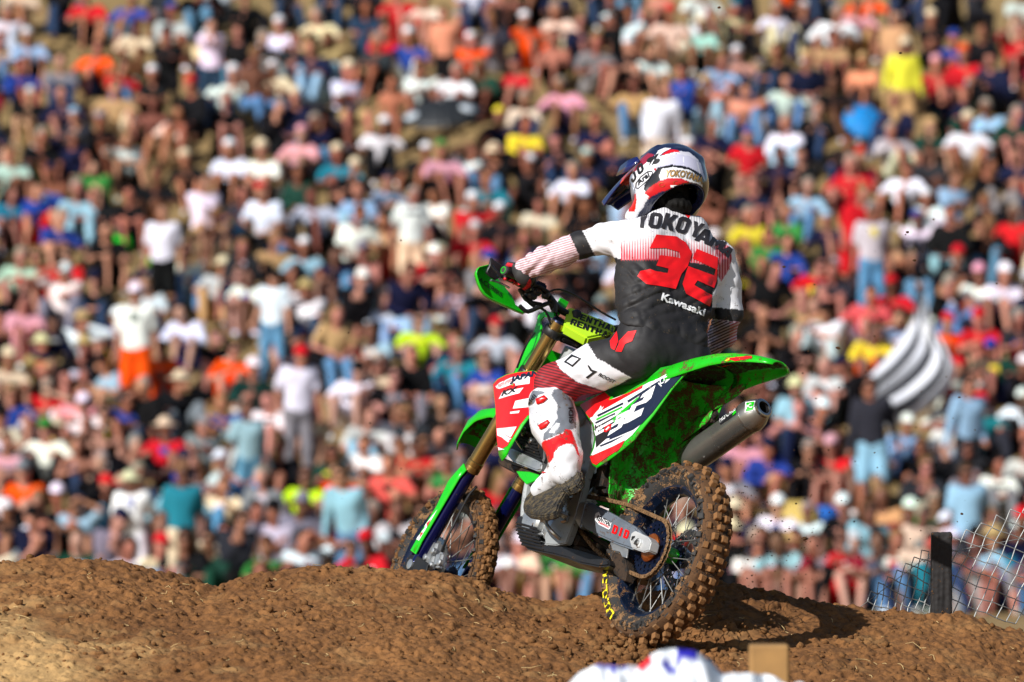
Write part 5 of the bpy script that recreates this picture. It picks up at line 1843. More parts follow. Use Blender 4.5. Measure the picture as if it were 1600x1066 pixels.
# ---------------------------------------------------------------- trousers
def f_pants(p):
    d = sd_cap(p, P(1006, 545, 20.36), P(1066, 566, 20.43), .103, .103)
    d = smin(d, sd_cap(p, P(1006, 515, 20.40), P(1066, 536, 20.46), .092, .094), .05)
    d = smin(d, sd_cap(p, P(1000, 556, 20.35), P(930, 574, 20.44), .094, .086), .03)
    d = smin(d, sd_cap(p, P(930, 574, 20.44), KNL, .086, .071), .03)
    d = smin(d, sd_cap(p, KNL, P(872, 650, 20.50), .068, .058), .03)
    d = smin(d, sd_cap(p, HIPR, KNR, .095, .070), .03)
    d = smin(d, sd_cap(p, KNR, ANR, .066, .05), .03)
    pr = p.reshape(-1, 3)
    px = to_px(pr)
    w = np.exp(-(((px[:, 0] - 862) / 40.0) ** 2))
    d = d + (fold_noise(pr, .0035, .0022, 15) + w * .003 * (1 - 2 * np.abs(np.sin((px[:, 0] * .7 + px[:, 1]) / 6.5)))).reshape(d.shape)
    return d
lo = P(800, 700, 20.2) * A(1, 0, 1) + A(0, 20.2, 0); hi = P(1150, 490, 20.7) * A(1, 0, 1) + A(0, 21.0, .05)
V, F = snet(f_pants, lo, hi, .0050)
pp = to_px(V); x, y = pp[:, 0], pp[:, 1]
maro = [(800, 520), (863, 545), (864, 556), (876, 578), (902, 598), (945, 612), (960, 660), (800, 700)]
col = paint(pp, srgb(30, 29, 31), [
    ([(838, 560), (863, 548), (890, 538), (913, 529), (933, 561), (944, 565), (962, 577), (986, 590), (965, 602), (944, 611), (902, 597), (876, 578), (863, 556)], srgb(226, 226, 232)),
    (maro, srgb(92, 20, 30))])
mm = in_poly(pp, maro); samt = np.where(mm, .8, 0.); sph = (y - .25 * x) * 2 * pi / 4.6
scol = np.tile(A(*srgb(176, 36, 44)), (len(V), 1))
M_PANTS = mat('trouser_fabric', (1, 1, 1), rough=.62, var=.08, attr=True, stripes=True, bump=.25, bscale=260)
pants = mk('trousers', V, F, M_PANTS, rider, col=col, attrs={'sphase': sph, 'samt': samt})
a = pants.data.color_attributes.new('SCol', 'FLOAT_COLOR', 'POINT')
c4 = np.ones((len(V), 4), dtype=np.float32); c4[:, :3] = scol; a.data.foreach_set('color', c4.ravel())
bp_ = bvh_of(pants)
def k1(pts): return [(740 + a / 3.046, 210 + b / 3.046) for a, b in pts]
def k3(pts): return [(780 + a / 3.478, 520 + b / 3.478) for a, b in pts]
shape_on(k1([(650, 985), (683, 938), (690, 985), (672, 1028), (655, 1018)]), bp_, M_RED32, pants, name='emblem', off=.002, maxe=6)
shape_on(k1([(694, 985), (735, 940), (776, 934), (755, 985), (722, 998), (706, 1035), (676, 1033), (692, 1000)]), bp_, M_RED32, pants, name='emblem', off=.002, maxe=6)
shape_on(k3([(395, 118), (447, 140), (400, 186), (352, 160)]), bp_, M_INK, pants, name='lettering', off=.002, maxe=6, hole=k3([(398, 130), (365, 156), (399, 175), (433, 142)][::-1]))
shape_on(k3([(480, 178), (488, 176), (505, 200), (534, 210), (480, 248), (470, 242), (508, 214), (495, 206)]), bp_, M_INK, pants, name='lettering', off=.002, maxe=6)
shape_on(k3([(352, 100), (372, 92), (368, 100), (340, 118), (334, 112)]), bp_, M_INK, pants, name='lettering', off=.002, maxe=6)
text_on('ROOST', k3([(536, 232)])[0], k3([(628, 278)])[0], 5.5, bp_, M_INK, pants, bold=.03, shear=.3, maxe=5)

# ---------------------------------------------------------------- left boot
def b9(pts): return [(740 + a / 5.92, 560 + b / 5.92) for a, b in pts]
HEEL = P(893, 752, 20.30); TOE = P(834, 778, 20.50); TOP = P(862, 612, 20.53)
def f_boot(p):
    d = sd_cap(p, P(861, 630, 20.52), P(867, 662, 20.49), .084, .082)
    d = smin(d, sd_cap(p, P(867, 662, 20.49), P(884, 712, 20.38), .082, .062), .03)
    d = smin(d, sd_cap(p, P(884, 712, 20.38), P(886, 738, 20.36), .054, .050), .02)
    d = smin(d, sd_cap(p, P(880, 735, 20.38), P(845, 765, 20.50), .050, .038), .03)
    px = to_px(p.reshape(-1, 3))
    topl = np.interp(px[:, 0], [820, 840, 870, 900], [614, 606, 604, 616])
    d = smax(d, ((topl - px[:, 1]) / 435).reshape(d.shape), .006)
    d = d + (.0022 * (1 - 2 * np.abs(noise(p.reshape(-1, 3), 16, 4))) + .0012 * noise(p.reshape(-1, 3), 40, 6)).reshape(d.shape)
    return d
lo = P(800, 815, 20.3) * A(1, 0, 1) + A(0, 20.2, 0); hi = P(930, 595, 20.5) * A(1, 0, 1) + A(0, 20.66, 0)
V, F = snet(f_boot, lo, hi, .0038)
pb = to_px(V)
GREYB = srgb(112, 118, 127); REDB = srgb(222, 18, 26)
col = paint(pb, srgb(228, 229, 233), [
    (b9([(745, 285), (800, 282), (860, 330), (912, 400), (945, 500), (950, 640), (905, 660), (850, 655), (830, 682), (700, 740), (640, 762), (648, 700), (740, 600), (772, 560), (772, 420), (718, 340)]), GREYB),
    (b9([(545, 300), (630, 300), (668, 320), (600, 340), (560, 420), (520, 440), (490, 420)]), GREYB),
    (b9([(700, 690), (730, 640), (785, 600), (800, 620), (770, 660), (740, 690)]), srgb(235, 236, 240)),
    (b9([(505, 470), (530, 450), (600, 440), (640, 450), (620, 560), (600, 620), (560, 600)]), srgb(196, 198, 204)),
    (b9([(628, 785), (650, 762), (700, 748), (830, 690), (850, 655), (905, 665), (935, 740), (965, 830), (985, 915), (960, 890), (920, 795), (860, 788), (790, 820), (745, 870), (742, 920), (700, 970), (672, 950), (640, 880)]), REDB),
])
M_BOOT = mat('boot_leather', (1, 1, 1), rough=.42, var=.10, attr=True, coat=.15, mud=.27, mscale=30, mcol=srgb(120, 100, 76))
boot = mk('boot', V, F, M_BOOT, rider, col=col)
bb_ = bvh_of(boot)
for q in ([(582, 378), (655, 345), (684, 372), (645, 412), (592, 428)], [(606, 620), (690, 570), (706, 592), (672, 640), (622, 660)], [(612, 1040), (640, 995), (682, 990), (672, 1050), (640, 1066), (616, 1060)]):
    o = shape_on(b9(q), bb_, M_REDP, boot, off=.006, name='buckle', maxe=8)
    if o: solid(o, .006, -1)
M_LGREY = mat('pale_grey', srgb(205, 208, 212), rough=.4)
text_on('SIDI', b9([(925, 600)])[0], b9([(918, 455)])[0], 7.5, bb_, M_INK, boot, bold=.03, maxe=5)
text_on('sidi', b9([(512, 430)])[0], b9([(585, 352)])[0], 6, bb_, M_INK, boot, bold=.03, maxe=5)
shape_on(b9([(700, 690), (765, 598), (800, 604), (770, 655), (725, 692)]), bb_, M_WHITE, boot, off=.0015, name='graphic')
# sole
sp = k4 = lambda pts: [(780 + a / 4.845, 680 + b / 4.845) for a, b in pts]
nS = unit(np.cross(TOE - HEEL, A(.75, .25, .6)))
if nS @ (CAMP - HEEL) < 0: nS = -nS
sole_px = sp([(560, 230), (598, 238), (622, 275), (625, 330), (602, 372), (560, 402), (505, 422), (478, 465), (450, 520), (436, 566), (415, 590), (380, 600), (330, 612), (270, 610), (215, 598), (180, 570), (174, 530), (188, 485), (250, 402), (320, 345), (400, 300), (470, 256), (515, 236)])
sv = [on_plane(a, b, HEEL + nS * .004, nS) for a, b in sole_px]
M_SOLE = mat('muddy_sole', srgb(34, 33, 31), rough=.8, var=.3, vscale=40, mud=.46, mscale=40, mcol=srgb(104, 90, 62))
V, F = prism(sv, -nS * .026, bev=.006, seg=2)
g = G().add(V, F)
inn = sp([(556, 252), (590, 260), (604, 290), (604, 330), (585, 360), (548, 384), (490, 404), (458, 440), (430, 500), (400, 550), (340, 586), (270, 588), (212, 575), (198, 545), (210, 500), (268, 420), (330, 368), (410, 322), (480, 280)])
iv = [on_plane(a, b, HEEL + nS * .007, nS) for a, b in inn]
g.add(*prism(iv, -nS * .01, bev=.002))
c_ = np.mean(iv, 0)
for k in range(9):      # lugs across
    t = k / 8
    a = A(*sp([(585 - 370 * t, 275 + 225 * t)])[0]); b = a + A(6 + 2 * (k % 2), 13 + 4 * sin(k))
    if t > .45: a = a + A(2, 10)
    g.add(*tube([on_plane(a[0], a[1], HEEL + nS * .008, nS), on_plane(b[0], b[1], HEEL + nS * .008, nS)], .0028, 5))
sole = g.build('boot_sole', M_SOLE, boot)
sole.parent = boot
# right boot
def f_boot2(p):
    d = sd_cap(p, W(A(.74, -.20, .52)), ANR, .070, .052)
    return smin(d, sd_cap(p, ANR + A(0, 0, -.02), W(A(.70, -.20, .17)), .05, .038), .03)
c = (ANR + KNR) / 2
V, F = snet(f_boot2, c - .32, c + .32, .009)
mk('boot', V, F, mat('white_boot', srgb(225, 226, 230), rough=.4, mud=.2), rider)

# ---------------------------------------------------------------- left glove on the grip
ga, gb = W(A(.925, .41, 1.015)), W(A(.952, .285, 1.022))
gx = unit(gb - ga)                        # along the grip, towards the bike
gm = (ga + gb) / 2 - gx * .005
back = unit(-bF * .62 + bU * .78)         # side of the back of the hand
fwd = unit(np.cross(gx, back)); fwd = fwd if fwd @ bF > 0 else -fwd
def hand(gm, gx, back, fwd, wr, sg):
    def f(p):
        k0 = gm + back * .030 - fwd * .012
        d = sd_box(p, gm + back * .026 - fwd * .022, (.080, .058, .034), np.stack([gx, fwd, back], 1), .015)
        d = smin(d, sd_cap(p, gm + back * .022 - fwd * .045, wr, .030, .034), .03)
        for i in range(4):
            o = gx * (-.033 + .022 * i)
            L = (1.0, 1.08, 1.03, .88)[i if sg < 0 else 3 - i]
            a = gm + o + back * .030 + fwd * .008
            b = gm + o + back * .016 + fwd * .038 * L
            c = gm + o - back * .016 + fwd * .036 * L
            e = gm + o - back * .030 + fwd * .010
            q = sd_cap(p, a, b, .0115, .0108)
            q = smin(q, sd_cap(p, b, c, .0108, .0098), .004); q = smin(q, sd_cap(p, c, e, .0098, .0088), .004)
            d = smin(d, q, .006)
        th0 = gm + gx * .040 - fwd * .030 + back * .008
        th1 = gm + gx * .050 - fwd * .012 - back * .022
        th2 = gm + gx * .040 + fwd * .016 - back * .030
        d = smin(d, smin(sd_cap(p, th0, th1, .0155, .013), sd_cap(p, th1, th2, .013, .0105), .005), .012)
        return d
    return f
V, F = snet(hand(gm, gx, back, fwd, WRL, 1), gm - .13, gm + .13, .0032)
ph = to_px(V)
def k2(pts): return [(720 + a / 5.92, 390 + b / 5.92) for a, b in pts]
col = paint(ph, srgb(40, 39, 38), [
    (k2([(380, 150), (440, 120), (480, 130), (470, 160), (400, 160)]), srgb(196, 24, 44)),
    (k2([(540, 390), (600, 340), (640, 265), (655, 300), (640, 350), (560, 400), (480, 405)]), srgb(206, 22, 36)),
])
M_GLOVE = mat('glove_fabric', (1, 1, 1), rough=.65, var=.1, attr=True, bump=.3, bscale=220)
glove = mk('glove', V, F, M_GLOVE, rider, col=col)
bg2 = bvh_of(glove)
M_GRED = mat('glove_red', srgb(220, 30, 50), rough=.45, var=.15)
for q in ([(360, 262), (425, 262), (445, 300), (425, 325), (385, 300)], [(440, 285), (490, 265), (500, 300), (470, 325), (445, 318)], [(500, 305), (535, 290), (545, 315), (500, 350), (460, 355), (470, 330)]):
    o = shape_on(k2(q), bg2, M_GRED, glove, off=.004, name='knuckle_guard', maxe=5)
    if o: solid(o, .004, -1)
# right glove
ga2, gb2 = W(A(.925, -.41, 1.015)), W(A(.952, -.285, 1.022))
gx2 = unit(gb2 - ga2); gm2 = (ga2 + gb2) / 2; fwd2 = np.cross(gx2, back); fwd2 = unit(fwd2 if fwd2 @ bF > 0 else -fwd2)
V, F = snet(hand(gm2, gx2, back, fwd2, WRR, -1), gm2 - .14, gm2 + .14, .006)
mk('glove', V, F, mat('glove_plain', srgb(40, 39, 38), rough=.65), rider)

# ---------------------------------------------------------------- helmet
hf = unit(A(-.62, .62, -.48)); hr = A(.75, .6, -.25); hr = unit(hr - hf * (hr @ hf)); hu = np.cross(hr, hf)
HR = np.stack([hf, hr, hu], 1); HC = P(1045, 284, 20.66)
def H(a, b, c): return HC + HR @ A(a, b, c)
def hq(p): return (p - HC) @ HR
def f_helm(p):
    q = hq(p)
    d = sd_ell(q, (0, 0, 0), (.152, .132, .136))
    d = smin(d, sd_ell(q, (-.02, 0, -.045), (.128, .122, .10)), .02)
    for s in (-1, 1):
        d = smin(d, sd_cap(q, (.02, s * .098, -.075), (.13, s * .075, -.10), .034, .030), .03)
        d = smin(d, sd_cap(q, (.13, s * .075, -.10), (.19, s * .02, -.098), .030, .030), .02)
    # rear ridge and vents
    d = smin(d, sd_cap(q, (-.118, -.05, .035), (-.118, .05, .035), .018), .02)
    d = smin(d, sd_cap(q, (-.05, -.075, .095), (.06, -.05, .125), .010), .012)
    d = smin(d, sd_cap(q, (-.05, .075, .095), (.06, .05, .125), .010), .012)
    d = smax(d, -sd_ell(q, (0, 0, -.012), (.126, .108, .112)), .004)
    d = smax(d, -sd_ell(q, (-.035, 0, -.155), (.135, .100, .088)), .006)
    d = smax(d, -sd_box(q, (.15, 0, -.005), (.13, .20, .085), None, .03), .006)
    d = smax(d, -(q[..., 2] + .128), .004)
    return d
V, F = snet(f_helm, HC - .24, HC + .24, .0036)
hp = to_px(V)
def k8(pts): return [(920 + a / 7.614, 210 + b / 7.614) for a, b in pts]
NAV = srgb(24, 34, 66); WH = srgb(232, 233, 238); RD = srgb(200, 20, 34); BK = (.012, .012, .014)
areas = [
    (k8([(640, 260), (800, 120), (1000, 100), (1200, 150), (1330, 300), (1420, 560), (1420, 800), (1380, 900), (1340, 500), (1250, 300), (1010, 215), (820, 300)]), NAV),
    (k8([(380, 600), (420, 500), (560, 340), (700, 220), (780, 240), (640, 400), (520, 520), (460, 620)]), srgb(150, 36, 58)),
    (k8([(380, 600), (430, 500), (480, 470), (480, 560), (440, 620)]), srgb(214, 60, 34)),
    (k8([(470, 900), (440, 620), (480, 500), (640, 370), (760, 280), (1010, 215), (1010, 370), (870, 400), (700, 600), (665, 700), (660, 860), (600, 930)]), WH),
    (k8([(1010, 225), (1020, 190), (1200, 215), (1300, 300), (1350, 400), (1330, 400), (1200, 262)]), srgb(214, 214, 228)),
    (k8([(780, 260), (830, 190), (900, 160), (985, 165), (900, 205), (820, 270)]), WH),
    (k8([(860, 245), (960, 180), (1060, 185), (1085, 215), (1000, 212), (900, 245)]), RD),
    (k8([(800, 360), (1000, 225), (1200, 260), (1330, 340), (1370, 480), (1385, 560), (1330, 480), (1100, 372), (1000, 362), (800, 400)]), srgb(196, 196, 218)),
    (k8([(660, 600), (820, 395), (1000, 355), (1000, 385), (870, 430), (845, 540), (740, 620), (690, 690), (655, 660)]), BK),
    (k8([(1090, 370), (1200, 395), (1340, 475), (1400, 600), (1395, 650), (1330, 515), (1200, 425), (1000, 388), (1000, 376)]), BK),
    (k8([(835, 490), (868, 412), (1000, 388), (1200, 425), (1330, 515), (1385, 640), (1360, 720), (1250, 585), (1100, 525), (950, 520), (850, 550)]), WH),
    (k8([(660, 700), (740, 620), (850, 550), (950, 520), (1100, 525), (1250, 590), (1360, 720), (1350, 770), (1250, 700), (1100, 660), (1000, 652), (850, 685), (740, 745), (665, 810)]), RD),
    (k8([(430, 860), (660, 700), (720, 740), (690, 790), (600, 930), (560, 1010), (400, 1010)]), WH),
    (k8([(1120, 270), (1128, 268), (1128, 372), (1120, 372)]), WH), (k8([(1285, 330), (1296, 330), (1330, 470), (1316, 470)]), WH), (k8([(1010, 225), (1016, 225), (1016, 365), (1010, 365)]), WH),
    (k8([(1350, 560), (1400, 560), (1420, 800), (1370, 900), (1352, 760)]), BK),
    (k8([(770, 405), (810, 398), (800, 430), (785, 440)]), RD),
    (k8([(472, 925), (485, 760), (515, 700), (560, 705), (570, 780), (548, 925)]), srgb(226, 20, 14)),
]
col = paint(hp, NAV, areas)
q = hq(V)
inner = (np.abs(sd_ell(q, (0, 0, -.012), (.126, .108, .112))) < .004) | (sd_ell(q, (-.035, 0, -.155), (.135, .100, .088)) < .004)
col[inner] = srgb(28, 34, 70)
edge = (sd_ell(q, (-.035, 0, -.155), (.135, .100, .088)) < .0055) & ~inner
col[edge] = BK
left = q[:, 1] < -.02
dots = (~inner) & in_poly(hp, areas[6][0])
M_HELM = mat('helmet_paint', (1, 1, 1), rough=.16, var=.02, attr=True, coat=.8)
helm = mk('helmet', V, F, M_HELM, rider, col=col)
bh = bvh_of(helm)
M_GOLDP = mat('gold_print', srgb(178, 140, 84), rough=.4, metal=.3, var=.1)
def tk(s, a, b, h, m, **k): return text_on(s, k8([a])[0], k8([b])[0], h / 7.614, bh, m, helm, maxe=5, **k)
for ch, p0, p1, h_ in (('1', (496, 640), (520, 602), 95), ('0', (520, 590), (574, 520), 98), ('0', (596, 492), (662, 428), 104)):
    block_on(ch, k8([p0])[0], k8([p1])[0], h_ / 7.614, bh, M_INK, helm, up=(-.28, -1), maxe=4, off=.0022)
tk('%', (700, 400), (850, 330), 104, M_INK, bold=.05, up=(-.1, -1), off=.0024)
shape_on(k8([(555, 640), (560, 580), (620, 500), (700, 440), (755, 435), (765, 465), (720, 540), (650, 600), (590, 650)]), bh, M_INK, helm, name='badge', off=.0014, maxe=5,
         hole=k8([(566, 635), (592, 640), (648, 590), (712, 532), (755, 466), (748, 446), (702, 452), (626, 508), (570, 584)][::-1]))
tk('Arai', (592, 615), (738, 490), 60, M_INK, bold=.03, shear=.2, up=(-.55, -.8))
tk('YOKOYAMA', (905, 515), (1350, 600), 88, M_INK, bold=.05, shear=.1, up=(.15, -1), arc=5, off=.0016)
tk('YOKOYAMA', (908, 512), (1347, 597), 80, M_GOLDP, bold=.02, shear=.1, up=(.15, -1), arc=5, off=.0024)
for a, b, c in (((970, 605), (1050, 640), 26), ((1120, 640), (1230, 655), 14)):
    shape_on(k8([a, (b[0], a[1]), (b[0] - 10, a[1] + c), (a[0] + 4, a[1] + c)]), bh, M_WHITE, helm, name='sticker', off=.002, maxe=5)
for cx, cy, r in ((870, 600, 34), (1040, 580, 36), (1150, 600, 30), (1200, 610, 44)):
    pts = [(cx + r * cos(t), cy + r * .8 * sin(t)) for t in np.linspace(0, 5.2, 14)]
    inn = [(cx + (r - 6) * cos(t), cy + (r - 6) * .8 * sin(t)) for t in np.linspace(5.2, 0, 14)]
    shape_on(k8(pts + inn), bh, M_COPPER, helm, name='scroll', off=.0018, maxe=5)
# peak
rows = []
for t in np.linspace(0, 1, 60):
    a = .045 + .300 * t
    w = .074 - .030 * t - .012 * t ** 4
    zc = .130 + .004 * sin(t * pi) - .014 * t ** 2
    rows.append([H(a - .030 * abs(s) ** 3 * t, w * s, zc - .040 * abs(s) ** 2.2 + .004 * cos(s * 9)) for s in np.linspace(-1, 1, 50)])
V, F = loft(rows)
colp = paint(to_px(V), srgb(20, 28, 84), [
    (k8([(560, 300), (720, 200), (800, 220), (640, 460), (520, 560), (440, 480)]), srgb(150, 36, 58)),
    (k8([(700, 215), (735, 225), (600, 420), (585, 400)]), srgb(225, 215, 222)),
    (k8([(360, 640), (420, 470), (560, 440), (500, 560), (460, 640), (420, 600)]), srgb(214, 60, 34)),
    (k8([(330, 700), (380, 640), (470, 600), (475, 640), (400, 690)]), srgb(170, 172, 182)),
    (k8([(300, 760), (330, 640), (420, 590), (470, 640), (400, 700)]), BK)])
M_PEAK = mat('peak_paint', (1, 1, 1), rough=.12, coat=.8, var=.05, attr=True)
pk = mk('helmet_peak', V, F, M_PEAK, helm, col=colp)
solid(pk, .004, 0)
M_PEAK = mat('peak_blue', srgb(22, 30, 92), rough=.12, coat=.8, var=.05)
for s in (-1, 1):
    g = G().add(*loft([[H(.02, s * .118, .085), H(.07, s * .116, .10), H(.13, s * .10, .115)], [H(.0, s * .130, .05), H(.08, s * .122, .055), H(.16, s * .100, .09)]]))
    o = g.build('peak_bracket', M_PEAK, helm); solid(o, .004, 0)
# goggles and strap
rows = []
for s in np.linspace(-1, 1, 15):
    ang = s * 1.15
    ctr = H(.135 * cos(ang) + .0, .118 * sin(ang), -.005)
    rows.append([ctr + hu * .042, ctr + (HR @ A(cos(ang), sin(ang), 0)) * .014 + hu * .036, ctr + (HR @ A(cos(ang), sin(ang), 0)) * .016 - hu * .036, ctr - hu * .042])
gg = mk('goggles', *loft(rows), mat('goggle_frame', srgb(150, 156, 168), rough=.25, metal=.3), helm)
solid(gg, .004, 0)
# head inside, hair at the nape
M_HAIR = mat('black_hair', (.005, .0045, .004), rough=.7, var=.2, spec=.2)
def f_hair(p):
    q = hq(p)
    d = sd_ell(q, (.005, 0, -.03), (.074, .068, .09))
    d = smin(d, sd_ell(q, (-.030, .0, -.128), (.040, .050, .026)), .04)
    n = noise(p.reshape(-1, 3) * A(1, 1, .35), 70, 3).reshape(d.shape)
    return d + .006 * n
V, F = snet(f_hair, HC - .19, HC + .17, .0045)
mk('hair', V, F, M_HAIR, rider)
# ============================================================ spectators
M_CSKIN = mat('skin', (1, 1, 1), rough=.6, var=.06, objcol=True)
M_CCLOTH = mat('crowd_cloth', (1, 1, 1), rough=.9, var=.16, objcol=True, spec=.12)

def two_bone(a, b, l1, l2, hint):
    a, b = A(*a), A(*b); d = b - a; L = np.linalg.norm(d); L = min(L, (l1 + l2) * .999); u = unit(d)
    x = (l1 * l1 - l2 * l2 + L * L) / (2 * L); h = sqrt(max(l1 * l1 - x * x, 0))
    hp_ = A(*hint) - u * (A(*hint) @ u)
    return a + u * x + unit(hp_) * h

# every figure faces -y (the camera); origin on the ground under the seat or feet
SEED = [1]
def pose(kind, var=0):
    P_ = {}
    if kind.startswith('stand'):
        P_['hip'] = A(0, 0, .92); P_['chest'] = A(0, -.01, 1.28); P_['neck'] = A(0, 0, 1.45); P_['head'] = A(0, -.03, 1.60)
        P_['kn'] = [A(s * .11, -.03, .49) for s in (-1, 1)]; P_['an'] = [A(s * .13, .02, .08) for s in (-1, 1)]
    elif kind.startswith('sit'):
        P_['hip'] = A(0, .05, .14); P_['chest'] = A(0, .02, .47); P_['neck'] = A(0, -.01, .64); P_['head'] = A(0, -.06, .80)
        w = .19 if kind == 'sit_wide' else .12
        P_['kn'] = [A(s * w, -.32, .44) for s in (-1, 1)]; P_['an'] = [A(s * (w + .01), -.52, -.02) for s in (-1, 1)]
    else:   # chair
        P_['hip'] = A(0, .05, .44); P_['chest'] = A(0, .02, .78); P_['neck'] = A(0, -.01, .95); P_['head'] = A(0, -.05, 1.10)
        P_['kn'] = [A(s * .15, -.36, .50) for s in (-1, 1)]; P_['an'] = [A(s * .16, -.40, .07) for s in (-1, 1)]
    c, hd = P_['chest'], P_['neck']
    P_['sh'] = [A(s * .168, c[1], hd[2] - .05) for s in (-1, 1)]
    if kind == 'stand_folded' or kind == 'chair_folded':
        P_['wr'] = [A(s * -.07, c[1] - .20, c[2] - .02) for s in (-1, 1)]; hint = (0, 0, -1)
    elif kind == 'stand_photo' or kind == 'sit_photo':
        P_['wr'] = [A(s * .06, c[1] - .24, P_['head'][2] - .02) for s in (-1, 1)]; hint = (0, 0, -1)
    elif kind == 'stand_hips':
        P_['wr'] = [A(s * .17, c[1] - .04, P_['hip'][2] + .06) for s in (-1, 1)]; hint = None
    elif kind.startswith('sit'):
        P_['wr'] = [A(s * .06, -.36, .40) for s in (-1, 1)]; hint = None
        if kind == 'sit_wide': P_['wr'] = [A(s * .17, -.30, .47) for s in (-1, 1)]
    elif kind == 'chair_lap':
        P_['wr'] = [A(s * .09, -.24, .56) for s in (-1, 1)]; hint = None
    else:
        P_['wr'] = [A(s * .25, -.05, P_['hip'][2] - .04) for s in (-1, 1)]; hint = (0, 1, 0)
    if var:
        rv = np.random.default_rng(var * 13 + len(kind))
        lean = A(rv.uniform(-.07, .07), rv.uniform(-.16, .04), 0)
        up_ = P_['hip'][2]
        for k_ in ('chest', 'neck', 'head'): P_[k_] = P_[k_] + lean * (P_[k_][2] - up_) / .6
        P_['head'] = P_['head'] + A(rv.uniform(-.03, .03), 0, rv.uniform(-.03, .0))
        c = P_['chest']
        P_['sh'] = [q_ + lean * (q_[2] - up_) / .6 + A(0, rv.uniform(-.03, .03), rv.uniform(-.02, .02)) for q_ in P_['sh']]
        P_['wr'] = [q_ + A(rv.uniform(-.07, .07), rv.uniform(-.08, .05), rv.uniform(-.06, .08)) for q_ in P_['wr']]
        if not kind.startswith('stand'):
            tw = rv.uniform(-.12, .12)
            P_['kn'] = [q_ + A(tw + rv.uniform(-.05, .05), 0, rv.uniform(-.10, .03)) for q_ in P_['kn']]
            P_['an'] = [q_ + A(tw + rv.uniform(-.08, .08), rv.uniform(-.08, .12), 0) for q_ in P_['an']]
        if rv.random() < .15:
            k_ = int(rv.integers(0, 2)); s_ = (-1, 1)[k_]
            P_['wr'][k_] = P_['head'] + A(s_ * .10, -.10, rv.choice([-.08, .06]))
            hint = (s_ * 1.0, 0, -.4)
    P_['el'] = [two_bone(P_['sh'][i], P_['wr'][i], .29, .26, hint or (s * 1.0, .5, -.6)) for i, s in enumerate((-1, 1))]
    return P_

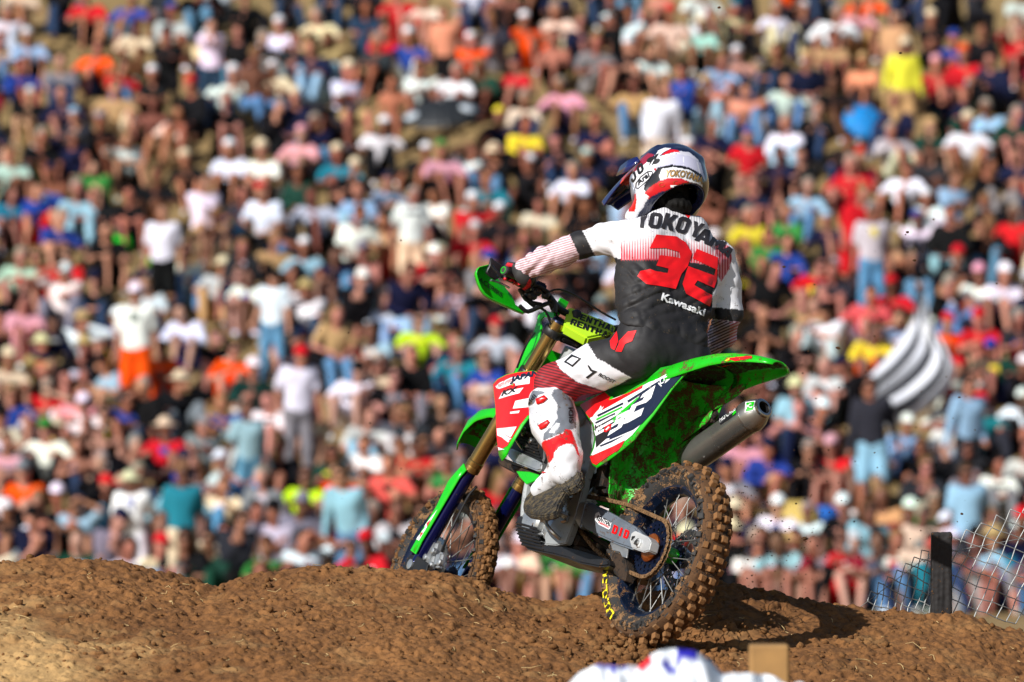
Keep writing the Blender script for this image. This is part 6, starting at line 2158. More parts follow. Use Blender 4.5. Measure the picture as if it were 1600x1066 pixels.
def fig_parts(kind, var=0):
    q = pose(kind, var)
    SEED[0] = var + len(kind)
    out = {}
    def body(p):
        h = q['head']
        d = sd_ell(p, h, (.078, .095, .115))
        d = smin(d, sd_ell(p, h + A(0, -.09, -.012), (.016, .022, .022)), .012)      # nose
        d = smin(d, sd_ell(p, h + A(0, -.055, -.07), (.045, .045, .045)), .03)       # jaw
        for s in (-1, 1): d = smin(d, sd_ell(p, h + A(s * .08, .005, -.005), (.014, .024, .032)), .008)
        d = smin(d, sd_cap(p, q['neck'] - A(0, 0, .04), h - A(0, -.01, .06), .055, .05), .03)
        d = smin(d, sd_cap(p, q['chest'] + A(-.08, 0, .02), q['chest'] + A(.08, 0, .02), .10), .04)
        d = smin(d, sd_cap(p, q['hip'] + A(-.07, 0, 0), q['hip'] + A(.07, 0, 0), .10), .04)
        d = smin(d, sd_cap(p, q['chest'], q['hip'], .11, .11), .05)
        for i, s in enumerate((-1, 1)):
            d = smin(d, sd_cap(p, q['sh'][i], q['el'][i], .050, .040), .03)
            d = smin(d, sd_cap(p, q['el'][i], q['wr'][i], .040, .030), .02)
            f = unit(q['wr'][i] - q['el'][i])
            hd_ = q['wr'][i] + f * .05
            d = smin(d, sd_ell(p, hd_, (.042, .042, .042)), .02)
            for k in range(3):
                d = smin(d, sd_cap(p, hd_, hd_ + f * .06 + A((k - 1) * .026, -.01, -.01), .013, .010), .008)
            hp_ = q['hip'] + A(s * .09, 0, -.02)
            d = smin(d, sd_cap(p, hp_, q['kn'][i], .080, .058), .03)
            d = smin(d, sd_cap(p, q['kn'][i], q['an'][i], .056, .038), .02)
            d = smin(d, sd_cap(p, q['an'][i], q['an'][i] + A(s * .02, -.13, -.045), .036, .028), .02)
        return d
    out['body'] = body
    def shirt(p):
        d = sd_cap(p, q['chest'] + A(-.085, 0, .05), q['chest'] + A(.085, 0, .05), .112)
        d = smin(d, sd_cap(p, q['chest'] + A(-.045, 0, -.05), q['hip'] + A(-.045, 0, .03), .115, .122), .06)
        d = smin(d, sd_cap(p, q['chest'] + A(.045, 0, -.05), q['hip'] + A(.045, 0, .03), .115, .122), .06)
        for i, s in enumerate((-1, 1)):
            e = q['sh'][i] + (q['el'][i] - q['sh'][i]) * .72
            d = smin(d, sd_cap(p, q['sh'][i], e, .066, .066), .03)
        d = smax(d, -sd_ell(p, q['neck'] + A(0, -.03, .02), (.06, .08, .05)), .01)
        d = d + .012 * noise(p.reshape(-1, 3), 6.5, SEED[0]).reshape(d.shape) + .006 * noise(p.reshape(-1, 3), 16, SEED[0]).reshape(d.shape)
        return smax(d, (q['hip'][2] - .03 if kind.startswith('stand') else q['hip'][2] - .06) - p[..., 2], .01)
    out['shirt'] = shirt
    def sleeves(p):
        d = shirt(p)
        for i, s in enumerate((-1, 1)):
            d = smin(d, sd_cap(p, q['sh'][i], q['el'][i], .064, .054), .02)
            d = smin(d, sd_cap(p, q['el'][i], q['wr'][i], .054, .042), .02)
        return d
    out['long_shirt'] = sleeves
    def shorts(p, f=.93, leg=.092, leg2=.088):
        d = sd_cap(p, q['hip'] + A(-.06, 0, 0), q['hip'] + A(.06, 0, 0), .122)
        for i, s in enumerate((-1, 1)):
            hp_ = q['hip'] + A(s * .085, 0, -.03)
            d = smin(d, sd_cap(p, hp_, hp_ + (q['kn'][i] - hp_) * f, leg + .006, leg2), .02)
        return d
    out['shorts'] = lambda p: shorts(p, .86)
    def trousers(p):
        d = shorts(p, 1.0, .088, .074)
        for i in (0, 1): d = smin(d, sd_cap(p, q['kn'][i], q['kn'][i] * .1 + q['an'][i] * .9, .074, .062), .02)
        return d
    out['trousers'] = trousers
    def shoes(p):
        d = 9
        for i, s in enumerate((-1, 1)):
            a = q['an'][i]
            e = sd_cap(p, a + A(0, .02, -.03), a + A(s * .02, -.16, -.045), .045, .040)
            d = e if i == 0 else np.minimum(d, e)
        return d
    for i_ in (0, 1):
        out['shoe' + str(i_)] = (lambda a, s: (lambda p: sd_cap(p, a + A(0, .02, -.03), a + A(s * .02, -.16, -.045), .045, .040)))(q['an'][i_], (-1, 1)[i_])
    return out, q

KINDS_ = ['stand', 'stand_folded', 'stand_photo', 'stand_hips', 'sit', 'sit_wide', 'sit_photo', 'chair_lap', 'chair_folded']
LIB, HEADS, VARS, POSES = {}, {}, {}, {}
NV = {'sit': 4, 'sit_wide': 4, 'chair_lap': 3, 'stand': 3, 'stand_folded': 2, 'sit_photo': 2, 'chair_folded': 2, 'stand_photo': 1, 'stand_hips': 2}
for kd0 in KINDS_:
    VARS[kd0] = []
    for vv in range(NV[kd0]):
        kd = kd0 + str(vv); VARS[kd0].append(kd)
        parts, q = fig_parts(kd0, vv)
        LIB[kd] = {}
        HEADS[kd] = q['head']; POSES[kd] = q
        pts = np.array(sum([q['kn'], q['an'], q['sh'], q['el'], q['wr']], []) + [q['head'], q['hip'], q['chest']])
        for pn, fn in parts.items():
            if pn.startswith('shoe'):
                a_ = q['an'][int(pn[-1])]; lo_, hi_ = a_ + A(-.10, -.24, -.12), a_ + A(.10, .10, .06)
            else:
                lo_ = pts.min(0) - A(.14, .22, .14); hi_ = pts.max(0) + A(.14, .16, .17)
                if 'shirt' in pn: lo_[2] = q['hip'][2] - .12; hi_[2] = q['neck'][2] + .1
                elif pn in ('shorts', 'trousers'): hi_[2] = max(q['hip'][2], q['kn'][0][2], q['kn'][1][2]) + .16
            LIB[kd][pn] = snet(fn, lo_, hi_, .034)
            LIB[kd][pn + '*'] = snet(fn, lo_ - .03, hi_ + .03, .058 if not pn.startswith('shoe') else .05)
        LIB[kd]['mesh'] = {pn: new_mesh(pn + '_' + kd, V, F, M_CSKIN if pn == 'body' else M_CCLOTH) for pn, (V, F) in LIB[kd].items() if not pn.endswith('*')}
# headwear and hair, about the head centre
def hat_mesh(fn, n):
    V, F = snet(fn, A(-.24, -.26, -.24), A(.24, .24, .22), .02)
    return (V, F, new_mesh(n, V, F, M_CCLOTH))
def cap_f(p):
    d = smax(sd_ell(p, (0, .005, .035), (.092, .108, .105)), .02 - p[..., 2], .008)
    return smin(d, smax(sd_ell(p, (0, -.12, .030), (.075, .085, .014)), p[..., 1] * 0 - 1, .01), .01)
def brim_f(p):
    d = smax(sd_ell(p, (0, .0, .04), (.095, .11, .11)), .02 - p[..., 2], .01)
    return smin(d, sd_ell(p, (0, 0, .035), (.175, .185, .018)), .015)
def bucket_f(p):
    d = smax(sd_ell(p, (0, .0, .03), (.098, .112, .115)), .01 - p[..., 2], .01)
    return smin(d, smax(sd_ell(p, (0, 0, .03), (.135, .15, .05)), p[..., 2] - .03, .01), .015)
def hair_f(p):
    return smax(sd_ell(p, (0, .018, .022), (.090, .105, .112)), -(sd_ell(p, (0, -.10, -.03), (.085, .08, .10))), .012)
def long_f(p):
    d = smin(sd_ell(p, (0, .018, .022), (.094, .105, .115)), sd_ell(p, (0, .07, -.11), (.10, .05, .14)), .03)
    return smax(d, -(sd_ell(p, (0, -.11, -.04), (.07, .09, .10))), .012)
HATS = {'c': ('cap', cap_f), 'b': ('sun_hat', brim_f), 'u': ('bucket_hat', bucket_f), 'h': ('hair', hair_f), 'l': ('hair', long_f)}
HATM = {k: (v[0],) + hat_mesh(v[1], v[0] + '_' + k) for k, v in HATS.items()}
HATLOW = {k: snet(v[1], A(-.28, -.30, -.28), A(.28, .28, .26), .042) for k, v in HATS.items()}
Vg, Fg = box((0, -.098, .012), (.14, .02, .038), bev=.008)
PRINTS = []
for w_, h_, z_ in ((.13, .12, 0), (.22, .05, .02), (.10, .16, -.02), (.26, .10, -.06)):
    Vp, Fp = box((0, 0, z_), (w_, .022, h_), bev=.010)
    PRINTS.append(new_mesh('print_patch', Vp, Fp, M_CCLOTH))
GLM = new_mesh('sunglasses', Vg, Fg, M_CCLOTH)

CW = {'w': ('white', (236, 238, 244)), 'k': ('black', (17, 17, 20)), 'n': ('navy', (22, 27, 56)), 'g': ('grey', (128, 128, 134)), 'r': ('red', (200, 28, 38)),
      'o': ('orange', (250, 84, 14)), 'b': ('blue', (38, 66, 150)), 'l': ('light blue', (148, 184, 210)), 't': ('teal', (36, 128, 146)), 'y': ('yellow', (236, 218, 60)),
      'v': ('green', (56, 128, 60)), 'm': ('maroon', (124, 26, 42)), 'p': ('pink', (226, 160, 172)), 'c': ('cream', (226, 208, 176)), 'x': ('bare', (186, 130, 100)),
      'e': ('dark green', (24, 62, 50)), 'L': ('lime', (196, 232, 40)), 'j': ('denim blue', (92, 136, 176)), 'd': ('dark denim', (44, 62, 92)), 's': ('tan', (190, 154, 108)),
      'i': ('mint', (168, 206, 198)), 'a': ('peach', (222, 150, 112)), 'z': ('charcoal', (44, 46, 52)), 'f': ('salmon', (216, 88, 82)), 'u': ('pale grey', (196, 200, 204))}
LC = {k: srgb(*v[1]) for k, v in CW.items()}
SKINS = [srgb(*c) for c in ((184, 126, 104), (170, 110, 88), (192, 138, 118), (148, 94, 74), (172, 114, 94), (118, 76, 60))]
HAIRC = [srgb(*c) for c in ((34, 26, 20), (70, 48, 32), (20, 18, 18), (120, 92, 60), (150, 140, 128))]
KC = {'S': 'sit', 'W': 'sit_wide', 'F': 'sit_photo', 'T': 'stand', 'A': 'stand_folded', 'P': 'stand_photo', 'H': 'stand_hips', 'C': 'chair_lap', 'D': 'chair_folded'}
# head x, head y (photo), pose, shirt, hat+colour, legs (j/d/... upper case first letter = trousers 'T' or shorts 'S' + colour)
CROWD = """
136 70 W o h. Sn|53 52 S l cw Sk|95 -22 T k h. Td|147 -6 S r c. Sk|190 0 W b h. Sl|200 38 S c ck Ss|262 62 D k ck Tk|325 62 T c cw Td|372 44 C k h. Tj|207 220 T w h. Sk
262 176 T c h. Ss|115 210 W n h. Sn|15 240 S i h. Sk|152 186 S k cg Sk|240 112 S k cw Sk|360 236 S w cw Sk|410 238 S w bc Sk|330 30 P w h. Td|395 95 C x h. Tj|28 98 S b h. Sk
45 142 S k cu Sc|100 150 S n h. Sn|180 140 T s h. Sc|232 162 S x h. Sk|290 240 S k bc Sk|352 160 S k h. Sk|15 20 T u h. Tu|120 175 S z cl Tk|60 215 S k h. Sv|268 20 S u cb Ss
462 152 C n bc Tk|460 210 S p cp Sk|470 262 C e h. Tz|545 158 W z cw Sk|528 246 S t cc Sk|540 262 S k bc Sk|640 60 W b cw Sw|655 108 W w h. Sk|700 110 S w h. Sk|694 18 T a h. Sk
490 80 S n h. Tl|525 62 W s h. Tl|580 70 S z h. Sk|610 120 C x h. Sk|600 48 S r h. Sr|715 30 S r cg Sk|735 60 W o cw Sc|648 230 W k cw Sk|688 238 S p cv Sk|735 234 T w h. Sr
780 176 T n cy Sk|820 196 S y h. Sk|876 130 W p h. Sn|438 38 W w cw Sl|408 66 S k h. Tg|430 100 S c cw Sg|460 60 S z h. Sk|570 10 S d h. Td|620 -10 T r h. Sr|665 -5 T c h. Ss
818 28 W o cw So|870 20 S c h. Sc|868 60 S x h. Sk|915 30 S n h. Sn|925 70 S g h. Sg|985 28 W w ck Sk|1046 26 W c cr Sc|985 78 T k cw Sk|1018 78 S w h. Sk|1096 36 S i bc Sk
1155 12 W c ct Tk|1090 -12 T w h. Sw|990 130 T s h. Tj|1034 150 T w h. Sc|1105 130 W a bs Tl|1165 146 W a h. Tj|885 265 S w h. Sk|918 246 S n ci Sn|930 190 S n h. Sn|1110 96 S l h. Sw
1212 8 T w h. Tc|1255 10 T z cw Td|1290 24 T w h. Sk|1340 8 T p h. Sx|1230 130 T u ck Tj|1298 132 S k h. Sx|1408 72 T y bc Ss|1398 20 T s h. Ts|1396 34 C k cw Sk|1464 106 W r cp Sk
1508 88 W r co Sl|1590 55 W r ho Sk|1488 62 S b cb Sk|1350 90 S a bs Sg|1390 196 W u h. Sc|1345 248 S m cr Sk|1400 262 W w ck Sk|1452 192 S e bs Sz|1452 240 S z h. Sz|1512 196 W w bc Ss
1538 40 C k h. Tg|1545 170 S l h. Sl|1585 180 S e h. Sk|1340 -14 T o h. Sk|1228 196 S w h. Tl|1206 240 S n h. Sn|1590 245 S n h. Sr|1248 290 S l h. Tj|1330 262 W r h. Sm|1300 60 S s h. Sn
55 300 W b h. Sr|15 300 S t h. Sk|255 328 T w h. Sk|320 338 W k h. Sc|175 362 S k h. Sk|98 396 S r h. Sk|18 400 S i h. Sk|58 400 S r h. Sr|103 430 W w cw Tg|213 474 T w cw So
330 408 W u bc Ts|372 420 S n h. Sg|395 430 S w h. Sx|170 492 S b cw Sy|62 536 S s bc Sk|132 545 S k bs Sk|335 520 W k h. Sc|350 540 S o h. So|250 540 S o ck So|300 485 S w h. Sb
245 440 S u h. Sb|38 470 S p h. Sp|12 560 S c cc Sk|90 345 S b h. Sk|120 300 S l h. Tl|200 300 S k h. Sn|380 375 C z h. Sk|290 390 S w h. Tj|370 300 S z h. Tj|150 300 S k h. Tk
550 340 C w h. Tk|488 310 W u h. Sk|560 300 S l h. Tl|475 385 W l cw Sk|424 420 T w ck Tj|492 455 W w bs Td|545 440 D k cw Tk|640 300 T w h. Sc|722 360 W r cu Ss|735 320 W r cw Sk
625 430 C n h. Tl|654 502 W L h. Sk|710 440 W w h. Sn|690 400 S k h. Sk|775 505 W u cr Sk|605 350 S s h. Sr|662 400 S r cw Sk|720 545 S t h. Tj|583 520 S l h. Sk|555 520 S c h. Sk
463 568 T w cr Tg|540 578 W w ck Sw|580 570 S c h. Sw|645 545 C k h. Tg|700 530 S n h. Sb|760 556 S b h. Sk|615 590 S k h. Sk|430 500 S l h. Sc|520 490 C s h. Tj|598 470 S w h. Tl
1228 372 S b h. Tb|1292 338 W n cl Sn|1362 330 T u h. Tj|1440 345 W w cb Sj|1485 340 C k h. Tl|1340 300 T r h. Sr|1530 360 S k h. Tj|1586 330 W r h. Sr|1530 430 S w cp Sr|1568 432 S w cw Sn
1262 412 W r h. Sx|1342 460 W f h. Sw|1395 445 W r cr Sk|1230 330 S v h. Sk|1378 370 S s bc Sk|1303 488 W w ck Tu|1240 530 S k h. Sk|1365 520 S y h. So|1478 498 W o cr Sk|1530 500 S r cr Sn
1550 540 W e cb Sn|1590 500 S z h. Sm|1270 470 S s h. Sw|1300 420 S z h. Sk|1420 400 S k h. Tj|1200 360 S v h. Sv|1170 340 S y h. Sk|1150 400 S k h. Sk|1195 430 C k h. Tk|1180 490 S k h. Sk
1520 600 T l h. Tz|1530 634 W t cr Tz|1580 614 W w cw Tk|1480 620 W w cr Sn|1360 620 T z h. Sl|1358 705 W l cv Sx|1310 690 S x h. Sk|1300 700 S r cp Sr|1262 790 W w h. Ss|1310 860 S r cu Sr
1195 700 S b cn Sx|1160 680 S p h. Sk|1230 640 W x h. Tn|1290 570 S u h. Sl|1250 700 S k h. Tk|1430 720 S z h. Tz|1470 660 S w h. Sl|1510 750 T l h. Tl|1420 800 S m cw Tb|1460 780 S v h. Tv
1600 790 W w h. Tk|1590 700 S u h. Sk|1560 720 S w h. Tg|1200 790 S w cw Sn|1190 850 S z h. Sc|1240 860 S k h. Sz|1380 780 S s h. Ss|1395 850 S w h. Tj|1440 860 C c h. Tt|1370 900 S c h. Sk
1520 870 W x h. Sk|1555 860 S b bs Sb|1530 800 S f h. Sf|1590 870 S o h. Sr|1500 820 S k h. Sk|1490 700 S k h. Tg|1440 700 S k h. Sk|1270 850 S g h. Sk|1320 790 S k cw Sn|1225 900 S l h. Sk
18 610 W b h. Sw|75 600 W r h. Sw|72 672 W w cv Tk|160 640 S k h. Sk|110 620 S p h. Sr|205 632 W b h. Sk|260 668 W r bc Sk|325 668 W g cg Sx|398 624 T i h. Tj|352 630 S b h. Sy
205 700 S k h. Sf|135 632 S w cw Sk|120 690 S x h. Td|40 740 S o cg Sk|14 800 W k cw Sk|65 780 S k h. Sk|90 778 W x cw Sk|127 790 W l h. Sk|215 745 S d h. Tk|205 796 T w bc Sw
280 760 W l cb Ss|330 756 W c h. Tj|285 800 T t h. Sc|250 820 S k h. Sx|330 850 S e h. Te|365 838 W c h. Sx|418 856 S v h. Sv|395 800 S g h. Sc|95 660 S s bc Sk|10 690 S p h. Sm
460 790 C g cg Tk|495 640 W c cr Ss|525 742 W o h. Sx|557 774 T l h. Tj|515 812 S r h. Sc|560 870 S r cr Sk|610 730 W f h. Sk|650 690 S r h. Sx|560 690 S w h. Sl|640 690 S x h. Sk
590 800 S k h. Sk|620 800 S u h. Sx|600 860 S z cu Sk|660 800 S k h. Sk|690 760 S k h. Sk|655 650 S z h. Sk|575 650 S u h. Tl|620 640 S w h. Tu|520 700 S e h. Sk|440 700 S k h. Sk
465 745 S L h. Sk|420 620 S w h. Sc|790 860 S w cw Sb|840 880 S w h. Sp|880 900 S k cr Ss|800 820 S k h. Sk|760 880 S l h. Sk|870 860 S v h. Sk|1170 880 S p h. Sx|1180 920 S w h. Sk
"""
entries = []
for ln in CROWD.strip().splitlines():
    for e in ln.split('|'):
        t = e.split()
        if len(t) < 6: continue
        kd_ = KC[t[2]]
        # in the upper rows most people sit
        if kd_ == 'stand' and float(t[1]) < 300 and (int(float(t[0])) % 5) < 3: kd_ = 'sit_wide'
        entries.append((float(t[0]), float(t[1]), kd_, t[3], t[4], t[5], 1))

def solve(px, py, hh):
    """foot point on the slope of a figure whose head (hh above its feet) shows at px, py"""
    r = ray(px, py); lo_, hi_ = 64.0, 110.0
    for _ in range(40):
        m_ = (lo_ + hi_) / 2
        q = CAMP + r * m_
        if q[2] - hh > float(hill_h(q[0], q[1])): lo_ = m_
        else: hi_ = m_
    q = CAMP + r * lo_
    return A(q[0], q[1], float(hill_h(q[0], q[1])))

# bare ground the photo shows between the groups
GAPS = [(350, 195, 50, 34), (650, 600, 44, 40), (600, 420, 22, 34), (580, 250, 40, 26), (1290, 740, 50, 34), (1350, 790, 34, 30), (170, 420, 30, 24), (150, 350, 30, 20), (510, 600, 20, 16), (225, 690, 26, 24), (680, 170, 66, 30), (1350, 175, 34, 34), (1420, 590, 62, 66), (1240, 795, 36, 20)]
rng = np.random.default_rng(77)
PW = {'k': 30, 'n': 11, 'z': 5, 'w': 8, 'c': 3, 'u': 3, 'g': 3, 'r': 2, 'o': 1, 'b': 1, 'l': 2, 't': 1, 'v': 1, 'm': 1, 'x': 4, 'e': 2, 's': 1}
pal = [k for k, n in PW.items() for _ in range(n)]
def too_close(x, y):
    for e in entries:
        dx, dy = e[0] - x, y - e[1]
        # a listed figure keeps its chest and legs in view
        ry = (60 if e[6] else 50) if dy > 0 else 40
        if (dx / 43) ** 2 + (dy / ry) ** 2 < 1: return True
    return False
cells = [(rng.uniform(-20, 1625), rng.uniform(-45, 1040)) for _ in range(10000)]
for x, y in cells:
    if any(((x - g_[0]) / g_[2]) ** 2 + ((y - g_[1]) / g_[3]) ** 2 < 1 for g_ in GAPS): continue
    if (985 < x < 1100 and 310 < y < 540) or (900 < x < 1010 and 600 < y < 720): continue
    if too_close(x, y): continue
    kd = rng.choice(['sit', 'sit_wide', 'sit', 'sit_wide', 'chair_lap', 'chair_folded', 'sit_photo', 'stand', 'stand_folded', 'stand_hips'], p=[.27, .25, .17, .13, .08, .07, .03, 0, 0, 0])
    hat = rng.choice(['cw', 'ck', 'cr', 'h.', 'l.', 'bc', 'uc', 'cb', 'cg', 'cn', 'bs'], p=[.14, .10, .05, .34, .10, .07, .03, .03, .05, .05, .04])
    leg = rng.choice(['Sk', 'Tk', 'Td', 'Sn', 'Tj', 'Ss', 'Tg', 'Sg', 'Sc', 'Te', 'Tl'], p=[.16, .26, .17, .08, .11, .04, .07, .03, .03, .03, .02])
    entries.append((x, y, str(kd), str(rng.choice(pal)), str(hat), str(leg), 0))

POSEW = {'sit': 'sitting', 'sit_wide': 'sitting with knees apart', 'sit_photo': 'sitting with raised hands', 'stand': 'standing', 'stand_folded': 'standing with folded arms',
         'stand_photo': 'standing with raised hands', 'stand_hips': 'standing with hands on hips', 'chair_lap': 'seated upright', 'chair_folded': 'seated with folded arms'}
HX = [(0, 'the far left edge'), (160, 'the left side'), (330, 'the left part'), (500, 'the left of centre'), (680, 'left of the rider'), (860, 'above the handlebar'), (1000, 'above the helmet'), (1130, 'right of the helmet'), (1260, 'the right part'), (1400, 'the right side'), (1520, 'the far right edge')]
people = []
for e in entries:
    x, y, kd, sh, hat, leg, listed = e
    kd = VARS[kd][int(x * 7 + y * 3) % len(VARS[kd])]
    f = solve(x - HEADS[kd][0] * 100, y, HEADS[kd][2])
    e = e + (kd,)
    people.append((f, e))
vis = lambda e: -25 < e[0] < 1625 and -45 < e[1] < np.interp(e[0], CREST_X, CREST_Y) + 50
people = [p for p in people if vis(p[1])]
people.sort(key=lambda p: p[0][1])
# those hidden behind rider and bike are left out
def hidden(e):
    x, y = e[0], e[1]
    return (1000 < x < 1100 and 250 < y < 530) or (905 < x < 1020 and 600 < y < 720)
people = [p for p in people if not hidden(p[1])]
pass
near, rest = people[:296], people[296:]

def colour_jit(c, r):
    return tuple(float(np.clip(v * r.uniform(.86, 1.1), 0, 1)) for v in c)

def leg_words(leg):
    return CW[leg[1]][0] + (' trousers' if leg[0] == 'T' else ' shorts')
def hat_words(hat):
    if hat[0] in 'h': return 'bareheaded'
    if hat[0] == 'l': return 'long hair'
    return {'c': 'cap', 'b': 'sun hat', 'u': 'bucket hat'}[hat[0]]
labels = {}
def base_label(e):
    x, y, kd, sh, hat, leg, li = e[:7]
    top = 'bare torso' if sh == 'x' else CW[sh][0] + ' top'
    if hat[0] in 'cbu':
        hw = (CW[hat[1]][0] if hat[1] in CW and hat[1] != 'x' else 'dark') + ' ' + {'c': 'cap', 'b': 'sun hat', 'u': 'bucket hat'}[hat[0]]
    elif hat[0] == 'l': hw = 'long hair'
    else: hw = 'no hat'
    return top, hw, leg_words(leg), POSEW[kd]
def region(e):
    x, y = e[0], e[1]
    h = ['far left', 'left', 'mid-left', 'centre-left', 'centre', 'centre-right', 'mid-right', 'right', 'far right'][int(np.clip(x / 1600 * 9, 0, 8))]
    v = ['at the top', 'in upper rows', 'halfway up', 'in lower rows', 'just above the dirt'][int(np.clip(y / 900 * 5, 0, 4))]
    return v + ', ' + h
def make_labels(ps):
    out = []
    for f, e in ps:
        t, h, l, p = base_label(e)
        out.append((f"spectator {p}, {t}, {h}, {l}", e))
    from collections import Counter
    c = Counter(x[0] for x in out)
    res = []
    for lab, e in out:
        if c[lab] > 1 or len(lab.split()) < 8:
            t, h, l, p = base_label(e)
            pp_ = p.split(' with')[0]
            lab = f"{pp_} spectator, {t}, {h}, {region(e)}"
            if len(lab.split()) > 16: lab = f"spectator, {t}, {h}, {region(e)}"
        res.append([lab, e])
    # anything still shared is told apart by a neighbour
    c = Counter(x[0] for x in res)
    for i, r in enumerate(res):
        if c[r[0]] > 1:
            e = r[1]; best = None
            for o in res:
                oe = o[1]
                if oe is e: continue
                dd = (oe[0] - e[0]) ** 2 + (oe[1] - e[1]) ** 2
                if best is None or dd < best[0]: best = (dd, oe)
            t, h, l, p = base_label(e); oe = best[1]
            side = 'left of' if oe[0] > e[0] else 'right of'
            nt_ = 'a bare torso' if oe[3] == 'x' else CW[oe[3]][0] + ' top'
            r[0] = f"{t}, {l}, {side} {nt_}, {region(e)}"
            r[0] = 'spectator in ' + r[0] if len(r[0].split()) <= 14 else r[0]
    c = Counter(x[0] for x in res)
    seen = {}
    for r in res:
        if c[r[0]] > 1:
            k = seen.get(r[0], 0); seen[r[0]] = k + 1
            e = r[1]
            t, h, l, p = base_label(e)
            r[0] = f"{p.split(' with')[0]} spectator, {t}, {l}, {['taller', 'smaller', 'middle', 'last'][k % 4]} one, {region(e)}"
    return [x[0] for x in res]
LAB = make_labels(near)
rng = np.random.default_rng(5)
crowdV, crowdF, crowdC, off = [], [], [], 0
for i, (f, e) in enumerate(near + rest):
    x, y, _, sh, hat, leg, li, kd = e
    r = np.random.default_rng(int(x * 31 + y * 7) % 100000)
    yaw = r.uniform(-.7, .7) - .10 if not li else r.uniform(-.4, .4)
    mir = -1 if r.random() < .5 else 1
    sc = r.uniform(.92, 1.08)
    skin = colour_jit(SKINS[r.integers(0, len(SKINS))], r)
    items = [('body', skin)]
    if sh != 'x':
        items.append(('long_shirt' if r.random() < (.75 if sh in 'kezn' else .2) and sh not in 'r' else 'shirt', colour_jit(LC[sh], r)))
    items.append(('trousers' if leg[0] == 'T' else 'shorts', colour_jit(LC.get(leg[1], LC['k']) if leg[1] != 'x' else LC['s'], r)))
    shc = colour_jit(LC[r.choice(list('wkgwuk'))], r)
    items += [('shoe0', shc), ('shoe1', shc)]
    hk = hat[0]
    hc = LC[hat[1]] if (hk in 'cbu' and hat[1] in LC) else HAIRC[r.integers(0, len(HAIRC))]
    if i < len(near):
        root = None
        M = Matrix.Translation(Vector(f)) @ Matrix.Rotation(yaw, 4, 'Z') @ Matrix.Diagonal((sc * mir, sc, sc, 1))
        for pn, c in items:
            o = bpy.data.objects.new('person' if pn == 'body' else ('shirt' if 'shirt' in pn else pn.rstrip('01')), LIB[kd]['mesh'][pn])
            COL.objects.link(o); o.color = (*c, 1)
            if root is None:
                root = o; o.matrix_world = M
                tag(o, LAB[i], 'person', 'spectators on the slope')
            else: o.parent = root
        if sh != 'x' and r.random() < .45:
            o = bpy.data.objects.new('shirt_print', PRINTS[r.integers(0, len(PRINTS))]); COL.objects.link(o); o.parent = root
            o.location = POSES[kd]['chest'] + A(0, -.112, .03); o.color = (*colour_jit(LC[r.choice(list('wkrgwbyu') if sh not in 'w' else list('krbgn'))], r), 1)
        hn, _, _, hm = HATM[hk]
        o = bpy.data.objects.new(hn, hm); COL.objects.link(o); o.parent = root
        o.location = HEADS[kd]; o.color = (*colour_jit(hc, r), 1)
        if r.random() < .4:
            o = bpy.data.objects.new('sunglasses', GLM); COL.objects.link(o); o.parent = root
            o.location = HEADS[kd]; o.color = (.01, .01, .01, 1)
    else:
        c_, s_ = cos(yaw), sin(yaw)
        R = A(c_, -s_, 0, s_, c_, 0, 0, 0, 1).reshape(3, 3)
        lst = [(LIB[kd][pn + '*'][0], LIB[kd][pn + '*'][1], c) for pn, c in items]
        hV, hF = HATLOW[hk]
        lst.append((hV + HEADS[kd], hF, hc))
        for V, F, c in lst:
            crowdV.append((V * sc * A(mir, 1, 1)) @ R.T + f); crowdF.append((F if mir > 0 else F[:, ::-1]) + off); off += len(V)
            crowdC.append(np.tile(A(*c), (len(V), 1)))
# the crowd goes on to both sides of the view: coarser figures in the same mass
LOW = {}
for kd in ('sit0', 'sit1', 'sit_wide1', 'sit_wide2', 'chair_lap1', 'stand1'):
    parts, q = fig_parts(kd[:-1], int(kd[-1]))
    pts = np.array(sum([q['kn'], q['an'], q['sh'], q['el'], q['wr']], []) + [q['head'], q['hip']])
    LOW[kd] = [(pn, snet(parts[pn], pts.min(0) - .2, pts.max(0) + .2, .078)) for pn in ('body', 'long_shirt', 'trousers')]
rng = np.random.default_rng(404)
side = []
for _ in range(5200):
    x = rng.uniform(-950, -30) if rng.random() < .5 else rng.uniform(1630, 2550)
    y = rng.uniform(-60, 940)
    if all(((x - a_) / 52) ** 2 + ((y - b_) / 56) ** 2 > 1 for a_, b_ in side): side.append((x, y))
for x, y in side:
    kd = list(LOW)[int(rng.choice(6, p=[.22, .22, .2, .2, .1, .06]))]
    f = solve(x, y, HEADS[kd][2]); yaw = rng.uniform(-.6, .6); c_, s_ = cos(yaw), sin(yaw)
    R = A(c_, -s_, 0, s_, c_, 0, 0, 0, 1).reshape(3, 3)
    sh = str(rng.choice(pal)); cols = {'body': SKINS[rng.integers(0, 6)], 'long_shirt': LC[sh], 'trousers': LC[str(rng.choice(list('kndjzsg')))]}
    for pn, (V, F) in LOW[kd]:
        crowdV.append(V @ R.T + f); crowdF.append(F + off); off += len(V); crowdC.append(np.tile(A(*cols[pn]), (len(V), 1)))
    hV, hF = HATLOW['c'] if rng.random() < .4 else HATLOW['h']
    crowdV.append((hV + HEADS[kd]) @ R.T + f); crowdF.append(hF + off); off += len(hV)
    crowdC.append(np.tile(A(*(LC[str(rng.choice(list('wkrn')))] if rng.random() < .5 else HAIRC[rng.integers(0, 5)])), (len(hV), 1)))
if crowdV:
    M_CROWD = mat('crowd_mass', (1, 1, 1), rough=.85, var=.14, attr=True, spec=.15)
    o = mk('crowd', np.concatenate(crowdV), np.concatenate(crowdF), M_CROWD, col=np.concatenate(crowdC))
    tag(o, 'the farther rows of spectators up the slope', kind='stuff')

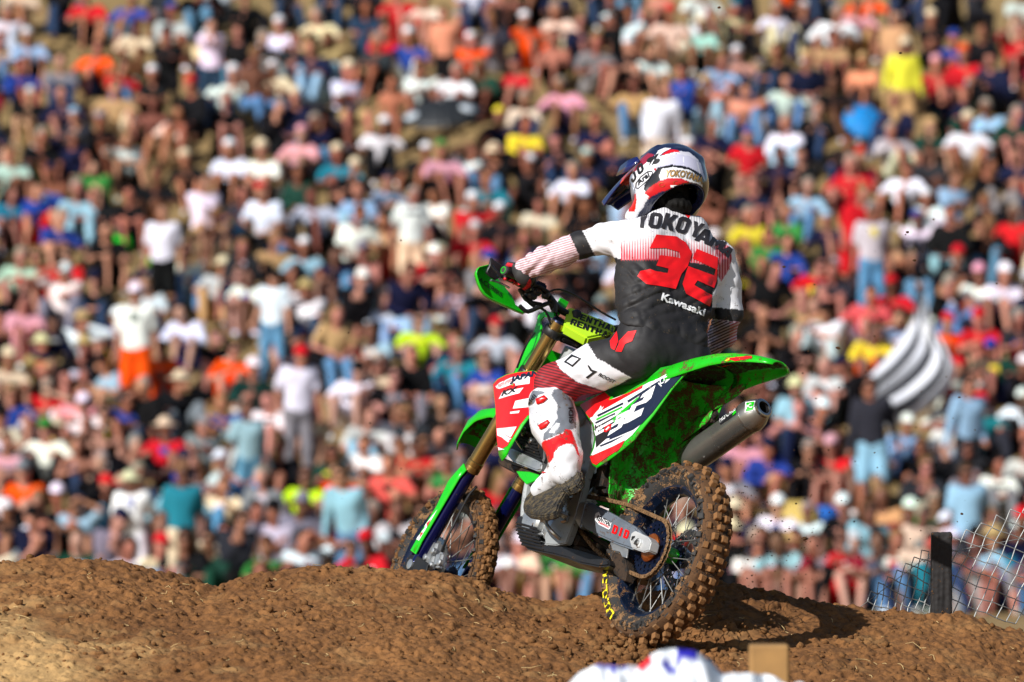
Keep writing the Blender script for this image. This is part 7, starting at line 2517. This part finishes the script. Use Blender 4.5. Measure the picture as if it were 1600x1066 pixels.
# ---------------------------------------------------------------- things among the crowd
M_TENT = mat('black_canopy', srgb(30, 34, 38), rough=.55, var=.1)
M_GREYW = mat('umbrella_print', srgb(190, 200, 208), rough=.6)
def umbrella(px, py, rad, tilt, m, label, patches=None, h=1.0, D=None):
    f = solve(px, py, h)
    c = f + A(0, 0, h)
    r = empty('umbrella', f)
    tag(r, label, 'umbrella')
    tx_, ty_ = tilt
    up = unit(A(tx_, ty_, 1)); u = unit(np.cross(A(0, 1, 0), up)); v = np.cross(up, u)
    N_ = 8
    pole_b = c - up * .8
    for k in range(N_):
        a0, a1 = k / N_ * 2 * pi, (k + 1) / N_ * 2 * pi
        rows = []
        for t in np.linspace(0.02, 1, 7):
            row = []
            for s in np.linspace(0, 1, 6):
                a = a0 + (a1 - a0) * s
                rr = rad * t * (1 - .05 * sin(pi * s) * t)
                z = .34 * rad * (1 - t ** 2) - .02 * sin(pi * s) * t
                row.append(c + u * cos(a) * rr + v * sin(a) * rr + up * z)
            rows.append(row)
        o = mk('canopy_panel', *loft(rows), m, r); solid(o, .004, 0)
        mk('rib', *tube([c + up * .33 * rad, c + (u * cos(a0) + v * sin(a0)) * rad * .6 + up * .20 * rad, c + (u * cos(a0) + v * sin(a0)) * rad], .006, 5), M_STEEL, r)
    mk('pole', *tube([pole_b, c + up * .38 * rad], .012, 8), M_STEEL, r)
    if patches:
        for a, t in patches:
            pc_ = c + (u * cos(a) + v * sin(a)) * rad * t + up * (.34 * rad * (1 - t ** 2) + .012)
            n_ = unit(up + (u * cos(a) + v * sin(a)) * .5)
            V, F = lathe(pc_, n_, [(0, 0), (0, .13), (.004, .13), (.004, 0)], 14, squash=(1, .7))
            mk('printed_logo', V, F, M_GREYW, r)
umbrella(692, 178, .60, (-.12, -.38), M_TENT, 'black umbrella with pale printed logos held over the crowd', [(-2.75, .80), (-.55, .72)], h=.9)
umbrella(1352, 190, .33, (.35, -1.3), mat('sky_blue_canopy', srgb(0, 130, 206), rough=.6, var=.1), 'small sky-blue umbrella leaning open on the slope at upper right', None, h=.32)
umbrella(1240, 808, .31, (-.3, -.9), mat('straw_parasol', srgb(206, 178, 96), rough=.7, var=.15), 'small straw-yellow parasol on the slope above the shadowed crest', None, h=.25)
umbrella(857, 700, .22, (0, -.8), mat('grey_canopy', srgb(70, 80, 96), rough=.7), 'small slate umbrella low on the slope behind the bike', None, h=.2) if False else None

# striped flag
fb = solve(1440, 470, 2.0)
fd_ = fb[1]
flag = empty('striped_flag', P(1452, 640, fd_ - .3))
tag(flag, 'large waving flag of black and white stripes held up in the crowd', 'flag')
mk('flag_pole', *tube([P(1462, 690, fd_ - .32), P(1441, 440, fd_ - .32)], .014, 8), M_STEEL, flag)
left = smooth_path([A(1436, 462, 0), A(1426, 500, 0), A(1408, 530, 0), A(1385, 560, 0), A(1355, 592, 0)], 34)
right = smooth_path([A(1446, 462, 0), A(1456, 505, 0), A(1478, 545, 0), A(1492, 578, 0), A(1478, 612, 0), A(1436, 648, 0), A(1390, 668, 0), A(1352, 676, 0)], 34)
M_FW = mat('flag_white', srgb(214, 218, 228), rough=.7, var=.08); M_FK = mat('flag_black', srgb(26, 28, 38), rough=.7, var=.05)
bands = [0, .15, .28, .43, .56, .71, .84, 1.0]
for k in range(7):
    rows = []
    for i in range(34):
        t = i / 33
        row = []
        for s in np.linspace(bands[k], bands[k + 1], 5):
            q = left[i] * (1 - s) + right[i] * s
            row.append(P(q[0], q[1], fd_ - .3 + .16 * sin(t * 5 + s * 3) + .05 * sin(s * 11 + t * 4)))
        rows.append(row)
    o = mk('stripe', *loft(rows), M_FW if k % 2 == 0 else M_FK, flag)
    solid(o, .003, 0)

# bags and a cool box among the people
def bag(px, py, size, m, label, cat, name):
    f = solve(px, py, size[2] * .5)
    V, F = box((0, 0, 0), size, bev=min(size) * .22, seg=3)
    V = V * (1 + .05 * noise(V, 4, int(px) % 50))[:, None]
    o = mk(name, V, F, m, None, world=False)
    o.location = f + A(0, -.1, size[2] * .45); o.rotation_euler = (0, 0, (px % 7) * .1 - .3)
    tag(o, label, cat)
    Vh, Fh = tube(smooth_path([A(-size[0] * .25, 0, size[2] * .45), A(0, 0, size[2] * .72), A(size[0] * .25, 0, size[2] * .45)], 8), .015, 6)
    mk('handle', Vh, Fh, M_TENT, o, world=False)
bag(243, 410, (.26, .2, .34), mat('lime_bag_cloth', srgb(128, 190, 60), rough=.8), 'lime green bag between knees in the left crowd', 'bag', 'rucksack')
bag(1290, 808, (.3, .22, .3), mat('blue_bag_cloth', srgb(14, 92, 178), rough=.8), 'blue rucksack beside the straw parasol near the dirt', 'bag', 'rucksack')
bag(1350, 560, (.18, .2, .4), mat('yellow_bag_cloth', srgb(226, 212, 40), rough=.8), 'yellow rucksack left of the striped flag', 'bag', 'rucksack')
bag(1412, 145, (.22, .2, .22), mat('amber_bag_cloth', srgb(220, 164, 20), rough=.8), 'amber bag below the yellow shirt at upper right', 'bag', 'rucksack')
bag(192, 378, (.24, .12, .24), mat('neon_green', srgb(20, 200, 30), rough=.8), 'neon green bag among dark clothes in the left crowd', 'bag', 'rucksack')
bag(1175, 355, (.26, .2, .2), mat('amber_bag_cloth', (1, 1, 1)), 'amber bag right of the rider shoulder', 'bag', 'rucksack')
